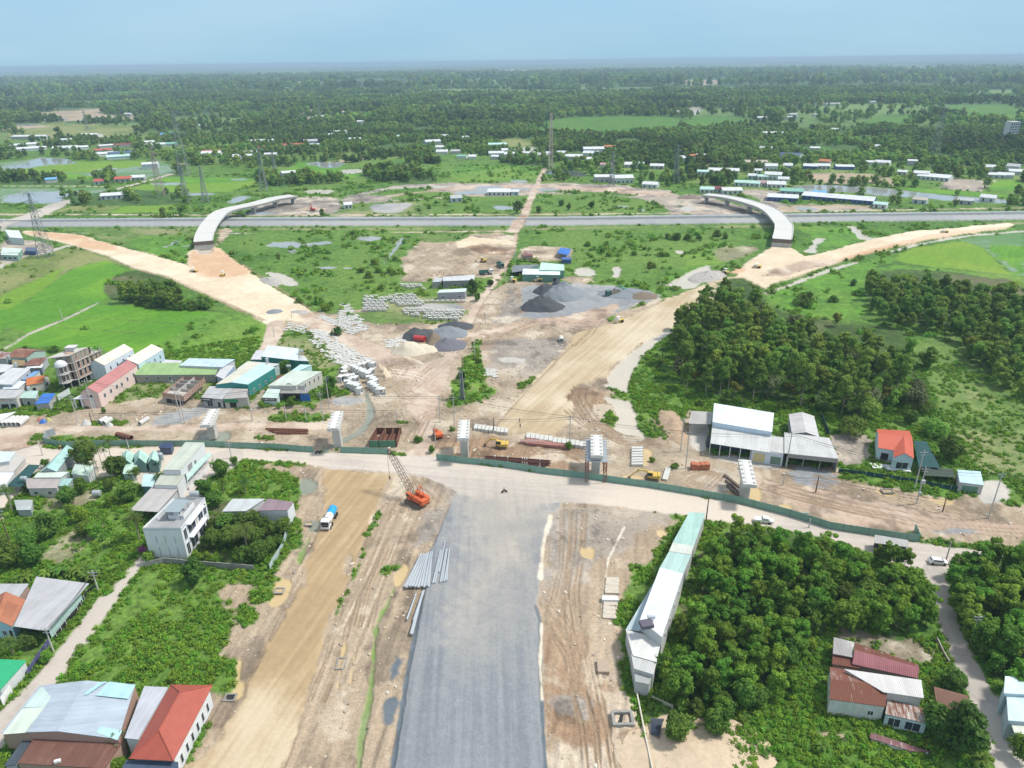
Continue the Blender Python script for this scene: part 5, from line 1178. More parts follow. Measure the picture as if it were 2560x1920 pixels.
def signboard(root, t, L, R, z0, z1, mat, text, tmat, size=.8, fwd_=.25):
    a = P(t, *L, z1); b = P(t, *R, z1); d = (b-a); d.z = 0; d.normalize(); nrm = Vector((d.y,-d.x,0)); c = (a+b)/2+nrm*fwd_
    m = MB(); m.box(c.x, c.y, (z0+z1)/2, (b-a).length, .12, z1-z0, math.atan2(d.y,d.x))
    o = m.build('sign', mat, root)
    if text == '-': strokes(o, c+nrm*.09, d, (b-a).length*.8, (z0+z1)/2+.1, size, tmat, root['_o'], int(L[0]))
    elif text:
        q = c+nrm*.09; t_ = lettering(text, (q.x-root['_o'][0], q.y-root['_o'][1], (z0+z1)/2), math.atan2(d.y,d.x), size, tmat); t_.parent = o
    return o
PR = simplemat('red_paint', (.50,.05,.05), .5); PW = simplemat('white_paint', (.78,.78,.77), .5); PB = simplemat('black_paint', (.03,.03,.03), .5); PG = simplemat('green_paint', (.03,.22,.10), .5)
BLT = simplemat('blue_tarpaulin', (.04,.16,.52), .5, 0, .3, 1.5, (.30,.40,.55,.6)); NET = simplemat('dark_green_net', (.02,.075,.075), .85, 0, .15); GTARP = simplemat('green_tarpaulin', (.03,.38,.17), .5)
STEEL = simplemat('galvanised_steel', (.50,.53,.55), .45, .4, .1); RUSTM = simplemat('rusty_steel', (.20,.085,.05), .85, 0, .2, 1.5, (.10,.05,.035,.5)); SHUT = simplemat('grey_shutter', (.42,.42,.38), .6)
def tank(t, x, y, z, label, r=.6, L=1.6, up=False, group=None):
    c = P(t, x, y, z); m = MB(); root = empty('water_tank', (c.x,c.y,z), label, 'water tank', group)
    if up: m.lathe(c, [(0,0),(r,0),(r,L),(r*.8,L+.2),(r*.2,L+.3),(0,L+.3)], 12)
    else:
        m.tube([(c.x-L/2,c.y,z+r+.3),(c.x-L/2+.1,c.y,z+r+.3),(c.x+L/2-.1,c.y,z+r+.3),(c.x+L/2,c.y,z+r+.3)], [r*.8,r,r,r*.8], 12)
    m.build('tank_body', STEEL, root, smooth=False)
    s = MB()
    for dx in (-.4,.4):
        for dy in (-.35,.35): s.tube([(c.x+dx,c.y+dy,z-.9 if not up else z-1.2),(c.x+dx,c.y+dy,z+.5)], .05, 4)
    s.build('stand', STEEL, root)
# ----- village left of the crossing -----
v1 = house('pink_house', 'long pink house with red metal roof between unfinished villa and vacant lot', 'I', (735,600),(900,600),(1265,345), z=6.2, roof='gable', rz=8.6, rc=PINKR, wc=(.72,.55,.50), over=.25,
  win=wrow(1,3,2.8,4.6,.05,.05,.5)+[(1,.52,.57,2.4,4.2,'window')]+wrow(1,2,2.8,4.6,.045,.62,.95)+[(0,.35,.65,3.8,5.4)])
# its flat-roofed front hall
a_ = [P('I',670,655,4.2), P('I',850,645,4.2), P('I',925,625,4.2), P('I',760,612,4.2)]
m = MB(); m.prism([(q.x,q.y) for q in a_], 3.9, 4.3); m.build('porch_roof', plas(WHITE,.3), v1)
m = MB()
for q in (a_[0], a_[0]*.65+a_[1]*.35): m.box(q.x+.3, q.y+.3, 1.95, .5, .5, 3.9)
q = a_[1]; m.box(q.x-.2, q.y+.3, 1.95, 1.0, .5, 3.9); m.build('porch_pillar', plas(WHITE,.3), v1)
m = MB(); m.box((a_[0].x+a_[1].x)/2+.8, a_[0].y+1.4, 2.9, (a_[1].x-a_[0].x)*.62, .12, 1.6); m.build('shutter', SHUT, v1)
m = MB(); m.box((a_[0].x+a_[1].x)/2, a_[0].y+1.8, 1.5, (a_[1].x-a_[0].x)*.8, .1, 3.0); m.build('garage_opening', DARK, v1)
house('gabled_house', 'light blue house with beige metal roof right behind the pink house', 'I', (1075,345),(1275,335),(1505,195), z=6.3, roof='gable', rz=8.8, rc=CREAM, wc=(.52,.66,.72), over=.2, win=wrow(1,4,3.2,4.8,.05)+wrow(1,3,.9,2.4,.05))
house('gabled_house', 'beige-roofed house with white side wall directly right of the unfinished villa', 'I', (800,350),(960,345),(1230,195), z=6.3, roof='gable', rz=8.8, rc=CREAM, wc=(.66,.72,.78), over=.2, win=wrow(1,4,3.2,4.8,.05))
house('long_house', 'long low grey house with light green metal roof behind the green lot', 'I', (1240,432),(1985,430),(2050,352), z=3.6, roof='shed', rz=5.2, rc=GREEN, wc=(.34,.33,.31), over=.3, win=wrow(0,6,1.4,2.8,.035))
house('metal_hall', 'wide pale blue metal roof hall behind the green-roofed house', 'I', (1650,345),(2050,360),(2165,288),(1745,278), z=5.4, roof='flat', rc=PALEB, wc=LG, cat='building')
house('lean_to', 'pale lean-to with blue side panels at the right end of the green-roofed house', 'I', (1990,440),(2060,470),(2160,345),(2050,345), z=4.6, roof='flat', rc=LG, wc=(.35,.45,.62), cat='shed', win=[(1,.1,.45,.4,3.2,'door')])
house('low_shed', 'grey flat metal roof between the blue-walled house and the pale blue hall', 'I', (1460,345),(1640,350),(1680,300),(1520,290), z=4.0, roof='flat', rc=LG, wc=GREY, cat='shed')
# roofless brick shell
b7 = house('brick_shell', 'roofless two-room brick building shell on the green lot', 'I', (1490,595),(1690,625),(1885,452),(1690,447), z=4.3, roof='none', wc=brick((.40,.19,.12)), over=0, cat='building')
w_ = [(b7['_w'][i*2], b7['_w'][i*2+1]) for i in range(4)]
walls_of('wall', b7, w_, 1.9, 4.3, brick((.40,.19,.12)), ()); 
m = MB()
for f_ in (.5,):
    a = Vector((*w_[0],0)).lerp(Vector((*w_[1],0)), f_); b = Vector((*w_[3],0)).lerp(Vector((*w_[2],0)), f_)
    m.face([(a.x,a.y,0),(b.x,b.y,0),(b.x,b.y,4.2),(a.x,a.y,4.2)]); m.face([(a.x+.2,a.y,0),(b.x+.2,b.y,0),(b.x+.2,b.y,4.2),(a.x+.2,a.y,4.2)]); m.face([(a.x,a.y,4.2),(b.x,b.y,4.2),(b.x+.2,b.y,4.2),(a.x+.2,a.y,4.2)])
for f_ in (.35,.62,.8):
    a = Vector((*w_[0],0)).lerp(Vector((*w_[3],0)), f_); b = Vector((*w_[1],0)).lerp(Vector((*w_[2],0)), f_)
    m.face([(a.x,a.y,0),(b.x,b.y,0),(b.x,b.y,4.1),(a.x,a.y,4.1)]); m.face([(a.x,a.y+.2,4.1),(b.x,b.y+.2,4.1),(b.x,b.y,4.1),(a.x,a.y,4.1)])
a = Vector((*w_[0],0)); b = Vector((*w_[1],0)); c_ = Vector((*w_[2],0)); d_2 = Vector((*w_[3],0))
m.face([(*w_[0],2.9),(*w_[1],2.9),tuple(b.lerp(c_,.33))[:2]+(2.9,),tuple(a.lerp(d_2,.33))[:2]+(2.9,)]); m.build('partition_wall', plas((.50,.47,.43)), b7)
for t0,t1 in ((.12,.42),(.56,.9)): opening(b7, w_[0], w_[1], t0, t1, .1, 2.3, 'doorway')
m = MB()
for i in range(7):
    q = Vector((*w_[1],0)).lerp(Vector((*w_[2],0)), .3+i*.11); m.tube([(q.x+.8,q.y,0),(q.x+.8,q.y,4.8)], .05, 4)
m.build('scaffold_pole', BARKD, b7)
# shops in front
s8 = house('shop', 'grey shop with a black sign board left of the teal hall', 'J', (10,640),(205,655),(300,545),(90,535), z=3.9, roof='flat', rc=GREY, wc=(.36,.38,.40), cat='shop', win=[(0,.2,.5,.3,2.7,'window'),(0,.72,.9,.1,2.6,'door')])
signboard(s8, 'J', (8,640),(110,645), 3.0, 4.4, PB, '-', PW, .5)
s9 = house('shop', 'shop with a green sign board at the front of the teal hall', 'J', (215,655),(440,640),(440,560),(290,555), z=4.0, roof='flat', rc=(.40,.38,.36), wc=(.46,.45,.42), cat='shop', win=[(0,.18,.5,.1,2.7,'door')])
signboard(s9, 'J', (215,650),(350,655), 3.0, 4.4, PG, '', PW)
house('teal_hall', 'long hall with pale roof and teal metal side wall', 'J', (145,520),(440,520),(690,365),(450,310), z=5.4, roof='gable', rz=6.3, rc=AQUA, wc=corr((.06,.30,.27)), over=.1, cat='building', win=wrow(1,4,1.2,2.6,.05), rmat2=corr(CREAM))
house('flat_roof_hall', 'pale flat metal roof hall with water tank behind the teal hall', 'J', (335,380),(600,385),(735,330),(440,305), z=5.0, roof='flat', rc=DW, wc=(.50,.58,.56), cat='building')
house('teal_shed', 'low teal metal shed with white-blue roof beside the rice field', 'J', (565,262),(905,300),(910,208),(625,180), z=4.4, roof='shed', rz=5.4, rc=(.62,.70,.74), wc=corr((.06,.27,.26)), cat='building', over=.15)
house('open_lean_to', 'white sloping lean-to roof joined to the teal shed, left end', 'J', (465,290),(565,290),(620,205),(520,205), z=3.6, roof='flat', rc=LG, wc=TEAL, cat='shed')
house('tin_awning', 'tin awning at the right end of the teal shed', 'J', (885,300),(1005,305),(960,255),(905,255), z=3.6, roof='flat', rc=LG, wc=TEAL, cat='shed')
s10 = house('balcony_house', 'green-grey roofed house with black balcony and blue tarpaulin', 'J', (625,530),(885,530),(1125,400),(845,392), z=5.6, roof='flat', rc=(.55,.62,.54), wc=(.58,.56,.50), cat='house', win=wrow(1,5,2.8,4.6,.05), over=.2)
a = P('J',725,600,3.6); b = P('J',985,600,3.6); m = MB(); m.prism([(a.x,a.y),(b.x,b.y),(b.x+.5,b.y+4),(a.x,a.y+4)], 3.3, 3.6); m.build('balcony', CONCD, s10)
m = MB(); m.prism([(a.x,a.y+3.2),(b.x-1.5,b.y+3.2),(b.x-1.5,b.y+3.5),(a.x,a.y+3.5)], 3.6, 5.3); m.face([(a.x+1,a.y+3.1,5.2),(a.x+5.5,a.y+3.1,5.2),(a.x+3.2,a.y+3.1,6.4)]); m.build('gable_panel', plas((.50,.50,.48),.9), s10)
m = MB(); m.box((a.x+b.x)/2-.5, a.y+2.4, 1.6, (b.x-a.x)*.8, .1, 3.0); m.build('shopfront', DARK, s10)
m = MB()
for i in range(9):
    x_ = b.x-2.6+i*.4; m.face([(x_,b.y-.2+.15*(i%2),0.3),(x_+.4,b.y-.2+.15*((i+1)%2),0.3),(x_+.4,b.y-.1,3.3),(x_,b.y-.1,3.3)])
m.build('tarpaulin_curtain', BLT, s10)
house('side_roof', 'aqua metal roof strip behind the balcony house', 'J', (760,450),(900,400),(1035,340),(925,335), z=5.3, roof='flat', rc=AQUA, wc=AQUA, cat='shed')
sm = house('little_shop', 'small aqua-roofed shop with a dark sign left of the balcony house', 'J', (572,640),(715,645),(745,590),(630,585), z=3.2, roof='shed', rz=4.4, rc=(.55,.68,.60), wc=(.55,.66,.68), cat='shop')
signboard(sm, 'J', (572,645),(700,650), 2.5, 3.4, PB, '-', PW, .35)
house('tin_shack', 'rusty tin shack roof in the alley between the teal hall and balcony house', 'J', (660,520),(740,470),(790,430),(720,440), z=3.0, roof='flat', rc=RUST, wc=RUST, cat='shed')
tank('J', 935,230,5.4,'steel water tank on the teal shed by the rice field'); tank('J', 620,315,5.8,'steel water tank on the flat roof behind the teal hall', up=True); tank('J', 820,370,4.6,'steel water tank beside the tree between the teal hall and the balcony house')
# left edge houses
house('grey_hall', 'grey flat-roofed building with white windows at the left edge', 'I', (-120,520),(110,520),(280,372),(110,365), z=5.6, roof='flat', rc=LG, wc=(.45,.47,.50), win=wrow(1,3,3.2,4.6,.10), cat='building')
house('white_roof_house', 'low house with a bluish white metal roof at the left edge', 'I', (20,560),(165,560),(245,490),(95,485), z=4.4, roof='flat', rc=(.68,.74,.80), wc=DW)
sh = house('corner_shop', 'shop with red and black lettering on its fascia at the left edge', 'I', (-80,650),(150,640),(225,570),(0,565), z=4.8, roof='flat', rc=GREY, wc=(.60,.58,.54), cat='shop', win=[(0,.25,.6,.2,2.3,'shopfront'),(0,.65,.9,.2,2.3,'shopfront')])
signboard(sh, 'I', (-60,640),(150,645), 3.2, 4.9, plas((.68,.64,.60)), 'HOÀNG THÁI', PR, 1.0)
house('tin_canopy', 'white sheet canopy over the roadside at the left edge', 'I', (-40,870),(20,850),(150,770),(-40,800), z=2.2, roof='flat', rc=WHITE, nowall=True, cat='canopy')
o11 = house('orange_roof_house', 'small white house with orange tiled roof left of the unfinished villa', 'I', (240,530),(395,500),(450,440),(270,455), z=4.0, roof='gable', ridge='across', rz=5.6, rc=(.52,.18,.07), wc=(.66,.62,.54), win=[(0,.25,.5,.3,2.6,'door'),(1,.3,.7,1,2.4)])
house('blue_roof_house', 'low blue metal roof behind the orange tiled roof', 'I', (200,480),(265,470),(370,395),(310,400), z=4.2, roof='flat', rc=(.18,.36,.60), wc=DW)
g12 = house('kiosk', 'small grey kiosk with a mint green roof by the roadside', 'I', (185,645),(330,648),(358,592),(215,590), z=3.6, roof='shed', rz=4.2, rc=MINT, wc=(.42,.42,.40), cat='kiosk', win=[(0,.3,.55,.3,2.2,'door')])
house('tarp_shelter', 'shelter covered with patched blue tarpaulins by the palms', 'I', (320,700),(450,690),(515,615),(400,615), z=3.0, roof='shed', rz=3.6, rc=BLT, wc=(.45,.44,.42), cat='shelter')
house('rusty_house', 'rust-red tin roof house beside the rice field at the left edge', 'I', (85,270),(240,270),(420,205),(180,185), z=4.0, roof='gable', ridge='across', rz=5.4, rc=corr((.22,.10,.07), (.32,.18,.12), .6), wc=(.40,.52,.48))
house('rusty_house', 'low dark rust-red tin roof just left of the unfinished villa', 'I', (200,350),(370,340),(440,265),(300,280), z=3.6, roof='flat', rc=corr((.19,.085,.07), (.30,.17,.12), .5), wc=(.40,.40,.42))
house('rusty_house', 'dark red roof with pale sheets at the far left edge', 'I', (-60,290),(60,280),(110,225),(-40,210), z=3.8, roof='flat', rc=corr((.22,.10,.08), (.55,.52,.50), .5), wc=GREY)
house('thatched_hut', 'brown thatched hut among the tin roofs at the left edge', 'I', (110,350),(230,345),(240,300),(130,290), z=3.0, roof='gable', ridge='across', rz=4.2, rc=simplemat('thatch',(.30,.22,.12),.95,0,.25,3), wc=(.35,.27,.18), cat='hut')
house('white_annex', 'white canopy under the dark rust-red roof', 'I', (230,370),(385,365),(400,330),(270,345), z=3.2, roof='flat', rc=WHITE, wc=(.25,.27,.36), cat='shed')
house('grey_annex', 'narrow grey roof row at the far left edge behind the grey building', 'I', (-60,420),(60,400),(130,340),(-20,330), z=4.6, roof='flat', rc=LG, wc=(.5,.5,.5))
tank('I', 85,290,4.4,'white tank on the roof at the left edge beside the rust-red roof', up=True); tank('I', 150,355,5.8,'white tank on the grey flat-roofed building', up=True); tank('I', 270,580,4.0,'steel tank behind the mint-roofed kiosk', up=True)
# unfinished villa
def pt(t, x, y, z): q = P(t, x, y, z); return (q.x, q.y)
vr = empty('unfinished_villa', (*pt('I',660,500,0), 0), 'unfinished four-storey brick and concrete villa with a white dome and scaffolding', 'building')
zt = 14.0; A_ = Vector((*pt('I',505,258,zt),0)); B_ = Vector((*pt('I',655,240,zt),0)); C_ = Vector((*pt('I',790,180,zt),0)); D_ = Vector((*pt('I',600,165,zt),0))
E_ = A_+(A_-B_)*.45; 
foot = [A_, B_, C_, D_]
ax = (B_-A_); ay = (C_-B_)
def vq(u, v): return A_+ax*u+ay*v
fl_ = MB(); cl_ = MB(); br_ = MB(); dk = MB(); rail = MB()
for k in range(5):
    z = 3.5*k if k else 0.2
    ext = .9 if k in (1,2,3) else .2
    pts = [vq(-.04*ext,-.08*ext), vq(1+.05*ext,-.08*ext), vq(1.1,1.9), vq(0,1.9)]
    if k == 4: pts = [vq(-.35,-.25), vq(1.04,-.25), vq(1.06,1.05), vq(-.1,1.05)]
    fl_.prism([(p.x,p.y) for p in pts], z-.25, z)
for u in (0,.5,1):
    for v in (0,.5,1,1.45,1.85):
        if u == .5 and v not in (0,1.85): continue
        p = vq(u,v); cl_.box(p.x, p.y, 6.8 if v > 1.1 else 7.0, .38, .38, 10.4 if v > 1.1 else 13.8, math.atan2(ax.y,ax.x))
for k in range(1,4):
    z0 = 3.5*k
    for i in range(6):
        v0 = i*.31+.03; v1_ = v0+.17; a = vq(1,v0); b = vq(1,v1_)
        if v0 < 1.0 or k < 3:
            br_.face([(a.x+.02,a.y,z0),(b.x+.02,b.y,z0),(b.x+.02,b.y,z0+3.1),(a.x+.02,a.y,z0+3.1)]); c2 = vq(1,v0+.31); 
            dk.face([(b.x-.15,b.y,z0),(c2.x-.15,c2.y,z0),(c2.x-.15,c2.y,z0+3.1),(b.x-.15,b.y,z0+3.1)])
            br_.face([(b.x+.02,b.y,z0),(c2.x+.02,c2.y,z0),(c2.x+.02,c2.y,z0+.7),(b.x+.02,b.y,z0+.7)])
    for i in range(4):
        u0 = i*.25+.03; a = vq(u0,.02); b = vq(u0+.13,.02); c2 = vq(u0+.25,.05)
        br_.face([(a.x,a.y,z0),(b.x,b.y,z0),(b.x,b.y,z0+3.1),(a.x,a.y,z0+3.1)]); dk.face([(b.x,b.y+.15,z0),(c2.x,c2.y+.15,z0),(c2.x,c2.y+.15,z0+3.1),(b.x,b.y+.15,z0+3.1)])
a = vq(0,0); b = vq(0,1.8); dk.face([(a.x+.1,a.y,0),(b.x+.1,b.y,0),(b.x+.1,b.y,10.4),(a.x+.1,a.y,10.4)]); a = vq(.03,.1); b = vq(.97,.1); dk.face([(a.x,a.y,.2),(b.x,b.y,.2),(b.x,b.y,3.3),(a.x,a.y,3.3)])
fl_.build('floor_slab', CONC, vr); cl_.build('column', CONC, vr); br_.build('brick_wall', brick((.36,.19,.14)), vr); dk.build('dark_opening', DARK, vr)
# boards of the top storey
bd = MB()
for i in range(9):
    z = 10.9+i*.33; a = vq(0,-.03); b = vq(1,-.03); c2 = vq(1.02,1.0)
    bd.face([(a.x,a.y,z),(b.x,b.y,z),(b.x,b.y,z+.2),(a.x,a.y,z+.2)]); bd.face([(b.x,b.y,z),(c2.x,c2.y,z),(c2.x,c2.y,z+.2),(b.x,b.y,z+.2)])
bd.build('timber_boarding', simplemat('old_boards',(.38,.33,.25),.9,0,.25,2), vr)
# round turret with dome on the front
q = vq(.42,-.22); tb = MB()
for z in (3.4,6.9,10.2): tb.lathe((q.x,q.y,z), [(0,0),(2.3,0),(2.3,.3),(0,.3)], 14)
for j in range(8):
    t_ = 6.283*j/8; tb.tube([(q.x+1.9*math.cos(t_),q.y+1.9*math.sin(t_),3.6),(q.x+1.9*math.cos(t_),q.y+1.9*math.sin(t_),10.2)], .16, 6)
tb.build('turret', CONC, vr); dm = MB(); dm.lathe((q.x,q.y,10.5), [(2.2,0),(2.05,.7),(1.7,1.3),(1.1,1.8),(.5,2.05),(0,2.1)], 18); dm.build('dome', plas(WHITE,.2), vr, smooth=True)
q = vq(.5,.6); m = MB(); m.box(q.x,q.y,14.9,3.2,2.6,1.8); m.box(q.x+.2,q.y,15.9,3.8,3.2,.2); m.build('roof_hut', CONCL, vr)
q = vq(.62,.25); m = MB(); m.lathe((q.x,q.y,14.0), [(1.7,0),(.9,.35),(0,.5)], 9); m.build('brick_rubble', brick(), vr)
sc = MB(); rr_ = random.Random(3)
for side in range(2):
    for i in range(9):
        p = vq(-.25, i*.22) if side == 0 else vq(1.12, 1.0+i*.11); sc.tube([(p.x,p.y,0),(p.x+rr_.uniform(-.2,.2),p.y,10.5+rr_.uniform(0,3))], .05, 4)
    for k in range(7):
        a, b = (vq(-.25,0), vq(-.25,1.8)) if side == 0 else (vq(1.12,1.0), vq(1.12,1.9)); z = 1.5*k+1.4; sc.tube([(a.x,a.y,z),(b.x,b.y,z+rr_.uniform(-.3,.3))], .045, 4)
for k in range(6): a, b = vq(-.28,-.05), vq(.0,-.05); sc.tube([(a.x,a.y,2+k*1.9),(b.x,b.y,2.4+k*1.9)], .05, 4)
sc.build('scaffolding', simplemat('bamboo',(.30,.26,.20),.9), vr)
m = MB(); a = Vector((*pt('I',530,640,2),0)); b = Vector((*pt('I',640,575,2),0)); m.face([(a.x,a.y,.6),(b.x,b.y,.6),(b.x,b.y,3.0),(a.x,a.y,3.0)]); m.face([(a.x+.05,a.y+.1,.6),(b.x+.05,b.y+.1,.6),(b.x+.05,b.y+.1,3.0),(a.x+.05,a.y+.1,3.0)][::-1]); o = m.build('banner', plas((.62,.66,.66)), None); setp(o, 'pale site hoarding banner standing in front of the unfinished villa', 'banner')
# ----- south-west gardens -----
w1 = house('white_block', 'white three-storey building with glass roof pavilion and side balconies', 'd', (1412,1042), (1786,1042), (2025,738), (1722,742), z=9.4, roof='flat', rc=plas((.33,.33,.33),.7), wc=plas((.76,.77,.78),.35), over=0, parapet=.55, cat='building',
  win=[(0,.27,.30,5.2,7.6,'slot_window',DARK),(0,.51,.54,5.2,7.6,'slot_window',DARK),(0,.76,.79,5.2,7.6,'slot_window',DARK),(0,.29,.32,1.2,4.0,'slot_window',DARK),(0,.54,.57,1.2,4.0,'slot_window',DARK),(0,.77,.80,1.2,4.0,'slot_window',DARK),
       (1,.05,.16,5.4,8.6),(1,.05,.16,1.0,4.4),(1,.84,.95,5.4,8.6),(1,.84,.95,1.0,4.4),(1,.22,.50,5.6,8.4),(1,.53,.58,5.6,8.4,'door',simplemat('curtain',(.62,.48,.25),.8)),(1,.62,.80,5.6,8.4),(1,.22,.48,1.2,4.4),(1,.55,.80,1.2,4.4)])
W_ = [Vector((w1['_w'][i*2], w1['_w'][i*2+1], 0)) for i in range(4)]
def wq(u, v): return W_[0]+(W_[1]-W_[0])*u+(W_[2]-W_[1])*v
rz_ = math.atan2((W_[1]-W_[0]).y, (W_[1]-W_[0]).x)
m = MB(); d = (W_[2]-W_[1]).normalized(); n_ = Vector((d.y,-d.x,0))
for z in (5.0, 8.9):
    c = (wq(1,.2)+wq(1,.82))/2+n_*.5; m.box(c.x, c.y, z, (wq(1,.82)-wq(1,.2)).length, 1.1, .25, math.atan2(d.y,d.x))
m.build('balcony', plas((.76,.77,.78),.35), w1)
m = MB(); c = wq(.68,.42)
for u,v in ((.45,.30),(.80,.30),(.80,.62),(.45,.62)): p = wq(u,v); m.tube([(p.x,p.y,9.4),(p.x,p.y,12.0)], .06, 4)
m.build('pavilion_post', PB, w1)
m = MB(); m.prism([(q.x,q.y) for q in (wq(.40,.27),wq(.84,.27),wq(.84,.68),wq(.40,.68))], 12.0, 12.08); m.build('glass_roof', simplemat('glass_roof',(.30,.36,.38),.15,0,.05), w1)
m = MB(); m.prism([(q.x,q.y) for q in (wq(.45,.32),wq(.86,.32),wq(.86,.34),wq(.45,.34))], 9.4, 10.5); m.prism([(q.x,q.y) for q in (wq(.84,.32),wq(.87,.32),wq(.87,.75),wq(.84,.75))], 9.4, 10.5); m.prism([(q.x,q.y) for q in (wq(.60,.34),wq(.72,.34),wq(.72,.5),wq(.60,.5))], 9.4, 11.6); m.build('stair_box', plas(WHITE,.2), w1)
m = MB()
for u, v in ((.2,.3),(.22,.6)): p = wq(u,v); m.tube([(p.x,p.y,9.4),(p.x,p.y,10.2)], .2, 8)
m.build('roof_vent', PW, w1)
tank('d', 1925,715,9.9,'steel water tank on the roof edge of the white three-storey building', .7, 2.2)
house('grey_canopy', 'large plain grey canopy roof left of the white three-storey building', 'd', (1282,852),(1557,868),(1775,622),(1515,605), z=4.0, roof='flat', rc=(.44,.42,.40), wc=(.50,.50,.50), over=.8, wallskip=(0,3), cat='canopy')
s3 = house('white_hall', 'long white hall with grey-green roof standing beside the road', 'd', (1605,452),(1780,455),(2018,182),(1832,178), z=7.0, roof='flat', rc=(.50,.54,.46), wc=plas(WHITE,.25), over=.15, cat='building', win=[(1,.06,.14,2.6,4.6),(1,.24,.42,3.0,6.0,'billboard',simplemat('grey_panel',(.30,.28,.28),.7)),(1,.5,.58,3.4,5.2)])
house('hall_annex', 'lower grey-green flat roof between the white hall and the grey canopy', 'd', (1520,600),(1752,608),(1822,495),(1592,490), z=5.2, roof='flat', rc=(.46,.48,.41), wc=plas(WHITE,.3), over=.1, cat='building')
house('aqua_lean_to', 'small aqua lean-to roof left of the lower grey-green roof', 'd', (1398,615),(1505,618),(1560,495),(1415,495), z=3.6, roof='flat', rc=AQUA, wc=(.12,.24,.24), cat='shed')
r_ = empty('awning', (*pt('d',1970,430,3.2),0), 'pale green awning over an open terrace along the white hall', 'awning')
m = MB(); q = [P('d',1848,560,3.2), P('d',2092,298,3.2), P('d',2070,275,3.9), P('d',1835,470,3.9)]; slab(r_, 'roof', q, .1, corr(MINT))
m = MB(); a, b = q[0], q[1]; d = (b-a).normalized()
for i in range(6): p = a+(b-a)*(i/5); m.tube([(p.x,p.y,0),(p.x,p.y,3.2)], .1, 5)
m.build('post', PW, r_); m = MB(); c = (a+b)/2; m.box(c.x+.1,c.y,.6,(b-a).length,.15,1.2,math.atan2(d.y,d.x)); m.build('wall', plas(WHITE,.5), r_)
for args in (
 ('teal_roof_house','large pale teal roof house by the road beside the big dark tree',(395,475),(560,470),(725,245),(620,248),3.9,'gable',5.4,(.36,.55,.52),(.30,.34,.34)),
 ('pale_strip_house','pale green and cream flat roof in front of the teal roof',(330,528),(600,527),(690,470),(372,480),3.7,'flat',None,(.58,.66,.58),DW),
 ('grey_cabin','grey-walled cabin with brownish roof and white skylights',(268,636),(560,632),(605,532),(250,535),3.3,'flat',None,(.40,.36,.34),(.52,.51,.48)),
 ('teal_lean_to','teal lean-to roof joined to the right of the grey cabin',(562,612),(665,610),(722,535),(600,540),2.9,'flat',None,(.34,.52,.50),(.35,.45,.42)),
 ('mint_house','pale mint roof behind the thin tree right of the cream roof',(700,492),(872,512),(942,432),(745,416),3.3,'shed',4.0,(.50,.62,.52),DW),
 ('tin_shack','tiny grey tin shack with white stripes beside the left palm',(165,850),(305,846),(325,747),(138,750),2.3,'flat',None,(.42,.45,.45),(.40,.42,.42)),
 ('mint_pavilion','pointed mint-green pavilion roof, left of three by the road',(1200,385),(1290,385),(1330,300),(1205,290),3.2,'gable',4.6,(.38,.58,.50),(.25,.40,.36)),
 ('mint_pavilion','pointed mint-green pavilion roof, middle of three by the road',(1330,388),(1440,388),(1470,310),(1320,305),3.4,'gable',5.4,(.42,.62,.54),(.16,.28,.26)),
 ('mint_pavilion','pointed mint-green pavilion roof, right of three by the road',(1455,388),(1560,385),(1580,300),(1480,300),3.4,'gable',5.0,(.42,.62,.54),(.16,.28,.26)),
 ('mint_shed','low mint roof below the three pointed pavilions',(1210,492),(1310,490),(1372,378),(1240,375),2.8,'flat',None,(.48,.66,.56),(.35,.45,.40)),
 ('roadside_shed','blue-black tarpaulin stall roof beside the road hoarding',(1565,235),(1690,238),(1712,182),(1590,190),2.6,'flat',None,(.05,.07,.14),(.10,.12,.18)),
 ('yard_shelter','white metal roof at the left edge above the dark net',(-120,600),(60,602),(140,478),(-120,475),3.6,'flat',None,(.66,.70,.72),DW),
 ('yard_shelter','pale blue metal roof at the left edge beside the road',(-120,400),(90,365),(152,272),(-60,270),3.8,'flat',None,(.58,.66,.68),DW),
 ):
    nm,lb,FL,FR,BR,BL,z_,rf,rz__,rc_,wc_ = args
    house(nm, lb, 'd', FL, FR, BR, BL, z=z_, roof=rf, rz=rz__, rc=rc_, wc=wc_, over=.25, win=([(0,.15,.3,1,2.2),(0,.65,.8,1,2.2)] if nm == 'grey_cabin' else ()))
tank('d', 240,560,3.6,'steel water tank on a tower beside the grey cabin'); tank('d', 1595,350,4.5,'steel tank among palms beside the white hall', .7, 2, True); tank('d', 965,715,.2,'white tank on the ground in the middle garden', .9, 2.2)
def netsheet(name, label, t, pts, z, mat, cat):
    r_ = empty(name, (*pt(t, *pts[0], z), 0), label, cat); q = [P(t, *p, z+.4*(i%2)) for i, p in enumerate(pts)]; slab(r_, 'sheet', q, .04, mat)
    m = MB()
    for p in q: m.tube([(p.x,p.y,0),(p.x,p.y,p.z)], .06, 4)
    m.build('post', BARKD, r_)
netsheet('shade_net', 'dark green shade net stretched beside the concrete yard wall', 'd', [(72,605),(200,625),(398,405),(282,400)], 2.8, NET, 'shade net')
house('concrete_yard', 'broad bare concrete slab roof at the left edge below the road', 'd', (-150,470),(130,474),(255,330),(-100,235), z=2.4, roof='flat', rc=plas((.50,.47,.44)), wc=(.45,.42,.40), cat='building')
house('grey_wing', 'pale grey roof wing of the purple-roofed house', 'M', (1615,578),(1790,575),(1930,485),(1690,486), z=4.4, roof='flat', rc=(.50,.53,.53), wc=DW)
house('purple_roof_house', 'house with purple-brown metal roof and white end wall by the sand road', 'M', (1870,572),(2092,568),(2138,508),(1950,484), z=5.0, roof='flat', rc=(.27,.20,.22), wc=plas(WHITE,.6), over=.1)
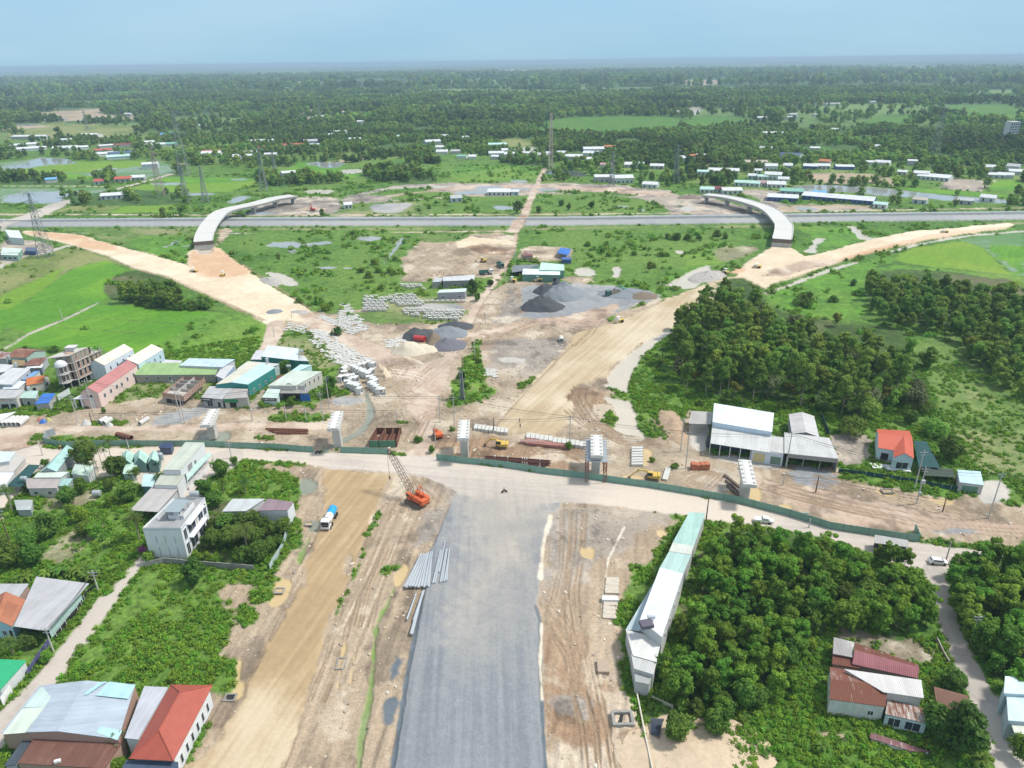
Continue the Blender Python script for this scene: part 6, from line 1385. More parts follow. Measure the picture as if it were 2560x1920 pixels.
s8 = house('big_grey_roof', 'house under a very large plain grey metal roof by the lane', 'N', (100,482),(340,516),(648,170),(264,120), z=4.6, roof='flat', rc=(.45,.45,.46), wc=MINT, over=2.2, wallskip=(0,), cat='house')
house('grey_wing', 'grey metal roof wing reaching the left edge beside the very large grey roof', 'N', (-150,275),(135,275),(210,172),(-60,172), z=4.4, roof='flat', rc=(.42,.42,.43), wc=(.45,.3,.25), over=.3)
h_ = house('tile_roof_house', 'light blue house with brown-red tiled roof and white gable boards', 'N', (-120,482),(88,484),(188,290),(-60,280), z=4.2, roof='gable', rz=6.4, rc=(.40,.16,.09), wc=(.42,.62,.70), win=[(0,.55,.72,1.4,2.8),(0,.8,.95,.3,3.0,'archway')])
house('green_tarp_shed', 'shed with bright green tarpaulin roof at the left edge', 'N', (-160,990),(0,945),(192,730),(-20,720), z=3.2, roof='flat', rc=GTARP, wc=(.60,.62,.62), over=.3, cat='shed')
br = empty('wall_banner', (*pt('N',60,1020,1),0), 'white printed banner standing at the lane beside the green tarpaulin roof', 'banner'); a = P('N',25,1062,.2); b = P('N',95,965,.2); d = (b-a).normalized(); c = (a+b)/2; m = MB(); m.box(c.x,c.y,1.3,(b-a).length,.1,2.2,math.atan2(d.y,d.x)); o = m.build('board', PW, br)
nn = Vector((d.y,-d.x,0)); strokes(o, c+nn*.08, d, (b-a).length*.8, 1.0, .22, SHUT, br['_o'], 3); strokes(o, c+nn*.08, d, (b-a).length*.8, .55, .22, simplemat('faded_red',(.55,.35,.32)), br['_o'], 4)
def fence(name, label, t, pts, h, mat, post=2.5, pm=None, th=.08, z=0, cat='fence', off=0):
    W3 = [P(t, *p, z) for p in pts]; r_ = empty(name, (W3[0].x, W3[0].y, 0), label, cat); m = MB(); pp = MB(); cap = MB()
    for a, b in zip(W3, W3[1:]):
        d = b-a; L = d.length; k = max(1, round(L/post))
        for i in range(k):
            p = a+d*(i/k); q = a+d*((i+1)/k); c = (p+q)/2; j = rt.uniform(-.04,.04)
            m.box(c.x, c.y+j, h/2+off, L/k-.03, th, h-off*2+rt.uniform(-.03,.03), math.atan2(d.y,d.x)+rt.uniform(-.01,.01)); pp.box(p.x, p.y+th, h/2, .14 if pm else .08, .14, h*1.05, math.atan2(d.y,d.x))
    m.build('panel', mat, r_); pp.build('post', pm or STEEL, r_); return r_
fence('lane_fence', 'white-pillared fence with dark panels in front of the very large grey roof', 'N', [(415,575),(520,440),(570,385),(640,260),(700,210)], 1.5, PB, 2.2, plas(WHITE,.3), .12)
fence('lane_wall', 'blue-purple sheet fence along the lane below the light blue house', 'N', [(205,845),(300,700),(370,600)], 1.5, corr((.12,.11,.26)), 2.5)
lh = house('lower_left_hall', 'large patchwork metal roof of pale blue, grey and cream sheets at the bottom left', 'N', (10,1258),(860,1302),(985,905),(285,915), z=4.8, roof='gable', rz=6.0, rc=(.40,.46,.52), wc=brick((.36,.15,.09)), over=.15, cat='building')
m = MB(); z = 5.0
for (q, col_) in (([(10,1258),(185,1259),(330,1070),(160,1070)],(.60,.68,.58)),([(330,1070),(170,1060),(285,915),(410,920)],(.50,.62,.58)),([(370,1000),(640,1000),(785,897),(415,915)],(.40,.62,.66)),([(700,1000),(930,1006),(985,907),(800,897)],(.40,.62,.66)),([(700,1255),(850,1298),(885,1230),(730,1210)],(.42,.64,.66))):
    zz = 5.03 if q[0][0] < 300 else 5.5
    base = [P('N', *p, 5.3) for p in q]
    def zat(p):   # height of the gabled roof above a ground point
        w = lh['_w']; fl0 = Vector((w[0],w[1])); fr0 = Vector((w[2],w[3])); d = (fr0-fl0).normalized(); u = (Vector((p.x,p.y))-fl0).dot(d)/(fr0-fl0).length; return 4.8+1.2*(1-abs(2*u-1))+.06
    patch_ = [Vector((p.x,p.y,zat(p))) for p in base]; mm = MB(); mm.quad_uv(*patch_); mm.build('roof_sheet', corr(col_), lh)
house('flat_extension', 'pale grey flat metal roof between the patchwork roof and the red hip roof', 'N', (905,1295),(1000,1305),(1225,925),(1050,917), z=4.9, roof='flat', rc=(.48,.50,.54), wc=DW, cat='shed')
rh = house('red_roof_house', 'house with a large red hipped roof at the bottom left beside the earthworks', 'N', (938,1445),(1262,1462),(1548,910),(1242,906), z=4.8, roof='hip', rz=7.2, rc=simplemat('red_roof',(.37,.085,.055),.6,0,.12,.6), wc=WHITE, over=.9, win=wrow(1,6,.8,3.0,.06))
fence('balustrade', 'white balustrade along the right side of the red hip-roofed house', 'N', [(1330,1420),(1400,1290),(1460,1180),(1530,1040)], 1.0, plas(WHITE,.2), 3.2, plas(WHITE,.2), .2, cat='balustrade')
bh = house('brown_roof_shed', 'brown metal roof with a brick wall on its right at the bottom left', 'N', (125,1478),(762,1518),(905,1300),(250,1290), z=3.6, roof='flat', rc=corr((.17,.085,.065),(.26,.14,.10),.3), wc=brick((.38,.17,.10)), over=.1, cat='shed')
m = MB(); p = P('N',420,1470,3.8); m.box(p.x,p.y,4.0,1.0,.5,.5,.3); m.build('vent_box', PW, bh)
house('navy_roof', 'dark blue metal roof at the bottom edge below the red hip roof', 'N', (860,1560),(1300,1560),(1296,1468),(922,1455), z=3.6, roof='flat', rc=(.07,.10,.15), wc=GREY, cat='shed')
house('dark_lean_to', 'dark sheeted lean-to at the bottom left corner', 'N', (25,1500),(110,1490),(245,1290),(180,1292), z=3.0, roof='flat', rc=(.07,.09,.11), wc=GREY, cat='shed')
fence('garden_wall', 'dark mossy garden wall below the white three-storey building', 'M', [(1060,985),(1200,955),(1400,975),(1600,990),(1850,1010)], 1.7, CONCD, 3, CONCD, .2, cat='wall')
fence('tin_fence', 'leaning pale sheet fence between the walled garden and the sand road', 'M', [(1965,1010),(1990,960),(2060,850),(2085,760),(2110,690)], 1.9, corr((.50,.60,.58)), 2.4)
# ----- right side -----
wl = house('wedge_building', 'long wedge-shaped building in white and mint sheets beside the earthworks', 'Q', (690,805),(818,905),(940,540),(806,503), z=7.2, roof='flat', rc=(.68,.70,.72), wc=plas((.56,.56,.54),.5), over=.1, cat='building', win=wrow(1,4,3.6,5.2,.04))
def extra(root, name, t, pts, z, col_, drop=True, zs=None, wallc=(.50,.50,.48)):
    q = [P(t, *p, (zs[i] if zs else z)) for i, p in enumerate(pts)]
    slab(root, name, q, .12, corr(col_) if isinstance(col_, tuple) else col_)
    if drop: 
        cx = sum(p.x for p in q)/len(q); cy = sum(p.y for p in q)/len(q)
        m = MB()
        for i in range(len(q)):
            a, b = q[i], q[(i+1)%len(q)]; A1 = (a.x+(cx-a.x)*.03, a.y+(cy-a.y)*.03); B1 = (b.x+(cx-b.x)*.03, b.y+(cy-b.y)*.03)
            m.face([(*A1,0),(*B1,0),(*B1,b.z-.1),(*A1,a.z-.1)], 0, [(0,0),((b-a).length,0),((b-a).length,b.z),(0,a.z)])
        m.build('wall', plas(wallc,.6), root)
extra(wl,'mint_roof','Q',[(806,503),(940,540),(985,432),(858,412)],5.6,(.42,.58,.54))
extra(wl,'cream_roof','Q',[(858,410),(985,430),(1000,380),(880,360)],5.6,(.58,.60,.54))
extra(wl,'long_mint_roof','Q',[(878,362),(1000,384),(1068,190),(975,185)],5.2,(.38,.56,.50))
extra(wl,'side_roof','Q',[(608,862),(692,870),(812,520),(770,590)],4.6,(.44,.54,.56))
extra(wl,'lower_roof','Q',[(650,1010),(785,1048),(818,915),(610,862)],4.6,(.66,.66,.62))
extra(wl,'grey_roof','Q',[(656,1085),(768,1120),(790,1040),(640,1000)],4.4,(.50,.50,.49))
extra(wl,'nose_box','Q',[(664,1160),(742,1176),(768,1120),(656,1088)],3.4,plas((.35,.36,.35),.5))
m = MB(); q = P('Q',728,835,7.4); m.box(q.x,q.y,7.6,2.6,2.0,.9,.2); m.build('rooftop_equipment', simplemat('dark_equipment',(.12,.11,.14)), wl); tank('Q',755,805,7.4,'steel tank on the wedge-shaped building roof',.45,1.6)
fence('plot_wall', 'low cream wall around the pointed plot below the wedge-shaped building', 'Q', [(770,1720),(720,1480),(672,1240)], .9, plas((.62,.58,.48)), 3, plas((.62,.58,.48)), .25, cat='wall')
fence('plot_wall', 'thin low wall on the right of the pointed plot', 'Q', [(760,1260),(880,1312),(840,1480),(775,1700)], .7, plas((.55,.52,.42)), 3, plas((.55,.52,.42)), .15, cat='wall')
c2 = house('white_shop', 'white two-level shop building with long metal roofs beside the earthworks', 'c', (815,792),(1366,884),(1382,708),(830,618), z=7.4, roof='flat', rc=(.68,.73,.76), wc=(.56,.68,.78), over=.15, cat='shop')
extra(c2,'lower_roof','c',[(795,988),(1346,1075),(1362,915),(815,815)],4.4,(.56,.56,.54),False,[4.4,4.4,5.8,5.8])
extra(c2,'grey_lower_roof','c',[(1346,1062),(1475,1085),(1478,935),(1352,918)],4.4,(.50,.50,.48),True,None,(.62,.66,.70))
a = P('c',1180,1050,4.3); b = P('c',1470,1090,4.3); d = (b-a).normalized(); an = math.atan2(d.y,d.x); nn = Vector((d.y,-d.x,0)); m = MB(); c = (a+b)/2; m.box(c.x-nn.x*.3,c.y-nn.y*.3,2.1,(b-a).length,.2,4.2,an); m.build('front_wall', plas((.62,.68,.76),.3), c2)
for f0,f1,mt,z1 in ((.06,.44,simplemat('yellow_shutter',(.58,.50,.26),.6),3.0),(.62,.95,simplemat('green_shutter',(.16,.25,.19),.6),2.6)):
    p = a+(b-a)*((f0+f1)/2)-nn*.15; m = MB(); m.box(p.x,p.y,z1/2+.3,(b-a).length*(f1-f0),.1,z1,an); m.build('roller_shutter', mt, c2)
m = MB(); a = P('c',800,985,4.2); b = P('c',1175,1045,4.2); d = (b-a); an = math.atan2(d.y,d.x)
for i in range(5): p = a+d*(i/4); m.box(p.x,p.y+.3,2.1,.25,.25,4.2,an)
m.build('column', plas(WHITE,.3), c2); m = MB(); c = (a+b)/2; m.box(c.x,c.y+4.5,2.1,d.length,.1,4.2,an); m.build('shopfront', simplemat('shopfront',(.07,.09,.13),.3,0,.4,.8), c2)
netsheet('carport', 'grey carport roof at the left end of the white shop', 'c', [(600,806),(802,812),(820,702),(620,690)], 4.0, corr((.48,.46,.43)), 'carport')
gs = house('grey_shed', 'open-fronted grey metal shed right of the white shop', 'c', (1478,1080),(1978,1130),(1895,940),(1478,888), z=4.8, roof='flat', rc=(.52,.52,.51), wc=(.40,.38,.36), over=.15, wallskip=(0,), cat='shed')
m = MB(); a = P('c',1510,1082,4.8); b = P('c',1976,1132,4.8); d = b-a; an = math.atan2(d.y,d.x); c = (a+b)/2; m.box(c.x,c.y-.05,4.1,d.length,.12,1.4,an); m.build('fascia', corr((.38,.36,.34)), gs)
m = MB()
for i in range(4): p = a+d*(i/3); m.tube([(p.x,p.y+.1,0),(p.x,p.y+.1,4)], .09, 5)
m.build('post', STEEL, gs)
house('grey_gabled_shed', 'narrow grey shed with bent roof behind the open-fronted shed', 'c', (1548,900),(1800,932),(1752,738),(1517,720), z=4.4, roof='gable', rz=5.6, rc=(.54,.53,.52), wc=(.30,.29,.28), cat='shed')
oh = house('orange_roof_house', 'small light blue house with bright orange metal roof and white trim', 'L', (1372,690),(1572,722),(1552,592),(1362,582), z=4.6, roof='gable', ridge='across', rz=6.2, rc=simplemat('orange_roof',(.52,.11,.06),.5,0,.06), wc=(.50,.62,.66), over=.25, win=[(0,.1,.35,.4,3.2,'porch')])
fw_ = house('front_wing', 'x', 'L', (1462,745),(1578,752),(1572,650),(1458,640), z=4.6, roof='gable', rz=6.3, rc=simplemat('orange_roof2',(.52,.11,.06),.5,0,.06), wc=(.50,.64,.68), over=.2, win=[(0,.18,.82,.7,3.0)]); fw_.parent = oh; fw_.location = Vector(fw_.location)-Vector(oh.location)
for k_ in ('label','category'): del fw_[k_]
m = MB(); a = P('L',1345,805,.5); b = P('L',1565,828,.5); m.prism([(a.x,a.y),(b.x,b.y),(b.x,b.y+3),(a.x,a.y+3)], 0, .5); m.build('plinth', plas(WHITE,.4), oh)
gr_ = house('garage', 'small garage with light blue metal roof and green shutter', 'L', (1842,888),(1980,905),(1962,826),(1828,816), z=3.3, roof='flat', rc=(.50,.66,.72), wc=(.46,.45,.42), over=.05, cat='garage', win=[(0,.12,.85,.1,2.6,'shutter',simplemat('green_door',(.13,.26,.19),.6))])
netsheet('shade_net', 'dark teal shade net beside the orange-roofed house', 'L', [(1605,800),(1730,805),(1650,652),(1578,650)], 2.8, NET, 'shade net')
netsheet('net_shelter', 'dark slatted shelter between the net and the garage', 'L', [(1640,850),(1815,860),(1800,812),(1640,800)], 2.2, simplemat('dark_slats',(.06,.08,.06),.9), 'shelter')
fence('mesh_fence', 'dark mesh fence from the open-fronted shed to the garage', 'L', [(1142,832),(1300,850),(1500,880),(1640,905),(1840,940)], 1.4, NET, 2.5, STEEL, .04)
fence('garden_fence', 'dark net fence behind the grey sheds', 'L', [(1090,625),(1060,560),(1045,510)], 1.8, NET, 2.5)
# lower right farm
h7 = house('rusty_roof_farm', 'farmhouse with rust-streaked metal roof and dirty white walls at the lower right', 'R', (402,1262),(722,1306),(738,1128),(402,1076), z=4.0, roof='gable', ridge='across', rz=5.0, rc=corr((.50,.46,.42),(.17,.065,.04),1.0), wc=plas((.62,.61,.57),.8), over=.15, rmat2=corr((.20,.085,.06),(.45,.40,.36),.3), win=[(0,.72,.84,1.2,2.4)])
house('grey_white_roof', 'long whitish metal roof at the middle of the rusty farm group', 'R', (712,1222),(944,1256),(930,1152),(484,1088), z=5.1, roof='flat', rc=(.60,.58,.56), wc=plas((.55,.54,.50),.8), cat='house')
house('farm_porch', 'rusty white porch roof with tiled front below the whitish roof', 'R', (722,1348),(965,1402),(962,1322),(735,1262), z=3.2, roof='flat', rc=corr((.56,.53,.48),(.19,.08,.05),.7), wc=plas((.45,.56,.56),.5), over=.15, win=[(0,.08,.4,.5,2.6),(0,.5,.9,.5,2.6)])
house('striped_shed', 'grey striped fibre-cement shed at the top left of the rusty farm', 'R', (420,1000),(536,1022),(545,935),(425,905), z=3.4, roof='flat', rc=corr((.36,.34,.33),(.60,.57,.54),.35), wc=(.30,.20,.17), cat='shed')
house('rust_shed', 'low brown tin roof below the grey striped shed', 'R', (415,1060),(575,1085),(560,1020),(420,1002), z=2.8, roof='flat', rc=corr((.17,.07,.05),(.60,.57,.54),.25), wc=(.25,.16,.13), cat='shed')
house('pink_roof_shed', 'long shed with faded pink and rusty striped sheets at the lower right', 'R', (532,1060),(910,1142),(912,1062),(548,938), z=3.2, roof='gable', ridge='across', rz=4.2, rc=corr((.30,.12,.13)), wc=(.16,.13,.12), rmat2=corr((.55,.48,.42),(.17,.07,.05),.9), cat='shed')
netsheet('awning', 'brown sheet awning over the yard by the side lane', 'R', [(1026,1352),(1240,1416),(1196,1242),(1002,1190)], 2.8, corr((.20,.11,.08)), 'awning')
house('trough_roof', 'low maroon and white strip roof on the bottom right slope', 'R', (632,1486),(870,1562),(985,1566),(640,1452), z=.9, roof='flat', rc=corr((.20,.10,.10),(.6,.6,.58),.3), wc=WHITE, cat='shed')
fence('yard_wall', 'mossy low wall along the side lane below the wood', 'R', [(1018,930),(1050,1000),(1085,1060)], 1.0, brick((.22,.13,.10)), 3, CONCD, .2, cat='wall')
house('blue_white_house', 'pale blue house with white metal roof at the right edge, upper part', 'R', (1405,1228),(1640,1240),(1640,1135),(1412,1130), z=5.6, roof='flat', rc=(.60,.72,.74), wc=(.50,.62,.68))
house('blue_white_annex', 'lower pale roof of the house at the right edge', 'R', (1430,1385),(1640,1400),(1640,1255),(1420,1240), z=4.8, roof='flat', rc=(.56,.68,.70), wc=(.46,.56,.60))
house('cream_annex', 'cream porch roof at the right edge below the pale blue roof', 'R', (1466,1458),(1640,1475),(1640,1392),(1440,1385), z=3.8, roof='flat', rc=(.62,.64,.56), wc=(.55,.58,.55), over=1.0)
house('roadside_canopy', 'grey corrugated canopy at the roadside behind the wood', 'L', (1352,1238),(1545,1262),(1545,1222),(1352,1190), z=3.2, roof='flat', rc=(.40,.39,.37), wc=(.05,.05,.06), cat='shed')
# works compound by the dirt lane
house('mint_shed', 'long shed with white-mint roof and teal walls in the works compound', 'G', (332,587),(634,592),(632,548),(340,542), z=4.2, roof='flat', rc=(.66,.74,.70), wc=corr((.16,.32,.26)), over=.1, cat='shed', win=[(0,.8,.95,.2,2.6,'door')])
house('mint_shed', 'taller mint-roofed shed behind the long teal-walled shed', 'G', (468,552),(666,556),(664,510),(482,492), z=4.8, roof='flat', rc=(.52,.70,.62), wc=corr((.20,.38,.32)), over=.1, cat='shed')
house('open_workshop', 'dark open workshop left of the mint-roofed sheds', 'G', (250,572),(340,560),(470,508),(262,516), z=3.0, roof='flat', rc=(.20,.22,.24), wc=(.20,.36,.30), over=.1, wallskip=(0,), cat='shed')
netsheet('blue_tarp_shelter', 'bright blue tarpaulin shelter in the sandy works yard', 'G', [(608,415),(700,438),(718,386),(636,376)], 3.0, BLT, 'shelter')
house('tin_hut', 'small red and white tin hut in the sandy works yard', 'G', (345,440),(418,440),(400,400),(345,400), z=2.6, roof='flat', rc=corr((.50,.46,.44),(.20,.08,.06),.8), wc=(.4,.3,.28), cat='hut')
house('blue_container', 'blue site container beside the tarpaulin shelter', 'G', (645,470),(720,472),(720,452),(648,450), z=2.4, roof='flat', rc=(.08,.14,.34), wc=(.06,.12,.32), over=0, cat='container')
house('grey_shed', 'upper of two long grey sheds left of the dirt lane', 'E', (1285,640),(1535,632),(1538,590),(1290,608), z=4.2, roof='flat', rc=(.56,.57,.58), wc=corr((.34,.33,.34)), over=.1, cat='shed', win=[(0,.35,.42,.3,2.3,'door'),(0,.6,.66,.3,2.3,'door')])
house('grey_shed', 'small grey block at the left end of the upper grey shed', 'E', (1202,648),(1270,644),(1290,615),(1222,616), z=3.8, roof='flat', rc=(.48,.50,.52), wc=(.36,.33,.32), over=.1, cat='shed')
house('grey_shed', 'lower of two grey sheds left of the dirt lane, with a mint roof edge', 'E', (1242,732),(1462,724),(1480,696),(1262,710), z=4.4, roof='flat', rc=(.60,.72,.64), wc=corr((.42,.42,.44)), over=.1, cat='shed', win=[(0,.15,.25,1.2,2.4),(0,.75,.85,1.2,2.4)])
house('mint_cabin', 'long cabin with pale mint roof at the left edge below the pylon', 'D', (5,352),(112,356),(142,312),(15,306), z=3.6, roof='flat', rc=(.58,.68,.60), wc=(.28,.44,.36), over=.1, cat='cabin', win=wrow(0,3,.8,2.4,.2))
house('white_cabin', 'two-tone cabin with white roof at the left edge by the highway', 'D', (62,240),(148,246),(122,196),(28,190), z=5.0, roof='flat', rc=(.66,.70,.70), wc=(.48,.58,.56), over=.1, cat='cabin')
house('blue_container', 'blue site container beside the mint-roofed cabin', 'D', (160,328),(226,330),(234,306),(166,304), z=2.6, roof='flat', rc=(.10,.14,.22), wc=(.07,.11,.24), over=0, cat='container')
# ----- houses across the plain -----
RC = dict(w=(.64,.66,.67), g=(.46,.47,.48), r=(.48,.12,.09), o=(.56,.20,.10), b=(.16,.40,.66), d=(.10,.14,.24), t=(.46,.66,.60), G=(.22,.46,.36), k=(.22,.08,.07), n=(.50,.44,.36), p=(.50,.30,.30))
RN = dict(w='white', g='grey', r='red', o='orange', b='bright blue', d='dark blue', t='pale teal', G='green', k='dark red', n='tan', p='dusty pink')
WC = [(.62,.62,.60),(.50,.56,.60),(.55,.60,.58),(.42,.42,.42)]
WM = [plas(c, .4) for c in WC]; RM_ = {k: corr(v) for k, v in RC.items()}
WB = plas((.08,.14,.34),.3)
FARH = dict(
 A=[(135,640,80,'w'),(250,638,50,'w'),(360,658,120,'w'),(570,628,80,'w'),(178,685,60,'w'),(60,695,60,'w'),(160,715,90,'w'),(240,708,50,'w'),(400,708,100,'w'),(480,708,80,'w'),(1062,620,60,'b'),(935,672,60,'w'),(1000,688,70,'w'),(1095,682,50,'G'),(780,690,80,'k'),(665,695,60,'w'),(650,725,80,'r'),(665,748,90,'w'),(762,745,110,'d'),(740,768,100,'t'),(320,918,45,'b'),(780,915,70,'r'),(630,930,40,'r'),(880,905,60,'w'),(700,1025,90,'w'),(955,828,70,'w'),(1370,735,120,'r'),(1345,745,90,'w'),(1505,768,110,'w'),(1595,770,45,'w'),(1600,738,80,'g'),(1735,752,60,'w'),(1700,712,70,'r'),(1870,690,110,'r'),(1660,662,130,'w'),(2010,690,60,'w'),(1990,665,70,'g'),(2120,622,50,'w'),(2180,605,60,'w'),(2070,514,80,'w'),(820,488,30,'w'),(450,430,110,'w'),(1160,369,60,'w'),(1300,564,30,'w'),(1845,875,70,'w'),(640,325,60,'w'),(580,326,50,'p'),(2080,303,60,'w'),(1830,314,30,'w')],
 B=[(15,600,40,'w'),(90,650,60,'w'),(60,478,110,'n'),(505,465,55,'r'),(588,440,60,'p'),(500,480,70,'n'),(420,490,80,'n'),(385,635,30,'t'),(645,632,80,'w'),(590,668,80,'w'),(788,640,60,'w'),(640,705,40,'w'),(655,735,60,'w'),(740,732,50,'g'),(785,765,50,'G'),(850,768,40,'w'),(410,838,25,'w'),(1010,688,95,'t'),(1085,725,80,'w'),(1005,745,80,'w'),(1100,752,70,'w'),(1010,768,55,'w'),(1215,745,70,'w'),(1285,757,85,'g'),(1350,745,40,'w'),(1425,742,50,'w'),(1510,768,90,'w'),(1640,718,120,'w'),(1740,712,60,'o'),(1620,745,80,'w'),(1590,785,45,'w'),(1715,832,60,'p'),(1900,822,100,'w'),(2045,830,70,'w'),(1700,915,100,'w'),(1820,922,110,'w'),(2005,952,80,'w'),(1025,1002,120,'w'),(1115,1000,60,'w'),(745,1042,60,'g'),(45,1086,40,'w'),(2190,775,40,'w'),(675,361,25,'w'),(20,296,60,'w'),(890,283,40,'w'),(460,342,20,'w'),(130,540,40,'w')],
 C=[(10,778,45,'w'),(92,762,40,'o'),(150,762,60,'w'),(295,862,150,'w'),(155,868,60,'t'),(500,806,110,'n'),(590,842,60,'w'),(505,860,40,'w'),(540,612,90,'w'),(655,612,70,'w'),(560,722,60,'g'),(540,686,35,'w'),(725,758,110,'d'),(872,712,45,'w'),(700,828,42,'w'),(672,918,50,'w'),(610,900,80,'w'),(470,895,40,'w'),(535,900,50,'t'),(405,940,68,'t'),(480,945,70,'t'),(535,942,40,'p'),(180,985,70,'t'),(250,982,50,'k'),(340,992,100,'w'),(630,952,90,'w'),(738,998,110,'G'),(685,1040,145,'w'),(850,832,65,'w'),(920,830,75,'w'),(942,800,50,'o'),(1070,835,82,'w'),(1245,806,60,'w'),(1320,808,65,'w'),(1440,870,40,'w'),(1565,892,65,'w'),(1672,905,135,'w'),(1500,808,40,'w'),(2110,890,60,'w'),(2180,868,60,'w'),(2050,890,70,'w'),(2000,850,40,'w'),(2150,845,60,'g'),(1050,1045,330,'w'),(908,1010,60,'b'),(1302,1085,60,'t'),(560,516,80,'w'),(770,420,40,'o'),(905,420,40,'o'),(830,418,30,'o'),(1240,410,30,'g'),(1000,422,90,'g'),(730,494,40,'g'),(890,494,40,'g'),(1850,1060,60,'g'),(1560,1055,60,'n'),(2000,1042,60,'w'),(720,512,60,'g'),(700,285,30,'w'),(390,342,50,'w'),(340,392,60,'g'),(490,190,70,'w'),(420,172,50,'o'),(70,412,40,'w'),(1890,228,40,'w'),(1000,590,35,'w'),(1270,700,30,'w')])
rf = random.Random(11); NEARB = dict(A='in the left-hand villages', B='in the middle villages', C='in the right-hand villages')
HP = []
for t, L_ in FARH.items():
    for i, (x, y, w, k) in enumerate(L_):
        c = P(t, x, y); sc_ = TILES[t][2]; dist = math.hypot(c.x, c.y); wm_ = w*sc_*math.hypot(dist, CH)/FPX; wm_ = max(6, min(wm_*1.15, 60)); HP.append((c.x, c.y, wm_)); dp = min(max(8, wm_*.8), 20); h = 3.6 if dist < 1500 else 5; h *= 1.5 if (x*7+y) % 11 == 0 else 1
        if w < 40 and h > 5: h = 4
        rot = math.atan2(-c.x, c.y)+rf.uniform(-.25,.25) if dist < 1500 else rf.uniform(-.3,.3)
        dirn = 'far' if dist > 1500 else 'mid-distance'
        band = 'beyond' if y < 700 else 'nearer'
        lb = f"{dirn} {RN[k]}-roofed house {NEARB[t]}, {'wide' if wm_ > 25 else 'small' if wm_ < 12 else 'medium'}, {'left part' if x < 740 else 'middle part' if x < 1480 else 'right part'}"
        grp = lb+' group' if False else f"{RN[k]} roofed houses {NEARB[t]}"
        r_ = empty('village_house', (c.x, c.y, 0), lb, 'house', grp)
        ca, sa = math.cos(rot), math.sin(rot)
        def g2(u, v): return (c.x+u*ca-v*sa, c.y+dp/2+u*sa+v*ca)
        hw, hd = wm_/2, dp/2; poly = [g2(-hw,-hd), g2(hw,-hd), g2(hw,hd), g2(-hw,hd)]
        wm2 = WB if (t == 'C' and i in (27,43,28,31)) else rf.choice(WM)
        zr = h+rf.uniform(1.2,2.2)
        walls_of('wall', r_, poly, -.2, h, wm2, (), {1: zr-.1, 3: zr-.1})
        E = [Vector((*g2(u*(hw+.5),v*(hd+.5)), h-.1)) for u,v in ((-1,-1),(1,-1),(1,1),(-1,1))]; r0 = Vector((*g2(-hw-.5,0), zr)); r1 = Vector((*g2(hw+.5,0), zr))
        m = MB(); m.quad_uv(E[0],E[1],r1,r0); m.quad_uv(E[2],E[3],r0,r1); m.build('roof', RM_[k], r_)
        if dist < 900:
            m = MB(); n__ = max(2, int(wm_/4))
            for j in range(n__):
                p = g2(-hw+(j+.5)*wm_/n__, -hd-.05); m.box(p[0], p[1], 1.5, 1.4, .1, 1.8 if j % 3 else 2.4, rot)
            m.build('window', GLASS, r_)
# white tower block and far town
tb_ = empty('tower_block', (*pt('C',2110,655,0),0), 'slender white tower building rising from the trees at the right', 'building'); q = P('C',2110,655); m = MB(); m.box(q.x,q.y,14,14,12,28); m.build('wall', WM[0], tb_); m = MB()
for k in range(7):
    for j in range(4): m.box(q.x-5+j*3.3, q.y-6.05, 3+k*3.6, 1.8, .1, 2.0)
m.build('window', GLASS, tb_)
m = MB()
for (t,x0_,x1_,y0_,y1_,n_) in (('B',1000,1450,188,206,60),('B',1450,2212,176,196,50),('C',0,1200,150,200,110),('C',1640,2212,178,196,60),('C',1860,2200,186,196,20),('A',1820,2212,285,300,6)):
    for i in range(n_):
        q = P(t, rf.uniform(x0_,x1_), rf.uniform(y0_,y1_)); m.box(q.x,q.y,7,rf.uniform(12,55),rf.uniform(12,30),rf.uniform(12,30),rf.uniform(0,1),rf.choice([0,0,0,1]))
setp(m.build('distant_town', [plas((.75,.75,.75),.2), plas((.55,.35,.30),.2)], None), 'scatter of pale town buildings near the horizon', 'town', None, 'stuff')
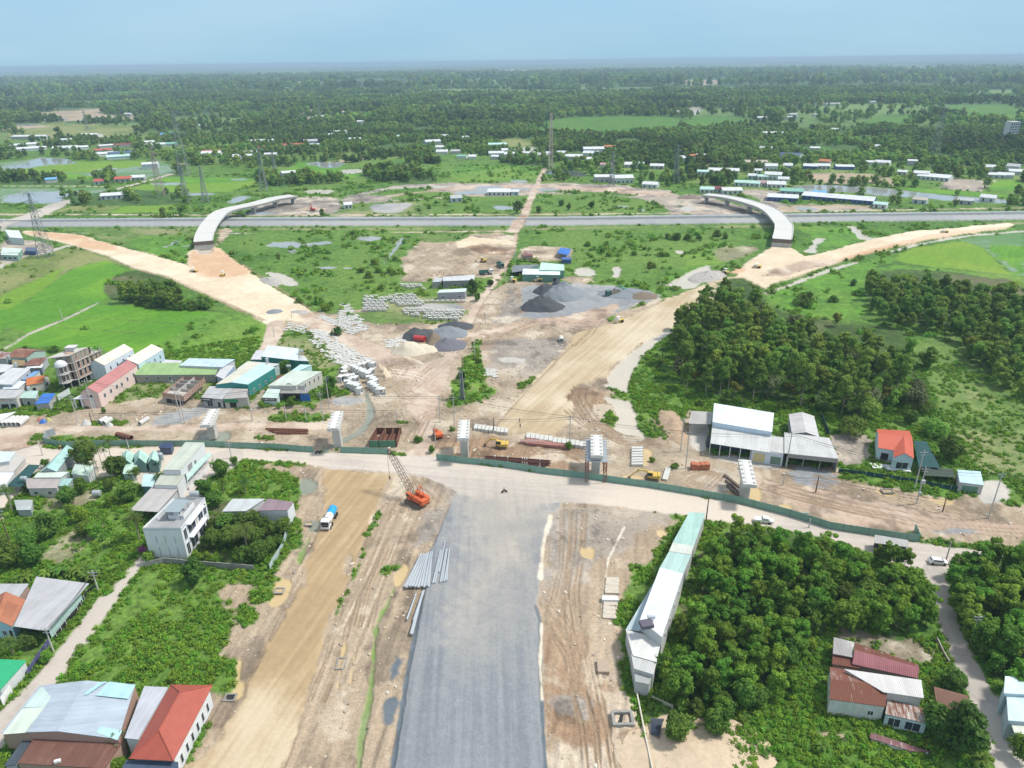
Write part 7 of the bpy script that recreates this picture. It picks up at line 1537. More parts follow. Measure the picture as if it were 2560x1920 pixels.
# ----- pylons -----
PYL = {}
def pylon_mesh(H, B, kind):
    key = (kind,)
    def leg(z): t_ = z/H; return B/2*(1-t_*.88) if kind != 'mast' else B/2*(1-t_*.6)
    parts = {}
    m = MB(); R_ = .19 if kind != 'mast' else .18
    for sx in (-1,1):
        for sy in (-1,1): m.tube([(sx*leg(z),sy*leg(z),z) for z in (0,H*.33,H*.66,H)], [R_*1.3,R_,R_*.8,R_*.6], 4)
    parts['leg'] = m; m = MB(); n = 11; r2 = R_*.55
    for i in range(n):
        z0 = H*(i/n); z1 = H*((i+1)/n); a, b = leg(z0), leg(z1)
        for (p0,p1) in (((-1,-1),(1,-1)),((1,-1),(1,1)),((1,1),(-1,1)),((-1,1),(-1,-1))):
            m.tube([(p0[0]*a,p0[1]*a,z0),(p1[0]*b,p1[1]*b,z1)], r2, 3, cap=False); m.tube([(p1[0]*a,p1[1]*a,z0),(p0[0]*b,p0[1]*b,z1)], r2, 3, cap=False)
            m.tube([(p0[0]*b,p0[1]*b,z1),(p1[0]*b,p1[1]*b,z1)], r2, 3, cap=False)
    parts['lattice'] = m
    if kind != 'mast':
        m = MB()
        for f, w in ((.66,.30),(.82,.24),(.98,.28)) if kind == 'tall' else ((.72,.26),(.86,.22),(.98,.18)):
            z = H*f; w *= H*.5
            for s in (-1,1):
                for dy in (-1,1): m.tube([(s*leg(z),dy*leg(z),z),(s*w,0,z+.3)], r2, 3); m.tube([(s*leg(z),dy*leg(z),z+H*.035),(s*w,0,z+.3)], r2, 3)
                m.tube([(s*w,0,z+.3),(s*w,0,z-1.6)], .12, 4)
        parts['cross_arm'] = m
    else:
        m = MB()
        for f in (.80,.9,.97):
            for k in range(3): t_ = 2.1*k; m.box(1.0*math.cos(t_), 1.0*math.sin(t_), H*f, .5, .4, 2.4, t_)
        parts['antenna'] = m
    return parts
SG = simplemat('pylon_steel', (.24,.26,.27), .6, .2, .05); REDW = simplemat('mast_paint', (.56,.44,.41), .6); DKR = simplemat('rusty_pylon', (.36,.28,.26), .7)
PYS = [('A',1188,870,462,'tall','tallest grey lattice pylon in the left fields'),('A',1200,1040,802,'short','left one of a close pair of grey pylons'),('A',1325,1045,812,'short','right one of a close pair of grey pylons'),('A',1700,972,702,'tall','grey lattice pylon beside the left curved bridge'),('A',1765,836,712,'short','small pylon behind the one beside the left bridge'),('A',1035,1000,690,'short','thin reddish pylon in the left fields'),('D',300,368,-45,'short','lattice pylon standing by the cabins at the left edge'),('A',2055,500,405,'short','faint far pylon above the left villages'),('A',565,580,450,'short','faint far pylon above the ponds at the left'),
 ('B',1355,828,472,'mast','red and white telecom mast in the middle of the picture'),('B',1745,940,718,'short','pylon right of the telecom mast'),('B',2155,925,680,'short','pylon above the right curved bridge'),('B',985,472,372,'short','faint far pylon left of the telecom mast'),('B',1955,402,340,'short','faint far pylon by the river bend'),('C',1622,790,428,'tall','tall grey lattice pylon on the right above the woods')]
for (t,x,y,ty,kd,lb) in PYS:
    b, H = HT(t, x, y, ty); H = max(18, min(H, 100)); e = empty('transmission_tower' if kd != 'mast' else 'telecom_mast', (b.x,b.y,0), lb, 'pylon' if kd != 'mast' else 'mast', None, rf.uniform(-.3,.3)); e['_o'] = (0,0,0)
    for nm, m in pylon_mesh(H, H*.17 if kd != 'mast' else 4.5, kd).items(): m.build(nm, REDW if kd == 'mast' else (DKR if 'reddish' in lb else SG), e, off=(0,0,0))
# ---------------- works: bridges, piers, machines, materials ----------------
YEL = simplemat('yellow_paint', (.62,.43,.09), .5, 0, .1); ORG = simplemat('orange_paint', (.62,.13,.04), .5, 0, .1); BLK = simplemat('black_rubber', (.035,.033,.03), .8); MUDS = simplemat('muddy_steel', (.16,.125,.10), .9, 0, .2)
GRN = simplemat('truck_green', (.05,.17,.14), .5); TQ = simplemat('turquoise_paint', (.16,.46,.44), .5); SKYB = simplemat('sky_blue_paint', (.03,.34,.68), .45); HOARD = simplemat('hoarding_green', (.18,.33,.26), .6, 0, .12, .6, (.22,.26,.20,.64)); CH_ = simplemat('chrome', (.5,.5,.5), .3, .8)
def deck(name, label, t, pts, width, zs, npier):
    c = [P(t_, x, y, z) for (t_, x, y), z in zip(pts, zs)]
    # smooth curve
    n = 40; C_ = []
    for i in range(n+1):
        u = i/n*(len(c)-1); k = min(int(u), len(c)-2); f = u-k; p0, p1, p2, p3 = c[max(k-1,0)], c[k], c[k+1], c[min(k+2,len(c)-1)]
        C_.append(.5*((2*p1)+(p2-p0)*f+(2*p0-5*p1+4*p2-p3)*f*f+(3*p1-p0-3*p2+p3)*f**3))
    r_ = empty(name, (C_[0].x, C_[0].y, 0), label, 'bridge'); top = MB(); gd = MB(); par = MB(); pr = MB()
    sec = []
    for i, p in enumerate(C_):
        d = (C_[min(i+1,n)]-C_[max(i-1,0)]); d.z = 0; d.normalize(); s = Vector((d.y,-d.x,0)); sec.append((p, s, d))
    for (p,s,d),(q,s2,d2) in zip(sec, sec[1:]):
        hw = width/2
        top.face([p-s*hw, p+s*hw, q+s2*hw, q-s2*hw]); top.face([p-s*hw-Vector((0,0,.3)), q-s2*hw-Vector((0,0,.3)), q+s2*hw-Vector((0,0,.3)), p+s*hw-Vector((0,0,.3))])
        for sg in (-1,1):
            a = p+s*sg*hw; b = q+s2*sg*hw; dz = Vector((0,0,.3)); gd.face([a-dz, b-dz, b, a] if sg > 0 else [a, b, b-dz, a-dz])
            a1 = p+s*sg*(hw-.35); b1 = q+s2*sg*(hw-.35); h_ = Vector((0,0,.45)); 
            par.face([a+h_, b+h_, b1+h_, a1+h_] if sg < 0 else [a1+h_, b1+h_, b+h_, a+h_]); par.face([a, b, b+h_, a+h_]); par.face([a1, a1+h_, b1+h_, b1])
        for g_ in (-.42,-.14,.14,.42):
            a = p+s*g_*width; b = q+s2*g_*width; z1 = Vector((0,0,.3)); z2 = Vector((0,0,1.7))
            for sg in (-.3,.3): gd.face([a+s*sg-z1, b+s2*sg-z1, b+s2*sg-z2, a+s*sg-z2])
            gd.face([a-s*.3-z2, b-s2*.3-z2, b+s2*.3-z2, a+s*.3-z2])
    top.build('deck', CONCL, r_); gd.build('girder', CONC, r_); par.build('parapet', simplemat('fresh_concrete',(.62,.61,.58),.8), r_)
    jm = MB()
    for k in range(1, npier):
        i = int(n*k/npier); p, s, d = sec[i]; jm.box(p.x,p.y,p.z+.02,.25,width-.8,.04,math.atan2(d.y,d.x))
    jm.build('joint', CONCD, r_)
    for k in range(npier+1):
        i = min(n-1, max(0, int(n*(k/npier)))); p, s, d = sec[i]; m = MB(); a_ = math.atan2(s.y,s.x)
        if k == 0: m.box(p.x,p.y,(p.z-1.7)/2,width,1.2,p.z-1.7,a_); m.build('abutment', CONC, r_); m = MB(); m.box(p.x-d.x*.8,p.y-d.y*.8,p.z-1.2,width,.35,2.4,a_); m.build('end_diaphragm', MUDS, r_)
        else:
            m.box(p.x,p.y,p.z-2.2,width*.8,1.6,1.0,a_); m.box(p.x,p.y,(p.z-2.7)/2,width*.35,1.3,p.z-2.7,a_); m.build('pier', CONC, r_)
deck('curved_bridge', 'left curved white bridge ramp ending at the sand road, crossing the highway', 'D', [('D',1307,265),('D',1322,205),('D',1368,130),('D',1445,68),('A',1640,1052),('A',1770,1018),('A',1890,1000)], 12.5, [5.6,6.2,7,7.4,7.4,7.2,6.8], 6)
deck('curved_bridge', 'right curved white bridge ramp ending above the sandy junction, crossing the highway', 'H', [('H',452,284),('H',466,205),('C',655,1168),('C',575,1090),('C',440,1040),('C',300,1008),('C',160,992)], 12.5, [5.6,6.2,7,7.4,7.4,7.2,6.8], 6)
def pier(t, base, capc, cf, cb, label, z_extra=0, base_w=2.6):
    b, H = HT(t, base[0], base[1], capc[1]); q = [P(t, *p, H) for p in (*cf, *cb)]    # cap corners front left, front right, back right, back left
    c = sum(q, Vector())/4; r_ = empty('bridge_pier', (c.x,c.y,0), label, 'bridge pier', 'concrete T-shaped piers along the main road')
    d = ((q[2]+q[3])-(q[0]+q[1])); L = d.length/2; d.normalize(); s = Vector((d.y,-d.x,0)); w = (q[1]-q[0]).dot(s); w = max(2.2, min(abs(w), 3.6)); a_ = math.atan2(s.y, s.x)
    m = MB(); hz_ = 1.9
    for sg in (-1,1):
        pass
    pr_ = [(-L/2,H),( L/2,H),(L/2,H-hz_*.55),(L*.17,H-hz_),(-L*.17,H-hz_),(-L/2,H-hz_*.55)]
    A1 = [c*1+d*u+s*(-w/2)+Vector((0,0,z-c.z)) for u,z in pr_]; B1 = [c*1+d*u+s*(w/2)+Vector((0,0,z-c.z)) for u,z in pr_]
    m.face(A1[::-1]); m.face(B1)
    for i in range(6): m.face([A1[i],A1[(i+1)%6],B1[(i+1)%6],B1[i]])
    m.build('cap', CONCL, r_); m = MB(); m.box(c.x,c.y,(H-hz_*.9)/2,w*.72,L*.26,H-hz_*.9,a_,bev=.2); m.build('column', CONC, r_)
    m = MB(); n = 6
    for i in range(n):
        for sg in (-1,1):
            p = c+d*(L*(.42-.84*i/(n-1)))+s*(w*.36*sg); m.box(p.x,p.y,H+.12,.55,.65,.26,a_)
    m.build('bearing_block', CONC, r_); m = MB(); p = c; m.box(p.x,p.y,H+.03,w*.34,L*.98,.1,a_); m.build('top_slab', plas(WHITE,.3), r_)
    return r_, c, d, s, w, L, H
pier('I',(1950,1030),(1935,840),((1840,893),(1935,893)),((2022,748),(1922,742)),'white T-shaped pier standing in green water at the left of the row')
pier('J',(1262,1092),(1248,850),((1168,925),(1272,925)),((1330,770),(1212,764)),'T-shaped pier between the house row and the green hoarding gap')
pier('K',(505,1012),(502,800),((448,868),(545,872)),((560,728),(458,722)),'T-shaped pier beside the yellow excavator, rubble lying on its cap')
_, c, d, s, w, L, H = pier('K',(1560,1150),(1557,930),((1500,1005),(1612,1008)),((1592,846),(1512,842)),'T-shaped pier held in red lattice scaffolding behind the hoarding')
r_ = empty('falsework', (c.x,c.y,0), 'red steel lattice falsework around the fourth pier', 'scaffolding'); m = MB()
for sg in (-1,1):
    for u in (-.45,-.25,.1,.45):
        p = c+d*(L*u)+s*(sg*(w*.5+.9)); 
        for du in (-.4,.4): m.tube([(p.x+du,p.y,0),(p.x+du,p.y,H-2)], .09, 4)
        for k in range(5): m.tube([(p.x-.4,p.y,k*(H-2)/5),(p.x+.4,p.y,(k+1)*(H-2)/5)], .06, 3)
m.build('tower', simplemat('red_oxide',(.28,.10,.06),.8), r_); m = MB(); m.box(c.x,c.y,H-2.0,w+2.6,L*1.05,.2,math.atan2(s.y,s.x))
for i in range(9):
    p = c+d*(L*(i/8-.5)); m.box(p.x,p.y,H-1.4,w+4.4,.18,.18,math.atan2(s.y,s.x))
m.build('platform', STEEL, r_)
pier('c',(1133,1475),(1140,1250),((1085,1372),(1240,1366)),((1172,1148),(1052,1132)),'T-shaped pier standing in yellow muddy water at the right of the row')
h1 = dict(post=3.0, pm=simplemat('dark_post',(.10,.16,.13),.7), th=.06, cat='hoarding')
fence('green_hoarding', 'long green site hoarding left of the crossing, behind the gardens', 'I', [(415,1065),(540,1095),(660,1102),(1010,1088),(1450,1092),(1840,1092),(2212,1110),(2530,1120),(2890,1150)], 2.3, HOARD, **h1)
fence('green_hoarding', 'short green site hoarding below the open steel boxes', 'J', [(1295,1152),(1500,1158),(1740,1166)], 2.3, HOARD, **h1)
fence('green_hoarding', 'very long curving green site hoarding right of the crossing', 'K', [(290,1045),(520,1072),(700,1088),(860,1108),(1130,1152),(1470,1192),(1700,1226),(1960,1262),(2212,1304),(2480,1350),(2700,1390),(3080,1490),(3400,1590),(3900,1668),(4100,1692),(4060,1600)], 2.3, HOARD, **h1)
fence('grey_hoarding', 'folded grey metal hoarding panels at the left end of the green hoarding', 'I', [(415,1065),(440,1010),(515,985)], 2.6, corr((.42,.46,.48)), 2.0, cat='hoarding')
b = P('L',945,1100); e = empty('road_sign', (b.x,b.y,0), 'small white board on the long green hoarding', 'sign'); m = MB(); m.box(b.x,b.y,1.5,2.0,.08,1.3); o = m.build('board', PW, e); strokes(o, b-Vector((0,.07,0)), Vector((1,0,0)), 1.6, 1.7, .2, SHUT, e['_o'], 5); m = MB(); m.tube([(b.x,b.y+.1,0),(b.x,b.y+.1,2.2)], .05, 5); m.build('post', STEEL, e)
# --- machines: local +y is forward ---
def mk(parts, root):
    for nm, (m, mt) in parts.items():
        if nm[0] == '_': continue
        par = root
        if '>' in nm:
            pn, nm = nm.split('>'); par = [c_ for c_ in root.children if c_.name.split('.')[0] == pn][0]
        m.build(nm.split('#')[0], mt, par, off=(0,0,0))
def track(x, L, w, h):
    m = MB(); n = 10; prof = [(-L/2+h/2,h),(L/2-h/2,h),(L/2,h*.62),(L/2-.12,h*.25),(L/2-h/2,0),(-L/2+h/2,0),(-L/2+.12,h*.25),(-L/2,h*.62)]
    A1 = [(x-w/2,y,z) for y,z in prof]; B1 = [(x+w/2,y,z) for y,z in prof]; m.face(A1); m.face(B1[::-1])
    for i in range(8): m.face([A1[i],B1[i],B1[(i+1)%8],A1[(i+1)%8]])
    return m
def wheel(m, x, y, r, w):
    m.tube([(x-w/2,y,r),(x+w/2,y,r)], r, 12)
def excavator(t, x, y, rot, c, label, reach=(3.2,2.6,4.6,.6), slew=0):
    p = P(t, x, y); r_ = empty('excavator', (p.x,p.y,0), label, 'excavator', None, rot); r_['_o'] = (0,0,0); S = {}
    S['track#1'] = (track(-1.15,4.0,.6,.85), MUDS); S['track#2'] = (track(1.15,4.0,.6,.85), MUDS)
    R = Matrix.Rotation(slew, 3, 'Z')
    b = MB(); b.box(0,0,.75,1.4,2.2,.5); b.box(*(R@Vector((0,-.7,1.55))),2.7,3.2,.95,slew,bev=.25); b.box(*(R@Vector((0,-1.9,1.7))),2.6,.9,1.1,slew,bev=.25); S['body'] = (b, c)
    m = MB(); m.box(*(R@Vector((-.8,.6,2.2))),1.05,1.7,1.7,slew,bev=.15); S['cab'] = (m, c); m = MB(); m.box(*(R@Vector((-.8,.75,2.35))),1.1,1.5,.9,slew); S['cab>windscreen'] = (m, GLASS)
    y1, z1, y2, z2 = reach
    m = MB(); m.tube([R@Vector((.1,.6,1.6)),R@Vector((.1,y1*.5,z1*.5+2.2)),R@Vector((.1,y1,z1+1.2))], [.32,.30,.22], 6); S['boom'] = (m, c)
    m = MB(); m.tube([R@Vector((.1,y1-.3,z1+1.6)),R@Vector((.1,y2,z2+.8))], [.24,.14], 6); S['arm'] = (m, c)
    m = MB(); q = R@Vector((.1,y2+.1,z2+.4)); m.box(*q,1.0,.8,.8,slew,bev=.2); S['bucket'] = (m, MUDS); m = MB(); m.tube([R@Vector((.1,1.0,1.9)),R@Vector((.1,y1*.55,z1*.5+1.9))], .1, 5); S['hydraulic_cylinder'] = (m, CH_)
    mk(S, r_); return r_
excavator('K', 800, 945, math.radians(78), YEL, 'yellow excavator working beside the third pier', (3.4,1.6,5.4,.2))
excavator('K', 1990, 1195, math.radians(78), YEL, 'yellow excavator with long arm reaching over the muddy puddle', (4.2,1.4,6.6,-.6))
excavator('G', 1150, 735, math.radians(80), TQ, 'turquoise excavator loading the green dump truck on the gravel heap', (3.6,2.6,6.0,1.6))
excavator('A', 2010, 1098, math.radians(60), PR, 'red crawler rig beside the far end of the left bridge', (2.0,5.0,2.6,3.5))
excavator('G', 25, 492, math.radians(90), YEL, 'small yellow excavator on the sandy yard left of the dirt lane', (3,1.6,4.6,.3))
excavator('K', 300, 862, math.radians(20), ORG, 'orange crawler machine parked at the lane beside the third pier', (1.5,.6,2.4,.4))
# crawler crane
b = P('O',868,232); tip = P('J',1735,1115,13.5); dv = Vector((tip.x-b.x, tip.y-b.y, 0)); rr = math.atan2(-dv.x, dv.y); Lh = dv.length
e = empty('crawler_crane', (b.x,b.y,0), 'orange crawler crane with long lattice boom beside the crossing', 'crane', None, rr); e['_o'] = (0,0,0); S = {}
S['track#1'] = (track(-1.9,6.0,.9,1.1), MUDS); S['track#2'] = (track(1.9,6.0,.9,1.1), MUDS)
m = MB(); m.box(0,0,1.2,2.4,2.6,.6); m.box(1.05,-1.3,2.5,1.2,5.2,1.7,bev=.2); m.box(-1.05,-1.6,2.4,1.1,4.4,1.3,bev=.2); m.box(0,-3.4,2.3,3.2,1.2,1.6,bev=.3); S['body'] = (m, ORG)
m = MB(); m.box(-1.5,1.5,2.6,1.0,1.6,1.9,bev=.15); S['cab'] = (m, ORG); m = MB(); m.box(-1.5,1.6,2.9,1.05,1.5,.8); S['cab>windscreen'] = (m, GLASS)
m = MB()
for sx in (-.8,.8): m.tube([(sx,-2.6,3),(sx*.7,-1.6,6.2)], .1, 4); m.tube([(sx,-.4,3),(sx*.7,-1.6,6.2)], .1, 4)
m.tube([(-.6,-1.6,6.2),(.6,-1.6,6.2)], .14, 5); S['gantry'] = (m, ORG)
m = MB(); f0 = Vector((0,1.2,1.8)); t0 = Vector((0,Lh,13.5)); dd = (t0-f0); up_ = Vector((0,-dd.z,dd.y)).normalized(); sx_ = Vector((1,0,0)); prev = None; n = 13
for i in range(n+1):
    u = i/n; hw = .75*min(1, .35+u*4, .35+(1-u)*4); c = f0+dd*u; ring = [c+sx_*hw*a+up_*hw*.8*b_ for a,b_ in ((-1,-1),(1,-1),(1,1),(-1,1))]
    if prev:
        for k in range(4): m.tube([prev[k],ring[k]], .075, 4, cap=False); m.tube([prev[k],ring[(k+1)%4]], .04, 3, cap=False)
    for k in range(4): m.tube([ring[k],ring[(k+1)%4]], .04, 3, cap=False)
    prev = ring
S['boom'] = (m, simplemat('boom_steel',(.13,.10,.08),.8)); m = MB()
for sx in (-.4,.4): m.tube([(sx,-1.6,6.2),(sx*.6,Lh-.3,13.6)], .035, 3)
for sx in (-.5,-.3): m.tube([(sx,Lh+.1,13.4),(sx,Lh+.1,4.5)], .03, 3)
S['cable'] = (m, BLK); m = MB(); m.lathe((-.4,Lh+.1,3.3), [(0,0),(.22,.2),(.3,.9),(.12,1.3)], 6); S['hook'] = (m, MUDS); m = MB(); m.box(0,3.4,.5,1.6,1.2,1.0,bev=.3); S['counterweight'] = (m, MUDS); mk(S, e)
# rollers
def roller_parts():
    S = {}; m = MB(); m.tube([(-1.05,1.6,.78),(1.05,1.6,.78)], .78, 14); S['drum'] = (m, STEEL); m = MB(); m.box(0,1.5,1.0,2.5,.25,.4); 
    for sx in (-1.2,1.2): m.box(sx,1.6,.85,.18,2.0,.35)
    m.box(0,2.5,.85,2.4,.25,.35); S['front_frame'] = (m, YEL); m = MB(); m.box(0,-1.0,1.25,1.7,2.6,.95,bev=.25); S['body'] = (m, YEL)
    for sx in (-1,1): m = MB(); wheel(m, sx*.95, -1.2, .72, .5); S['wheel#%d' % sx] = (m, BLK)
    m = MB(); m.box(0,.35,1.5,1.5,1.0,.5)
    for sx in (-.65,.65):
        for sy in (-.1,.9): m.tube([(sx,sy,1.6),(sx,sy,2.9)], .05, 4)
    m.box(0,.4,2.95,1.6,1.5,.12); S['canopy'] = (m, PW); return S
RP = None
def placecopy(proto, loc, rot, label, group=None, lists=[]):
    r_ = proto.copy(); LINK(r_); r_.location = loc; r_.rotation_euler = (0,0,rot); r_['label'] = label
    if group: r_['group'] = group
    for ch in proto.children:
        c_ = ch.copy(); LINK(c_); c_.parent = r_
        for g_ in ch.children: d_3 = g_.copy(); LINK(d_3); d_3.parent = c_
    return r_
for (t,x,y,a,lb) in (('D',1250,468,70,'soil compactor with blue cab at the edge of the red earth ramp'),('D',1435,492,10,'soil compactor with white canopy on the red earth ramp'),('G',258,650,60,'yellow roller left of the teal-walled shed'),('G',460,645,85,'yellow roller in front of the teal-walled shed'),('G',1098,972,110,'yellow roller near the weeds at the edge of the big sand road'),('G',1940,585,20,'roller at the end of the grey rock heap'),('G',2192,540,70,'roller on the sandy ramp right of the rock heap'),('H',268,500,70,'yellow roller below the right curved bridge'),('H',1632,243,80,'yellow roller far along the right sand road')):
    p = P(t,x,y)
    if RP is None: RP = empty('road_roller', (p.x,p.y,.3), lb, 'roller', 'rollers on the earthworks', math.radians(a)); RP['_o'] = (0,0,0); mk(roller_parts(), RP)
    else: placecopy(RP, (p.x,p.y,.3), math.radians(a), lb)
def truck(t, x, y, rot, label, cabc, bed, bedc):
    p = P(t,x,y); e = empty('water_truck' if bed == 'tank' else 'dump_truck', (p.x,p.y,.1), label, 'truck', None, rot); e['_o'] = (0,0,0); S = {}
    m = MB(); m.box(0,0,.95,1.0,8.0,.35); S['chassis'] = (m, BLK); m = MB(); m.box(0,3.3,2.05,2.4,1.9,2.1,bev=.2); m.box(0,4.2,1.0,2.45,.35,.6); S['cab'] = (m, cabc)
    m = MB(); m.box(0,4.24,2.35,2.1,.1,.95); m.box(1.2,3.5,2.4,.08,.9,.7); m.box(-1.2,3.5,2.4,.08,.9,.7); S['cab>windscreen'] = (m, GLASS); m = MB(); m.box(0,4.26,1.55,1.9,.08,.5); S['cab>grille'] = (m, PB)
    m = MB()
    for sx in (-.85,.85): m.box(sx,4.4,.95,.4,.06,.2)
    S['cab>headlight'] = (m, FRAME)
    for k, yy in enumerate((3.1,1.6,-1.8,-3.1)):
        for sx in (-1.05,1.05): m = MB(); wheel(m, sx, yy, .52, .4); S['wheel#%d%d' % (k,sx > 0)] = (m, BLK)
    if bed == 'tank':
        m = MB(); m.tube([(0,2.0,2.0),(0,2.1,2.0),(0,-.3,2.0)], [.9,1.12,1.12], 14); S['tank_front'] = (m, PW); m = MB(); m.tube([(0,-.3,2.0),(0,-3.7,2.0),(0,-3.8,2.0)], [1.14,1.14,.9], 14)
        for k in range(4): m.box(1.15,-.6-k*.9,1.9,.15,.12,.9)
        S['tank_rear'] = (m, SKYB)
    else:
        m = MB(); m.box(0,-1.2,1.3,2.4,5.4,.15)
        for sx in (-1.2,1.2): m.box(sx,-1.2,1.9,.1,5.4,1.2)
        m.box(0,1.5,2.1,2.5,.12,1.7); m.box(0,-3.9,1.9,2.4,.1,1.2); S['bed'] = (m, bedc)
    mk(S, e)
def dirang(t, a, b): A1 = P(t,*a); B1 = P(t,*b); return math.atan2(-(B1.x-A1.x), B1.y-A1.y)
truck('O', 400, 335, dirang('O',(425,275),(378,372)), 'white and sky-blue water tanker truck on the wet sand road', PW, 'tank', SKYB)
truck('G', 1050, 755, math.radians(112), 'green dump truck being loaded by the turquoise excavator', GRN, 'bed', simplemat('bed_brown',(.30,.27,.20),.8))
truck('E', 1740, 530, math.radians(200), 'green dump truck facing down the dirt lane', GRN, 'bed', GRN); truck('E', 1625, 590, math.radians(-80), 'white-cabbed truck with green bed in the sandy yard', PW, 'bed', GRN)
def car(t, x, y, rot, label, c, kind='car'):
    p = P(t,x,y); e = empty('parked_car' if 'parked' in label else 'car' if kind == 'car' else 'pickup', (p.x,p.y,.1), label, 'car' if kind == 'car' else 'pickup', None, rot); e['_o'] = (0,0,0); S = {}
    pr2 = [(-2.1,.35),(2.1,.35),(2.15,.75),(1.3,.98),(.75,1.45),(-1.3,1.5),(-1.95,1.0),(-2.15,.7)] if kind == 'car' else [(-2.5,.45),(2.4,.45),(2.45,.95),(1.5,1.1),(1.0,1.7),(-.3,1.75),(-.55,1.15),(-2.5,1.1)]
    m = MB(); hw = .85; A1 = [(-hw*(1 if z < 1.2 else .82),y_,z) for y_,z in pr2]; B1 = [(-q[0],q[1],q[2]) for q in A1]; m.face(A1); m.face(B1[::-1])
    for i in range(len(pr2)): j = (i+1) % len(pr2); m.face([A1[i],B1[i],B1[j],A1[j]])
    S['body'] = (m, c); m = MB()
    for sx in (-1,1): m.box(sx*.79,-.2 if kind == 'car' else .4,1.2,.06,2.1 if kind == 'car' else 1.1,.36)
    m.box(0,1.08 if kind == 'car' else 1.28,1.22,1.35,.5,.06,0,0,Matrix.Rotation(math.radians(-40),3,'X')); m.box(0,-1.68 if kind == 'car' else -.5,1.25,1.35,.3,.06,0,0,Matrix.Rotation(math.radians(52),3,'X')); S['window'] = (m, GLASS)
    for k, yy in enumerate((1.35,-1.35)):
        for sx in (-.78,.78): m = MB(); wheel(m, sx, yy, .33, .22); S['wheel#%d%d' % (k,sx > 0)] = (m, BLK)
    for sx in (-.6,.6): m = MB(); m.box(sx, 2.12 if kind == 'car' else 2.42, .72, .35, .08, .16); S['headlight#%d' % (sx > 0)] = (m, FRAME)
    mk(S, e)
car('R',1020,482,math.radians(-100),'white hatchback driving on the road at the mouth of the side lane',PW); car('R',20,245,math.radians(-103),'white pickup on the road half behind the wood',PW,'pickup'); car('R',1500,455,math.radians(-105),'white car on the road at the right edge',PW); car('H',2052,146,math.radians(-88),'white car on the far highway',PW)
# people
def skinmat(name, shirt, trousers):
    m, n, b = newmat(name); tc = nd(n, 'ShaderNodeTexCoord'); sx = nd(n, 'ShaderNodeSeparateXYZ'); n.links.new(tc.outputs['Object'], sx.inputs[0])
    c = mixc(n, mth(n,'GREATER_THAN',sx.outputs[2],.92), trousers, shirt); c = mixc(n, mth(n,'GREATER_THAN',sx.outputs[2],1.46), c, (.35,.20,.13)); n.links.new(c, b.inputs['Base Color']); b.inputs['Roughness'].default_value = .8; return m
def person(p, z, rot, label, mat, riding=False, hat=PB, cat='person'):
    e = empty('person', (p.x,p.y,z), label, cat, None, rot); e['_o'] = (0,0,0)
    if riding: V = [(0,-.1,.86),(0,-.05,1.15),(0,.02,1.42),(0,.05,1.52),(0,.08,1.68),(.19,.0,1.38),(.25,.22,1.15),(.27,.48,1.08),(-.19,.0,1.38),(-.25,.22,1.15),(-.27,.48,1.08),(.12,-.05,.84),(.18,.35,.82),(.17,.22,.36),(.17,.36,.32),(-.12,-.05,.84),(-.18,.35,.82),(-.17,.22,.36),(-.17,.36,.32)]
    else: V = [(0,0,.95),(0,0,1.18),(0,0,1.42),(0,0,1.53),(0,.02,1.70),(.19,0,1.40),(.27,-.05,1.12),(.29,.08,.86),(-.19,0,1.40),(-.27,.05,1.12),(-.29,.10,.88),(.10,0,.90),(.12,.10,.48),(.12,-.02,.08),(.12,.14,.04),(-.10,0,.90),(-.11,-.06,.48),(-.11,-.16,.10),(-.11,-.02,.04)]
    Ed = [(0,1),(1,2),(2,3),(3,4),(2,5),(5,6),(6,7),(2,8),(8,9),(9,10),(0,11),(11,12),(12,13),(13,14),(0,15),(15,16),(16,17),(17,18)]
    Rd = [.15,.13,.15,.06,.105,.065,.05,.04,.065,.05,.04,.09,.065,.045,.04,.09,.065,.045,.04]
    me = bpy.data.meshes.new('body'); me.from_pydata(V, Ed, []); o = bpy.data.objects.new('body', me); LINK(o); o.parent = e; me.materials.append(mat)
    me.attributes.new('tmp','FLOAT','POINT'); md = o.modifiers.new('skin','SKIN')
    if not me.skin_vertices: me.skin_vertices.new() if hasattr(me.skin_vertices,'new') else None
    if me.skin_vertices:
        for i, r__ in enumerate(Rd): me.skin_vertices[0].data[i].radius = (r__, r__); me.skin_vertices[0].data[i].use_root = (i == 0)
    o.modifiers.new('sub','SUBSURF').levels = 1
    m = MB(); q = V[4]; m.lathe((q[0],q[1]-.01,q[2]+.0), [(.13,-.02),(.125,.06),(.08,.13),(0,.15)], 10); m.build('helmet', hat, e, off=(0,0,0))
def motorbike(t, x, y, rot, label, rl, shirt, hat):
    p = P(t,x,y); e = empty('motorbike', (p.x,p.y,.1), label, 'motorbike', None, rot); e['_o'] = (0,0,0); S = {}
    for k, yy in enumerate((.62,-.62)):
        m = MB(); m.tube([(-.05,yy,.3),(.05,yy,.3)], .3, 12); S['wheel#%d' % k] = (m, BLK)
    m = MB(); m.box(0,-.15,.58,.26,1.0,.3,bev=.08); m.box(0,.45,.72,.22,.18,.5); S['body'] = (m, PB); m = MB(); m.box(0,-.3,.79,.28,.75,.12,bev=.06); S['seat'] = (m, BLK); m = MB(); m.tube([(-.33,.42,1.05),(0,.5,1.0),(.33,.42,1.05)], .025, 5); m.tube([(0,.6,.4),(0,.45,1.0)], .035, 5); S['handlebar'] = (m, BLK); mk(S, e)
    person(p, .1, rot, rl, skinmat('rider_clothes', shirt, (.04,.05,.08)), True, hat)
motorbike('K',824,1302,math.radians(100),'motorbike crossing the wide pale road at the junction','rider in grey clothes on the motorbike at the junction',(.14,.15,.16),PB)
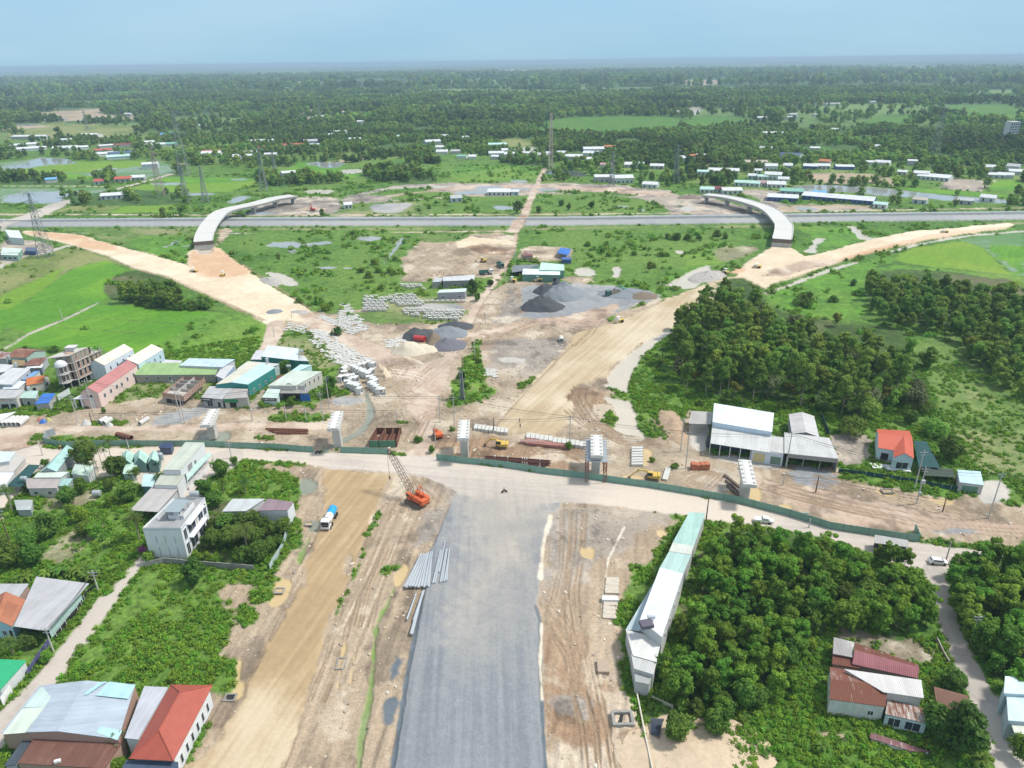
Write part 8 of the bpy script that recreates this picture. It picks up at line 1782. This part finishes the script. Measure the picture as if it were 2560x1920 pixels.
motorbike('J',1085,1162,math.radians(-85),'motorbike on the road by the gap in the green hoarding','rider with white helmet on the motorbike by the hoarding gap',(.05,.06,.09),PW)
motorbike('I',566,1122,math.radians(80),'motorbike on the road beside the teal roof at the left','rider in yellow shirt on the motorbike at the left',(.60,.42,.10),YEL)
person(P('K',945,752), .2, .3, 'farther of two workers walking on the big sand road', skinmat('worker_grey',(.30,.28,.26),(.08,.08,.10))); person(P('K',950,796), .2, 2.8, 'nearer of two workers walking on the big sand road', skinmat('worker_dark',(.10,.09,.10),(.06,.06,.07)))
# --- concrete slabs and culverts lying in the yard (copies share meshes) ---
rs = random.Random(9)
def one(name, m, mat, cat, label, group):
    o = bpy.data.objects.new(name, m.mesh(name, mat)); setp(o, label, cat, group); return o
SLM = simplemat('slab_concrete', (.56,.55,.51), .85, 0, .10, .7, (.46,.44,.38,.62))
m = MB(); m.box(0,0,.13,2.35,1.2,.3,bev=.04); slab0 = one('concrete_slab', m, SLM, 'slab', 'flat white precast slab lying in the crowded slab field left of the dirt lane', 'precast slabs lying in the yard')
m = MB(); w2, h2, L2 = 1.0, 1.2, .75
def culv(m, W, H, L, th):
    for (cx, cz, sx, sz) in ((0, th/2, W, th), (0, H-th/2, W, th), (-W/2+th/2, H/2, th, H-2*th), (W/2-th/2, H/2, th, H-2*th)): m.box(cx, 0, cz, sx, L, sz)
culv(m, 2.0, 1.25, 1.2, .18); box0 = one('culvert_block', m, SLM, 'culvert block', 'small white box culvert block standing in the tight rows of the yard', 'culvert blocks in rows')
m = MB(); culv(m, 2.7, 2.6, 1.9, .25); big0 = one('box_culvert', m, simplemat('new_concrete',(.62,.62,.60),.8,0,.07), 'box culvert', 'large white box culvert in the cluster beside the house row', 'large box culverts beside the house row')
def put(o0, x, y, rot, z=0, label=None, tilt=0):
    o = o0.copy(); LINK(o); o.location = (x,y,z); o.rotation_euler = (tilt,rs.uniform(-.04,.04),rot)
    if label: o['label'] = label
def fieldof(o0, t, pts, dx, dy, ang, jit, rj, cap, z=0, skip=.06):
    g = PP(t, pts)[:, :2]; c = g.mean(0); ca, sa = math.cos(ang), math.sin(ang); R = 60; n = 0
    for i in range(-40, 41):
        for j in range(-40, 41):
            u = i*dx+(j%2)*dx*.4+rs.uniform(-jit,jit); v = j*dy+rs.uniform(-jit,jit); x = c[0]+u*ca-v*sa; y = c[1]+u*sa+v*ca
            if abs(u) < R and abs(v) < R and rs.random() > skip and n < cap and inpoly(x, y, g): put(o0, x, y, ang+rs.uniform(-rj,rj), z+rs.uniform(0,.12)); n += 1
    print(o0.name, n)
fieldof(slab0,'b',[(775,690),(860,670),(1010,720),(1060,800),(1180,860),(1300,930),(1400,960),(1200,990),(1150,1030),(1000,980),(900,880),(850,830),(790,770)], 2.35,1.5,-.45,.18,.35,150)
fieldof(slab0,'b',[(815,530),(950,560),(1060,590),(1060,440),(1160,440),(1190,530),(1290,590),(1290,640),(1410,620),(1420,680),(1230,700),(1180,722),(1000,640)], 2.5,1.75,.15,.25,.3,110)
fieldof(slab0,'b',[(560,650),(620,610),(800,640),(760,720),(560,690)], 3.2,2.2,.3,.5,.5,24); fieldof(slab0,'b',[(1450,780),(1600,760),(1700,700),(1700,760),(1580,850),(1500,840)], 2.4,1.6,.5,.3,.5,26)
fieldof(slab0,'K',[(670,330),(800,310),(790,390),(670,385)], 2.5,1.5,.05,.05,.03,11,0,0)
fieldof(box0,'b',[(1280,372),(1500,368),(1740,362),(1800,420),(1860,440),(1830,475),(1640,470),(1500,430),(1510,515),(1280,512)], 2.55,2.6,.0,.15,.08,95)
fieldof(box0,'b',[(1650,485),(2215,512),(2170,598),(1900,590),(1640,535)], 2.5,2.5,-.08,.12,.08,85)
fieldof(box0,'b',[(1590,268),(1680,262),(1850,280),(1840,318),(1715,312)], 2.6,2.8,-.1,.2,.1,16); fieldof(box0,'b',[(1820,415),(2212,412),(2212,440),(1820,442)], 2.7,4,0,.1,.06,18)
for (x,y) in ((1195,1045),(1222,1058),(1250,1072),(1275,1085),(1300,1098),(1335,1108),(1360,1080),(1255,1030),(1295,1020),(1335,1005),(1375,1020),(1080,1145),(1112,1140),(1145,1135),(1182,1128),(1112,1098),(1140,1185),(1180,1155),(1215,1152),(1165,1205),(1200,1212),(1232,1225),(1252,1255),(1345,1145),(1375,1158),(1398,1176),(1360,1198),(1385,1215),(1405,1232),(1432,1255),(1455,1262)):
    q = P('b',x,y+15); put(big0, q.x, q.y, rs.choice([1.25,1.35,1.15,1.3,.3]), rs.uniform(-.1,.1))
# pipes
def pipe(t, a, b, r, label, group=None, mat=None, name='concrete_pipe', inner=True, z=None):
    A1 = P(t,*a); B1 = P(t,*b); z = z if z is not None else r; n = 14; e = MB(); d = (B1-A1).normalized(); s = Vector((d.y,-d.x,0)); rings = []
    for (p, rad) in ((A1,r),(B1,r),(B1,r*.8),(A1,r*.8)): rings.append([p+s*(math.cos(6.283*k/n)*rad)+Vector((0,0,z+math.sin(6.283*k/n)*rad)) for k in range(n)])
    for i in range(4):
        a_, b_2 = rings[i], rings[(i+1)%4]
        for k in range(n): e.face([a_[k], b_2[k], b_2[(k+1)%n], a_[(k+1)%n]])
    o = e.build(name, mat or CONCL, None, off=(A1.x,A1.y,0)); o.location = (A1.x,A1.y,0); setp(o, label, 'pipe', group)
for i in range(5): pipe('I',(12+i*40,915),(95+i*40,850),1.0,'large concrete pipe in the row of five at the left roadside','five concrete pipes at the left roadside')
pipe('I',(920,890),(990,852),.95,'left one of two concrete pipes in front of the pink house'); pipe('I',(962,900),(1030,860),.95,'right one of two concrete pipes in front of the pink house'); pipe('I',(1290,900),(1370,850),.8,'single concrete pipe lying alone below the brick shell'); pipe('b',(1085,1080),(1128,1050),1.2,'short fat pipe at the top of the box culvert cluster')
pipe('I',(1085,1000),(1215,1035),.9,'long brown rusty pipe behind the green hoarding',None,RUSTM,'steel_pipe'); pipe('K',(1275,115),(1270,90),1.0,'short white pipe standing alone by the sand road'); pipe('E',(1062,1110),(1150,1118),1.3,'red cylindrical tank lying between the gravel heaps',None,PR,'red_tank')
# long steel poles
def spole(t, a, b, label, group, z):
    A1 = P(t,*a,z); B1 = P(t,*b,z); m = MB(); m.tube([A1,B1],[.26,.17],8); o = m.build('lighting_pole', STEEL, None, off=tuple(A1)); o.location = A1; setp(o, label, 'pole', group)
for i in range(17): spole('O',(797+i*8.3,690-rs.uniform(0,12)),(884+i*4.2+rs.uniform(-4,4),510-i*.8+rs.uniform(-6,6)),'galvanised pole in the fanned stack on the left edge of the grey road','fanned stack of poles', .6+.22*(i%2))
for i,(a,b) in enumerate((((952,665),(992,488)),((963,662),(1000,484)),((985,605),(1018,435)),((992,660),(1024,480)),((1003,655),(1030,478)),((1015,655),(1043,475)),((1025,650),(1040,480)))): spole('O',a,b,'galvanised pole in the smaller loose stack on the grey road','smaller loose stack of poles', .62)
for i,(a,b) in enumerate((((812,860),(862,718)),((832,938),(880,760)),((840,940),(892,740)),((848,865),(900,702)),((852,862),(906,702)))): spole('O',a,b,'galvanised pole at the road edge below the fanned stack','poles at the road edge', .6)
# heaps
def heap(t, x, y, rx, ry, h, mat, label, ang=0, cat='heap', name='gravel_heap', seed=0, flat=1.0):
    p = P(t,x,y); n, k = 30, 12; V = []; F = []; ca, sa = math.cos(ang), math.sin(ang)
    for i in range(k+1):
        rr2 = i/k
        for j in range(n):
            t_ = 6.283*j/n; ux, uy = math.cos(t_)*rx*rr2, math.sin(t_)*ry*rr2; ux2, uy2 = ux*ca-uy*sa, ux*sa+uy*ca
            nz = float(vn(np.array([ux2*.5+seed*9.1+50]), np.array([uy2*.5+40]), seed)[0]); wob_ = 1+.22*(nz-.5)*rr2
            V.append((ux2*wob_, uy2*wob_, h*(1-rr2**1.15*flat)*(1+.35*(nz-.5)) if i < k else -.3))
    for i in range(k):
        for j in range(n): F.append((i*n+j, (i+1)*n+j, (i+1)*n+(j+1)%n, i*n+(j+1)%n))
    me = bpy.data.meshes.new(name); me.from_pydata(V, [], F); me.materials.append(mat); me.polygons.foreach_set('use_smooth', [True]*len(F)); o = bpy.data.objects.new(name, me); LINK(o); o.location = (p.x,p.y,0); setp(o, label, cat)
GD = simplemat('dark_gravel', (.075,.078,.085), .9, 0, .2, 2.5); GM_ = simplemat('grey_gravel', (.22,.24,.26), .9, 0, .2, 1.5); GB = simplemat('brown_gravel', (.20,.155,.11), .9, 0, .2, 1.5); GS = simplemat('pale_sand', (.60,.53,.41), .9, 0, .12, 1.5); GR = simplemat('grey_rock', (.40,.37,.34), .9, 0, .45, 1.2)
for a in (('G',490,848,12,9,6.6,GD,'big dark gravel cone in the blue-grey stock yard'),('G',520,725,7,7,5.5,GD,'smaller dark gravel cone behind the big dark one'),('G',610,690,5,6,4.5,GD,'small dark heap at the back of the stock yard'),('G',660,745,12,14,6.5,GM_,'broad pale grey gravel heap right of the dark cones'),('G',1150,740,16,10,2.6,GM_,'flat grey heap under the turquoise excavator'),('G',1280,760,9,7,2.2,GB,'low brown heap right of the turquoise excavator'),
 ('E',1080,1080,7,7,4.6,GD,'dark gravel heap left of the brown ridge'),('E',1150,1060,6,6,2.6,GD,'small dark heap touching the brown ridge'),('E',1215,1125,3.8,9,5,GB,'tall brown gravel ridge between the dark heaps'),('E',1330,1055,10,8,3.6,GM_,'grey heap right of the brown ridge'),('E',1320,1150,9,8,3.4,simplemat('slate_gravel',(.15,.15,.17),.9,0,.2,2),'slate grey heap in front of the right grey heap'),('E',1390,1000,9,6,2.6,GD,'flat dark heap at the back by the dirt lane'),('E',1020,1195,8.5,6.5,5.2,GS,'big pale sand cone in front of the dark heaps'),('E',1120,1180,9,6,2.4,GS,'lower pale gravel spill right of the sand cone'),
 ('D',1735,525,11,6,2.4,GR,'long grey-pink rock heap beside the left sand road',-.9),('G',1800,605,9,16,3.0,GR,'long grey rock heap beside the pale canal',-.75),('D',1765,725,6,5,1.6,GM_,'small grey heap at the end of the left sand road'),('D',1920,725,7,4,1.2,GR,'low brown rubble heap beside the small grey one'),('L',190,560,5,14,2.2,simplemat('earth',(.42,.30,.20),.9,0,.3,1),'brown earth bank beside the white shop carport'),('I',60,1000,3,2,.8,GR,'x') if 0 else ('Q',1000,1580,15,9,1.2,simplemat('sandy_earth',(.56,.44,.31),.9,0,.15,1),'sandy mound at the bottom below the wood'),('A',2000,1090,14,6,2.5,simplemat('earth2',(.46,.36,.27),.9,0,.3,1),'pale earth heap at the far end of the left bridge'),('C',60,1015,12,8,3,simplemat('earth3',(.22,.17,.14),.9,0,.3,1),'dark earth heap at the far end of the right bridge')):
    heap(*a[:8], ang=a[8] if len(a) > 8 else 0, seed=hash(a[7][:3])%7+int(a[1])%13)
# open steel boxes, brick stack, rebar, precast beams
for k,(x0_,x1_,lb) in enumerate(((1550,1640,'left of three open rust-lined steel boxes by the short hoarding'),(1640,1725,'middle of three open rust-lined steel boxes by the short hoarding'),(1720,1795,'right of three open rust-lined steel boxes, leaning apart'))):
    a = P('J',x0_,1098); b = P('J',x1_,1102); c3 = (a+b)/2; w = (b-a).length-.3; e = empty('steel_box', (c3.x,c3.y+4.5,0), lb, 'steel box', 'open steel boxes'); m = MB(); rt2 = -.10+.05*k
    m.box(c3.x+.8,c3.y+4.5,.15,w,9,.2,rt2); m.box(c3.x+.8-w/2,c3.y+4.5,1.3,.15,9,2.4,rt2); m.box(c3.x+.8+w/2,c3.y+4.5,1.3,.15,9,2.4,rt2); m.box(c3.x+1.2,c3.y+9,1.3,w,.15,2.4,rt2); m.build('tray', simplemat('rust_lining',(.17,.075,.05),.9,0,.2), e)
    m = MB(); m.box(c3.x+.4,c3.y-.05,1.3,w,.15,2.4,rt2); m.build('end_plate', simplemat('green_steel',(.09,.24,.15),.6), e)
p = P('L',345,808); e = empty('brick_stack', (p.x,p.y,0), 'stack of orange hollow bricks in front of the white shop', 'bricks'); m = MB()
for i in range(4): m.box(p.x-2.1+i*1.4,p.y,.9+rs.uniform(-.1,.1),1.3,2.0,1.8+rs.uniform(-.2,.2),rs.uniform(-.05,.05))
m.build('brick_pile', simplemat('hollow_brick',(.46,.16,.08),.9,0,.2,4), e)
p = P('K',930,1060); e = empty('rebar_stack', (p.x,p.y,0), 'long stack of rusty rebar under torn white sheeting behind the hoarding', 'rebar'); m = MB(); aa = -.16
for i in range(46):
    v = rs.uniform(-1.9,1.9); zz = rs.uniform(.2,1.5)*(1-abs(v)/2.6); L = rs.uniform(17,21); m.tube([(p.x-L/2,p.y+v+L/2*.16,zz),(p.x+L/2,p.y+v-L/2*.16,zz)], .12, 4)
m.build('rebar', simplemat('rebar',(.11,.045,.035),.85,0,.2,3), e); m = MB()
for u in (-7.5,-3.4,1.2,1.9,2.6,6.6): m.tube([(p.x+u,p.y+2.0-u*.16,.2),(p.x+u+.3,p.y+.6-u*.16,1.55),(p.x+u+.2,p.y-2.0-u*.16,.2)], .16, 4)
m.build('sheeting', PW, e)
def block(t, x, y, sx, sy, sz, rot, mat, name, label, cat, group=None, z=0):
    p = P(t,x,y); m = MB(); m.box(0,0,sz/2,sx,sy,sz,bev=.05); o = bpy.data.objects.new(name, m.mesh(name, mat)); LINK(o); o.location = (p.x,p.y,z); o.rotation_euler = (0,0,rot); setp(o, label, cat, group)
for i in range(9): block('K',600+i*30,795+i*4.2,1.2,3.2,1.0+.05*(i%3),-.08+.03*(i%3-1),SLM,'precast_block','pale precast beam section in the row behind the third pier','block','beam sections behind the third pier')
for i in range(14): block('K',1015+i*35,868+i*5.2+(4 if i > 5 else 0),1.35,3.4,1.1+.06*(i%3),-.1+.03*(i%3-1),SLM,'precast_block','pale precast beam section in the row behind the fourth pier','block','beam sections behind the fourth pier')
block('K',1160,915,14,4.4,.9,-.22,simplemat('red_striped_sheet',(.34,.16,.13),.8,0,.35,3),'sheet_stack','reddish ridged sheet stack leaning beside the beam sections','sheet stack'); block('K',1045,910,8,1.6,1.0,-.06,simplemat('red_sheet2',(.36,.22,.19),.8,0,.35,3),'sheet_stack','narrow pinkish bundle left of the reddish sheet stack','bundle')
for i in range(7): block('K',1873,962+i*21,3.6,1.25,.9+.05*(i%2),.03+.02*(i%3-1),SLM,'box_section','pale culvert section in the column by the long-armed excavator','culvert','culvert sections by the excavator')
block('K',2105,1160,1.6,7,.6,-.35,SLM,'precast_beam','leaning precast beam right of the long-armed excavator','beam')
for i in range(5): block('J',800+i*12,940+i*10,15-i,.32,.6,.05*(i%3-1)-.02,RUSTM,'steel_beam','rusty steel beam in the bundle on the left lane verge','beam','rusty beams on the verge')
for i in range(3): block('c',1000+i*12,1350+i*50,.8,8,.7,.35,MUDS,'steel_sheet_pile','dark sheet pile standing along the yellow pond','sheet pile','sheet piles by the yellow pond')
for (y,h) in ((580,.5),(603,.55),(626,.5),(649,.6),(720,.5),(743,.5),(766,.45),(789,.4)): block('Q',532-(y-590)*.08,y,3.2,1.5,h,-.06+(y%3-1)*.04,simplemat('muddy_slab%d'%y,(.55,.49,.40),.9),'culvert_section','pale culvert section half buried in the right-hand mud','culvert','culvert sections in the right mud')
block('Q',518,697,3.8,1.5,1.0,-.06,plas(WHITE,.4),'manhole_block','white raised culvert head with a manhole in the right-hand mud','culvert'); block('Q',478,1085,2.4,3.4,.9,-.05,simplemat('muddy_concrete',(.42,.33,.25),.9),'concrete_block','lone muddy concrete block in the right-hand mud','block')
def frame_(t, x, y, w, d, label, rot=0, h=.35, th=.25):
    p = P(t,x,y); m = MB(); 
    for (cx,cy,sx,sy) in ((0,-d/2,w+th,th),(0,d/2,w+th,th),(-w/2,0,th,d-th),(w/2,0,th,d-th)): m.box(cx,cy,h/2,sx,sy,h)
    e = empty('manhole', (p.x,p.y,-.05), label, 'manhole', None, rot); e['_o'] = (0,0,0); m.build('rim', CONCD, e, off=(0,0,0)); m = MB(); m.box(0,0,.06,w-th,d-th,.05); m.build('opening', DARK if 'dark' in label else simplemat('muddy_water',(.50,.38,.22),.2), e, off=(0,0,0))
frame_('N',2032,227,2.0,1.8,'square manhole rim standing in the tan puddle'); frame_('N',1675,1005,2.0,1.6,'square manhole with dark opening beside the lower tan puddle'); frame_('O',285,345,1.9,1.6,'square manhole rim in the blue-green puddle by the tanker'); frame_('L',1425,942,3,2,'manhole rim in the yellow puddle before the mesh fence')
frame_('Q',590,1385,3.6,2.8,'open concrete shaft with dark interior at the bottom right of the mud',0,.9,.5); frame_('O',460,1100,1.8,3.0,'sunken frame in the long narrow puddle')
for (t,x,y,s1,c_,lb) in (('I',400,870,1.1,BLT,'blue tarpaulin bundle at the roadside'),('I',375,850,1.0,simplemat('pink_plastic',(.5,.2,.14),.6),'orange-pink bundle beside the blue one'),('I',450,852,.9,simplemat('lime_plastic',(.45,.48,.14),.6),'lime green bundle at the roadside'),('I',800,890,1.6,SLM,'white concrete lump by the two pipes'),('I',1015,905,1.2,SLM,'small white lump below the two pipes')): heap(t,x,y,s1*1.3,s1,s1*1.3,c_,lb,name='bundle',cat='bundle',seed=3)
netsheet('black_tarpaulin','dark blue-black tarpaulin heap inside the pointed walled plot','Q',[(750,1460),(800,1480),(828,1375),(755,1370)],.7,simplemat('black_tarp',(.04,.05,.07),.5),'tarpaulin')
# poles and wires
TOPS = {}
def upole(t, bx, by, ty, label, kind='concrete', key=None, arms=1):
    b, H = HT(t, bx, by, ty); H = max(3, min(H, 22)); e = empty('utility_pole', (b.x,b.y,0), label, 'pole'); m = MB(); m.tube([(b.x,b.y,-.2),(b.x,b.y,H)], [.20,.12], 7); m.build('post', CONC if kind == 'concrete' else BARKD, e)
    if H > 6 and arms:
        m = MB(); m.box(b.x,b.y,H-.7,2.2,.12,.12); m.box(b.x,b.y,H-1.5,1.6,.12,.12)
        for u in (-1,0,1): m.tube([(b.x+u,b.y,H-.65),(b.x+u,b.y,H-.35)], .07, 5)
        m.build('cross_arm', STEEL, e)
    if key: TOPS[key] = (b.x,b.y,H)
i_ = 0
for (t,bx,by,ty,lb,key) in (('I',858,765,475,'tall pole in front of the pink house','a1'),('I',722,882,620,'leaning pole by the palms before the unfinished villa','a2'),('I',848,880,780,'short dark pole left of the two pipes','a3'),('I',1705,882,600,'pole beside the brick shell','a4'),('I',1672,870,480,'taller pole behind the one beside the brick shell','a5'),('J',485,857,570,'pole in front of the teal hall','b1'),('J',1195,745,445,'tall pole beside the large box culverts','b2'),('J',1135,845,590,'pole right of the blue tarpaulin curtain','b3'),('J',983,862,720,'short pole on the green verge','b4'),('J',797,850,710,'short pole before the balcony house','b5'),('J',1815,862,750,'short pole near the lane corner','b6'),
 ('K',318,745,530,'pole at the right side of the dirt lane','c1'),('K',430,782,535,'pole behind the third pier','c2'),('K',283,942,760,'thin pole by the orange crawler machine','c3'),('K',740,830,710,'dark overgrown pole by the beam sections','c4'),('K',1340,942,690,'overgrown pole between the third and fourth piers','c5'),('L',233,712,515,'double pole by the earth bank','d1'),('L',262,812,590,'pole before the brick stack','d2'),('L',842,800,600,'pole at the corner of the white shop','d3'),('L',824,906,838,'short pole right of the yellow pond pier','d4'),('L',1012,945,855,'short dark pole in the dirt','d5'),('L',1580,932,705,'tall pole beside the shade net','d6'),('L',1592,1012,800,'pole with transformer before the mesh fence','d7'),('L',1742,1060,985,'short dark pole by the yellow puddle','d8'),('L',2006,1096,830,'pole at the far right with many arms','d9'),
 ('L',972,1152,1100,'short post on the road verge','e1'),('L',380,1112,975,'dark twin post at the tip of the wedge-shaped building','e2'),('L',1762,1338,1230,'pole beside the white hatchback','e3'),('M',130,960,560,'very tall dark pole at the left edge','f1'),('M',312,172,60,'pole behind the concrete yard','f2'),('M',946,152,52,'pole by the pointed pavilions','f3'),('M',1686,192,70,'pole at the road corner by the overgrown lot','f4'),('N',720,237,75,'white pole at the corner of the very large grey roof','g1'),('N',390,667,490,'white pole at the lane side wall','g2'),('R',1212,937,775,'concrete pole in the wood right of the lane','h1'),
 ('E',1945,250,185,'post at the highway underpass','i1'),('E',1858,470,370,'post along the dirt lane by the sandy yard','i2'),('E',1778,645,530,'post along the dirt lane by the compound','i3'),('E',1622,975,870,'post along the dirt lane by the heaps','i4'),('E',1540,1260,1110,'post on the green triangle','i5'),('E',1440,1330,1235,'dark post on the green triangle','i6'),('b',628,580,500,'post by the small grey heap','j1'),('b',465,745,640,'post at the rice field corner','j2'),('D',403,765,700,'post on the rice field bund','j3')):
    upole(t,bx,by,ty,lb,'dark' if 'dark' in lb else 'concrete',key,0 if 'post' in lb or 'short' in lb else 1)
q = TOPS['d7']; e = [o for o in SC.objects if o.get('label') == 'pole with transformer before the mesh fence'][0]; m = MB(); m.box(q[0],q[1]-.4,q[2]*.62,1.0,.7,1.1); m.box(q[0],q[1]-.3,q[2]*.3,.7,.5,.9); m.build('transformer', STEEL, e)
b, H = HT('K', 492, 562, 350); e = empty('lattice_mast', (b.x,b.y,0), 'grey lattice mast with transformers on the green triangle', 'mast'); e['_o'] = (0,0,0)
for nm, m in pylon_mesh(H, 1.6, 'mast').items(): m.build(nm if nm != 'antenna' else 'transformer', SG, e, off=(0,0,0))
def wire(k1, k2, label, n=3, off=(0,0)):
    a = TOPS[k1] if isinstance(k1, str) else k1; b = TOPS[k2] if isinstance(k2, str) else k2; m = MB()
    for w_2 in range(n):
        u = (w_2-(n-1)/2)*.9; pts = []
        for i in range(9):
            f = i/8; pts.append((a[0]+(b[0]-a[0])*f, a[1]+(b[1]-a[1])*f+u, (a[2]-.5)+(b[2]-a[2])*f-4*.7*f*(1-f)-abs(u)*.3))
        m.tube(pts, .035, 3, cap=False)
    o = m.build('power_line', BLK, None, off=(a[0],a[1],a[2])); o.location = a; setp(o, label, 'cable', 'overhead wires')
far_l = P('I',-300,640,9); far_r = P('L',2700,900,9)
for a,b,lb in ((tuple(far_l),'a2','overhead wires from the left edge to the palms'),('a2','a1','wires from the palms to the pink house'),('a1','a4','wires from the pink house to the brick shell'),('a4','b1','wires from the brick shell to the teal hall'),('b1','b3','wires passing the balcony house'),('b3','b2','short wires by the box culverts'),('b3','c1','wires across the dirt lane yard'),('c1','c2','short wires behind the third pier'),('c2','c5','wires across the big sand road'),('c5','d2','wires from the fourth pier to the brick stack'),('d2','d3','wires along the white shop'),('d3','d7','wires from the white shop to the mesh fence'),('d7','d9','wires at the far right'),('d9',tuple(far_r),'wires leaving at the right edge'),('a3','b5','low wires along the left verge'),('b5','b6','low wires across the ditch'),('c4','c5','low wires above the beam sections'),('d4','d5','low wires in the right-hand dirt'),('d5','d8','low wires to the yellow puddle'),('g2','g1','wires along the lane by the very large grey roof')): wire(a,b,lb)
# boulders on the right verge, expressway furniture
for i in range(26):
    q = P('F', -20+i*92, 478-i*.75); m = MB(); 
    if i < 25:
        m.tube([(0,0,-.2),(0,0,3.2)], .12, 5); o = bpy.data.objects.new('highway_post', m.mesh('highway_post', CONCL)); LINK(o); o.location = (q.x,q.y-14,0); setp(o, 'slender white post on the near verge of the highway', 'post', 'posts along the highway')
def rail(label, off):
    r_ = empty('guard_rail', (0,0,0), label, 'guard rail'); r_['_o'] = (0,0,0); m = MB(); pts = [P('F', x, y+off, 0) for x, y in ((-300,486),(0,482),(605,479),(1210,478),(1733,471),(2212,465),(2600,459))]
    for a, b in zip(pts, pts[1:]): d = b-a; c = (a+b)/2; m.box(c.x,c.y,1.9,d.length,.12,.5,math.atan2(d.y,d.x))
    m.build('rail', STEEL, r_)
rail('steel guard rail along the far side of the highway median', -.8); rail('steel guard rail along the near side of the highway median', 1.0)
belt('middle_woods', 'woods and orchards behind the highway fields', 480, 1500, 52, 11, .7, 1.25)
belt('distant_forest', 'wide flat forest reaching towards the horizon', 1500, 3600, 190, 12, 1.0, 2.2)
belt('horizon_forest', 'far forest fading into the haze below the horizon', 3600, 8200, 1700, 13, 2.6, 4.6)

# ---------------- the air ----------------
me = bpy.data.meshes.new('haze'); a, b_, c0, c1 = 48000, 50000, -6, 121
vs = [(x, y, z) for z in (c0, c1) for (x, y) in ((-a, -2000), (a, -2000), (a, b_), (-a, b_))]
me.from_pydata(vs, [], [(3,2,1,0),(4,5,6,7),(0,1,5,4),(1,2,6,5),(2,3,7,6),(3,0,4,7)]); me.update()
hm = bpy.data.materials.new('haze_air'); hm.use_nodes = True; n = hm.node_tree; n.nodes.clear()
o_ = n.nodes.new('ShaderNodeOutputMaterial'); pv = n.nodes.new('ShaderNodeVolumePrincipled'); n.links.new(pv.outputs[0], o_.inputs['Volume'])
pv.inputs['Color'].default_value = (.58,.78,.94,1); pv.inputs['Density'].default_value = 1.15e-4; pv.inputs['Anisotropy'].default_value = 0.0
me.materials.append(hm); ho = bpy.data.objects.new('haze', me); LINK(ho); ho['kind'] = 'stuff'; ho['label'] = 'pale bluish air over the plain'

sm_ = bpy.data.materials.new('smoke_air'); sm_.use_nodes = True; n = sm_.node_tree; n.nodes.clear(); o_ = n.nodes.new('ShaderNodeOutputMaterial'); pv = n.nodes.new('ShaderNodeVolumePrincipled'); n.links.new(pv.outputs[0], o_.inputs['Volume']); pv.inputs['Color'].default_value = (.8,.88,.95,1); pv.inputs['Density'].default_value = .0022
m = MB()
for (x,y,z,rx,ry,rz) in ((1180,304,10,70,50,8),(1130,304,16,150,90,14),(1040,306,24,260,120,20)):
    q = P('B', x-850, y, 0)
    m.lathe((0,0,0), [(0,-1)]+[(math.cos(a),math.sin(a)) for a in [k*.31-1.4 for k in range(10)]]+[(0,1)], 14)
    for i in range(len(m.v)-14*4*11, len(m.v)): v = m.v[i]; m.v[i] = (q.x+v[0]*rx, q.y+v[1]*ry, max(2, z+v[2]*rz)) 
o = m.build('smoke', sm_, None); setp(o, 'thin bluish smoke drifting low over the far woods', 'smoke', None, 'stuff')

for o in SC.objects:
    if o.get('category') and not o.get('kind'): o['kind'] = 'thing'
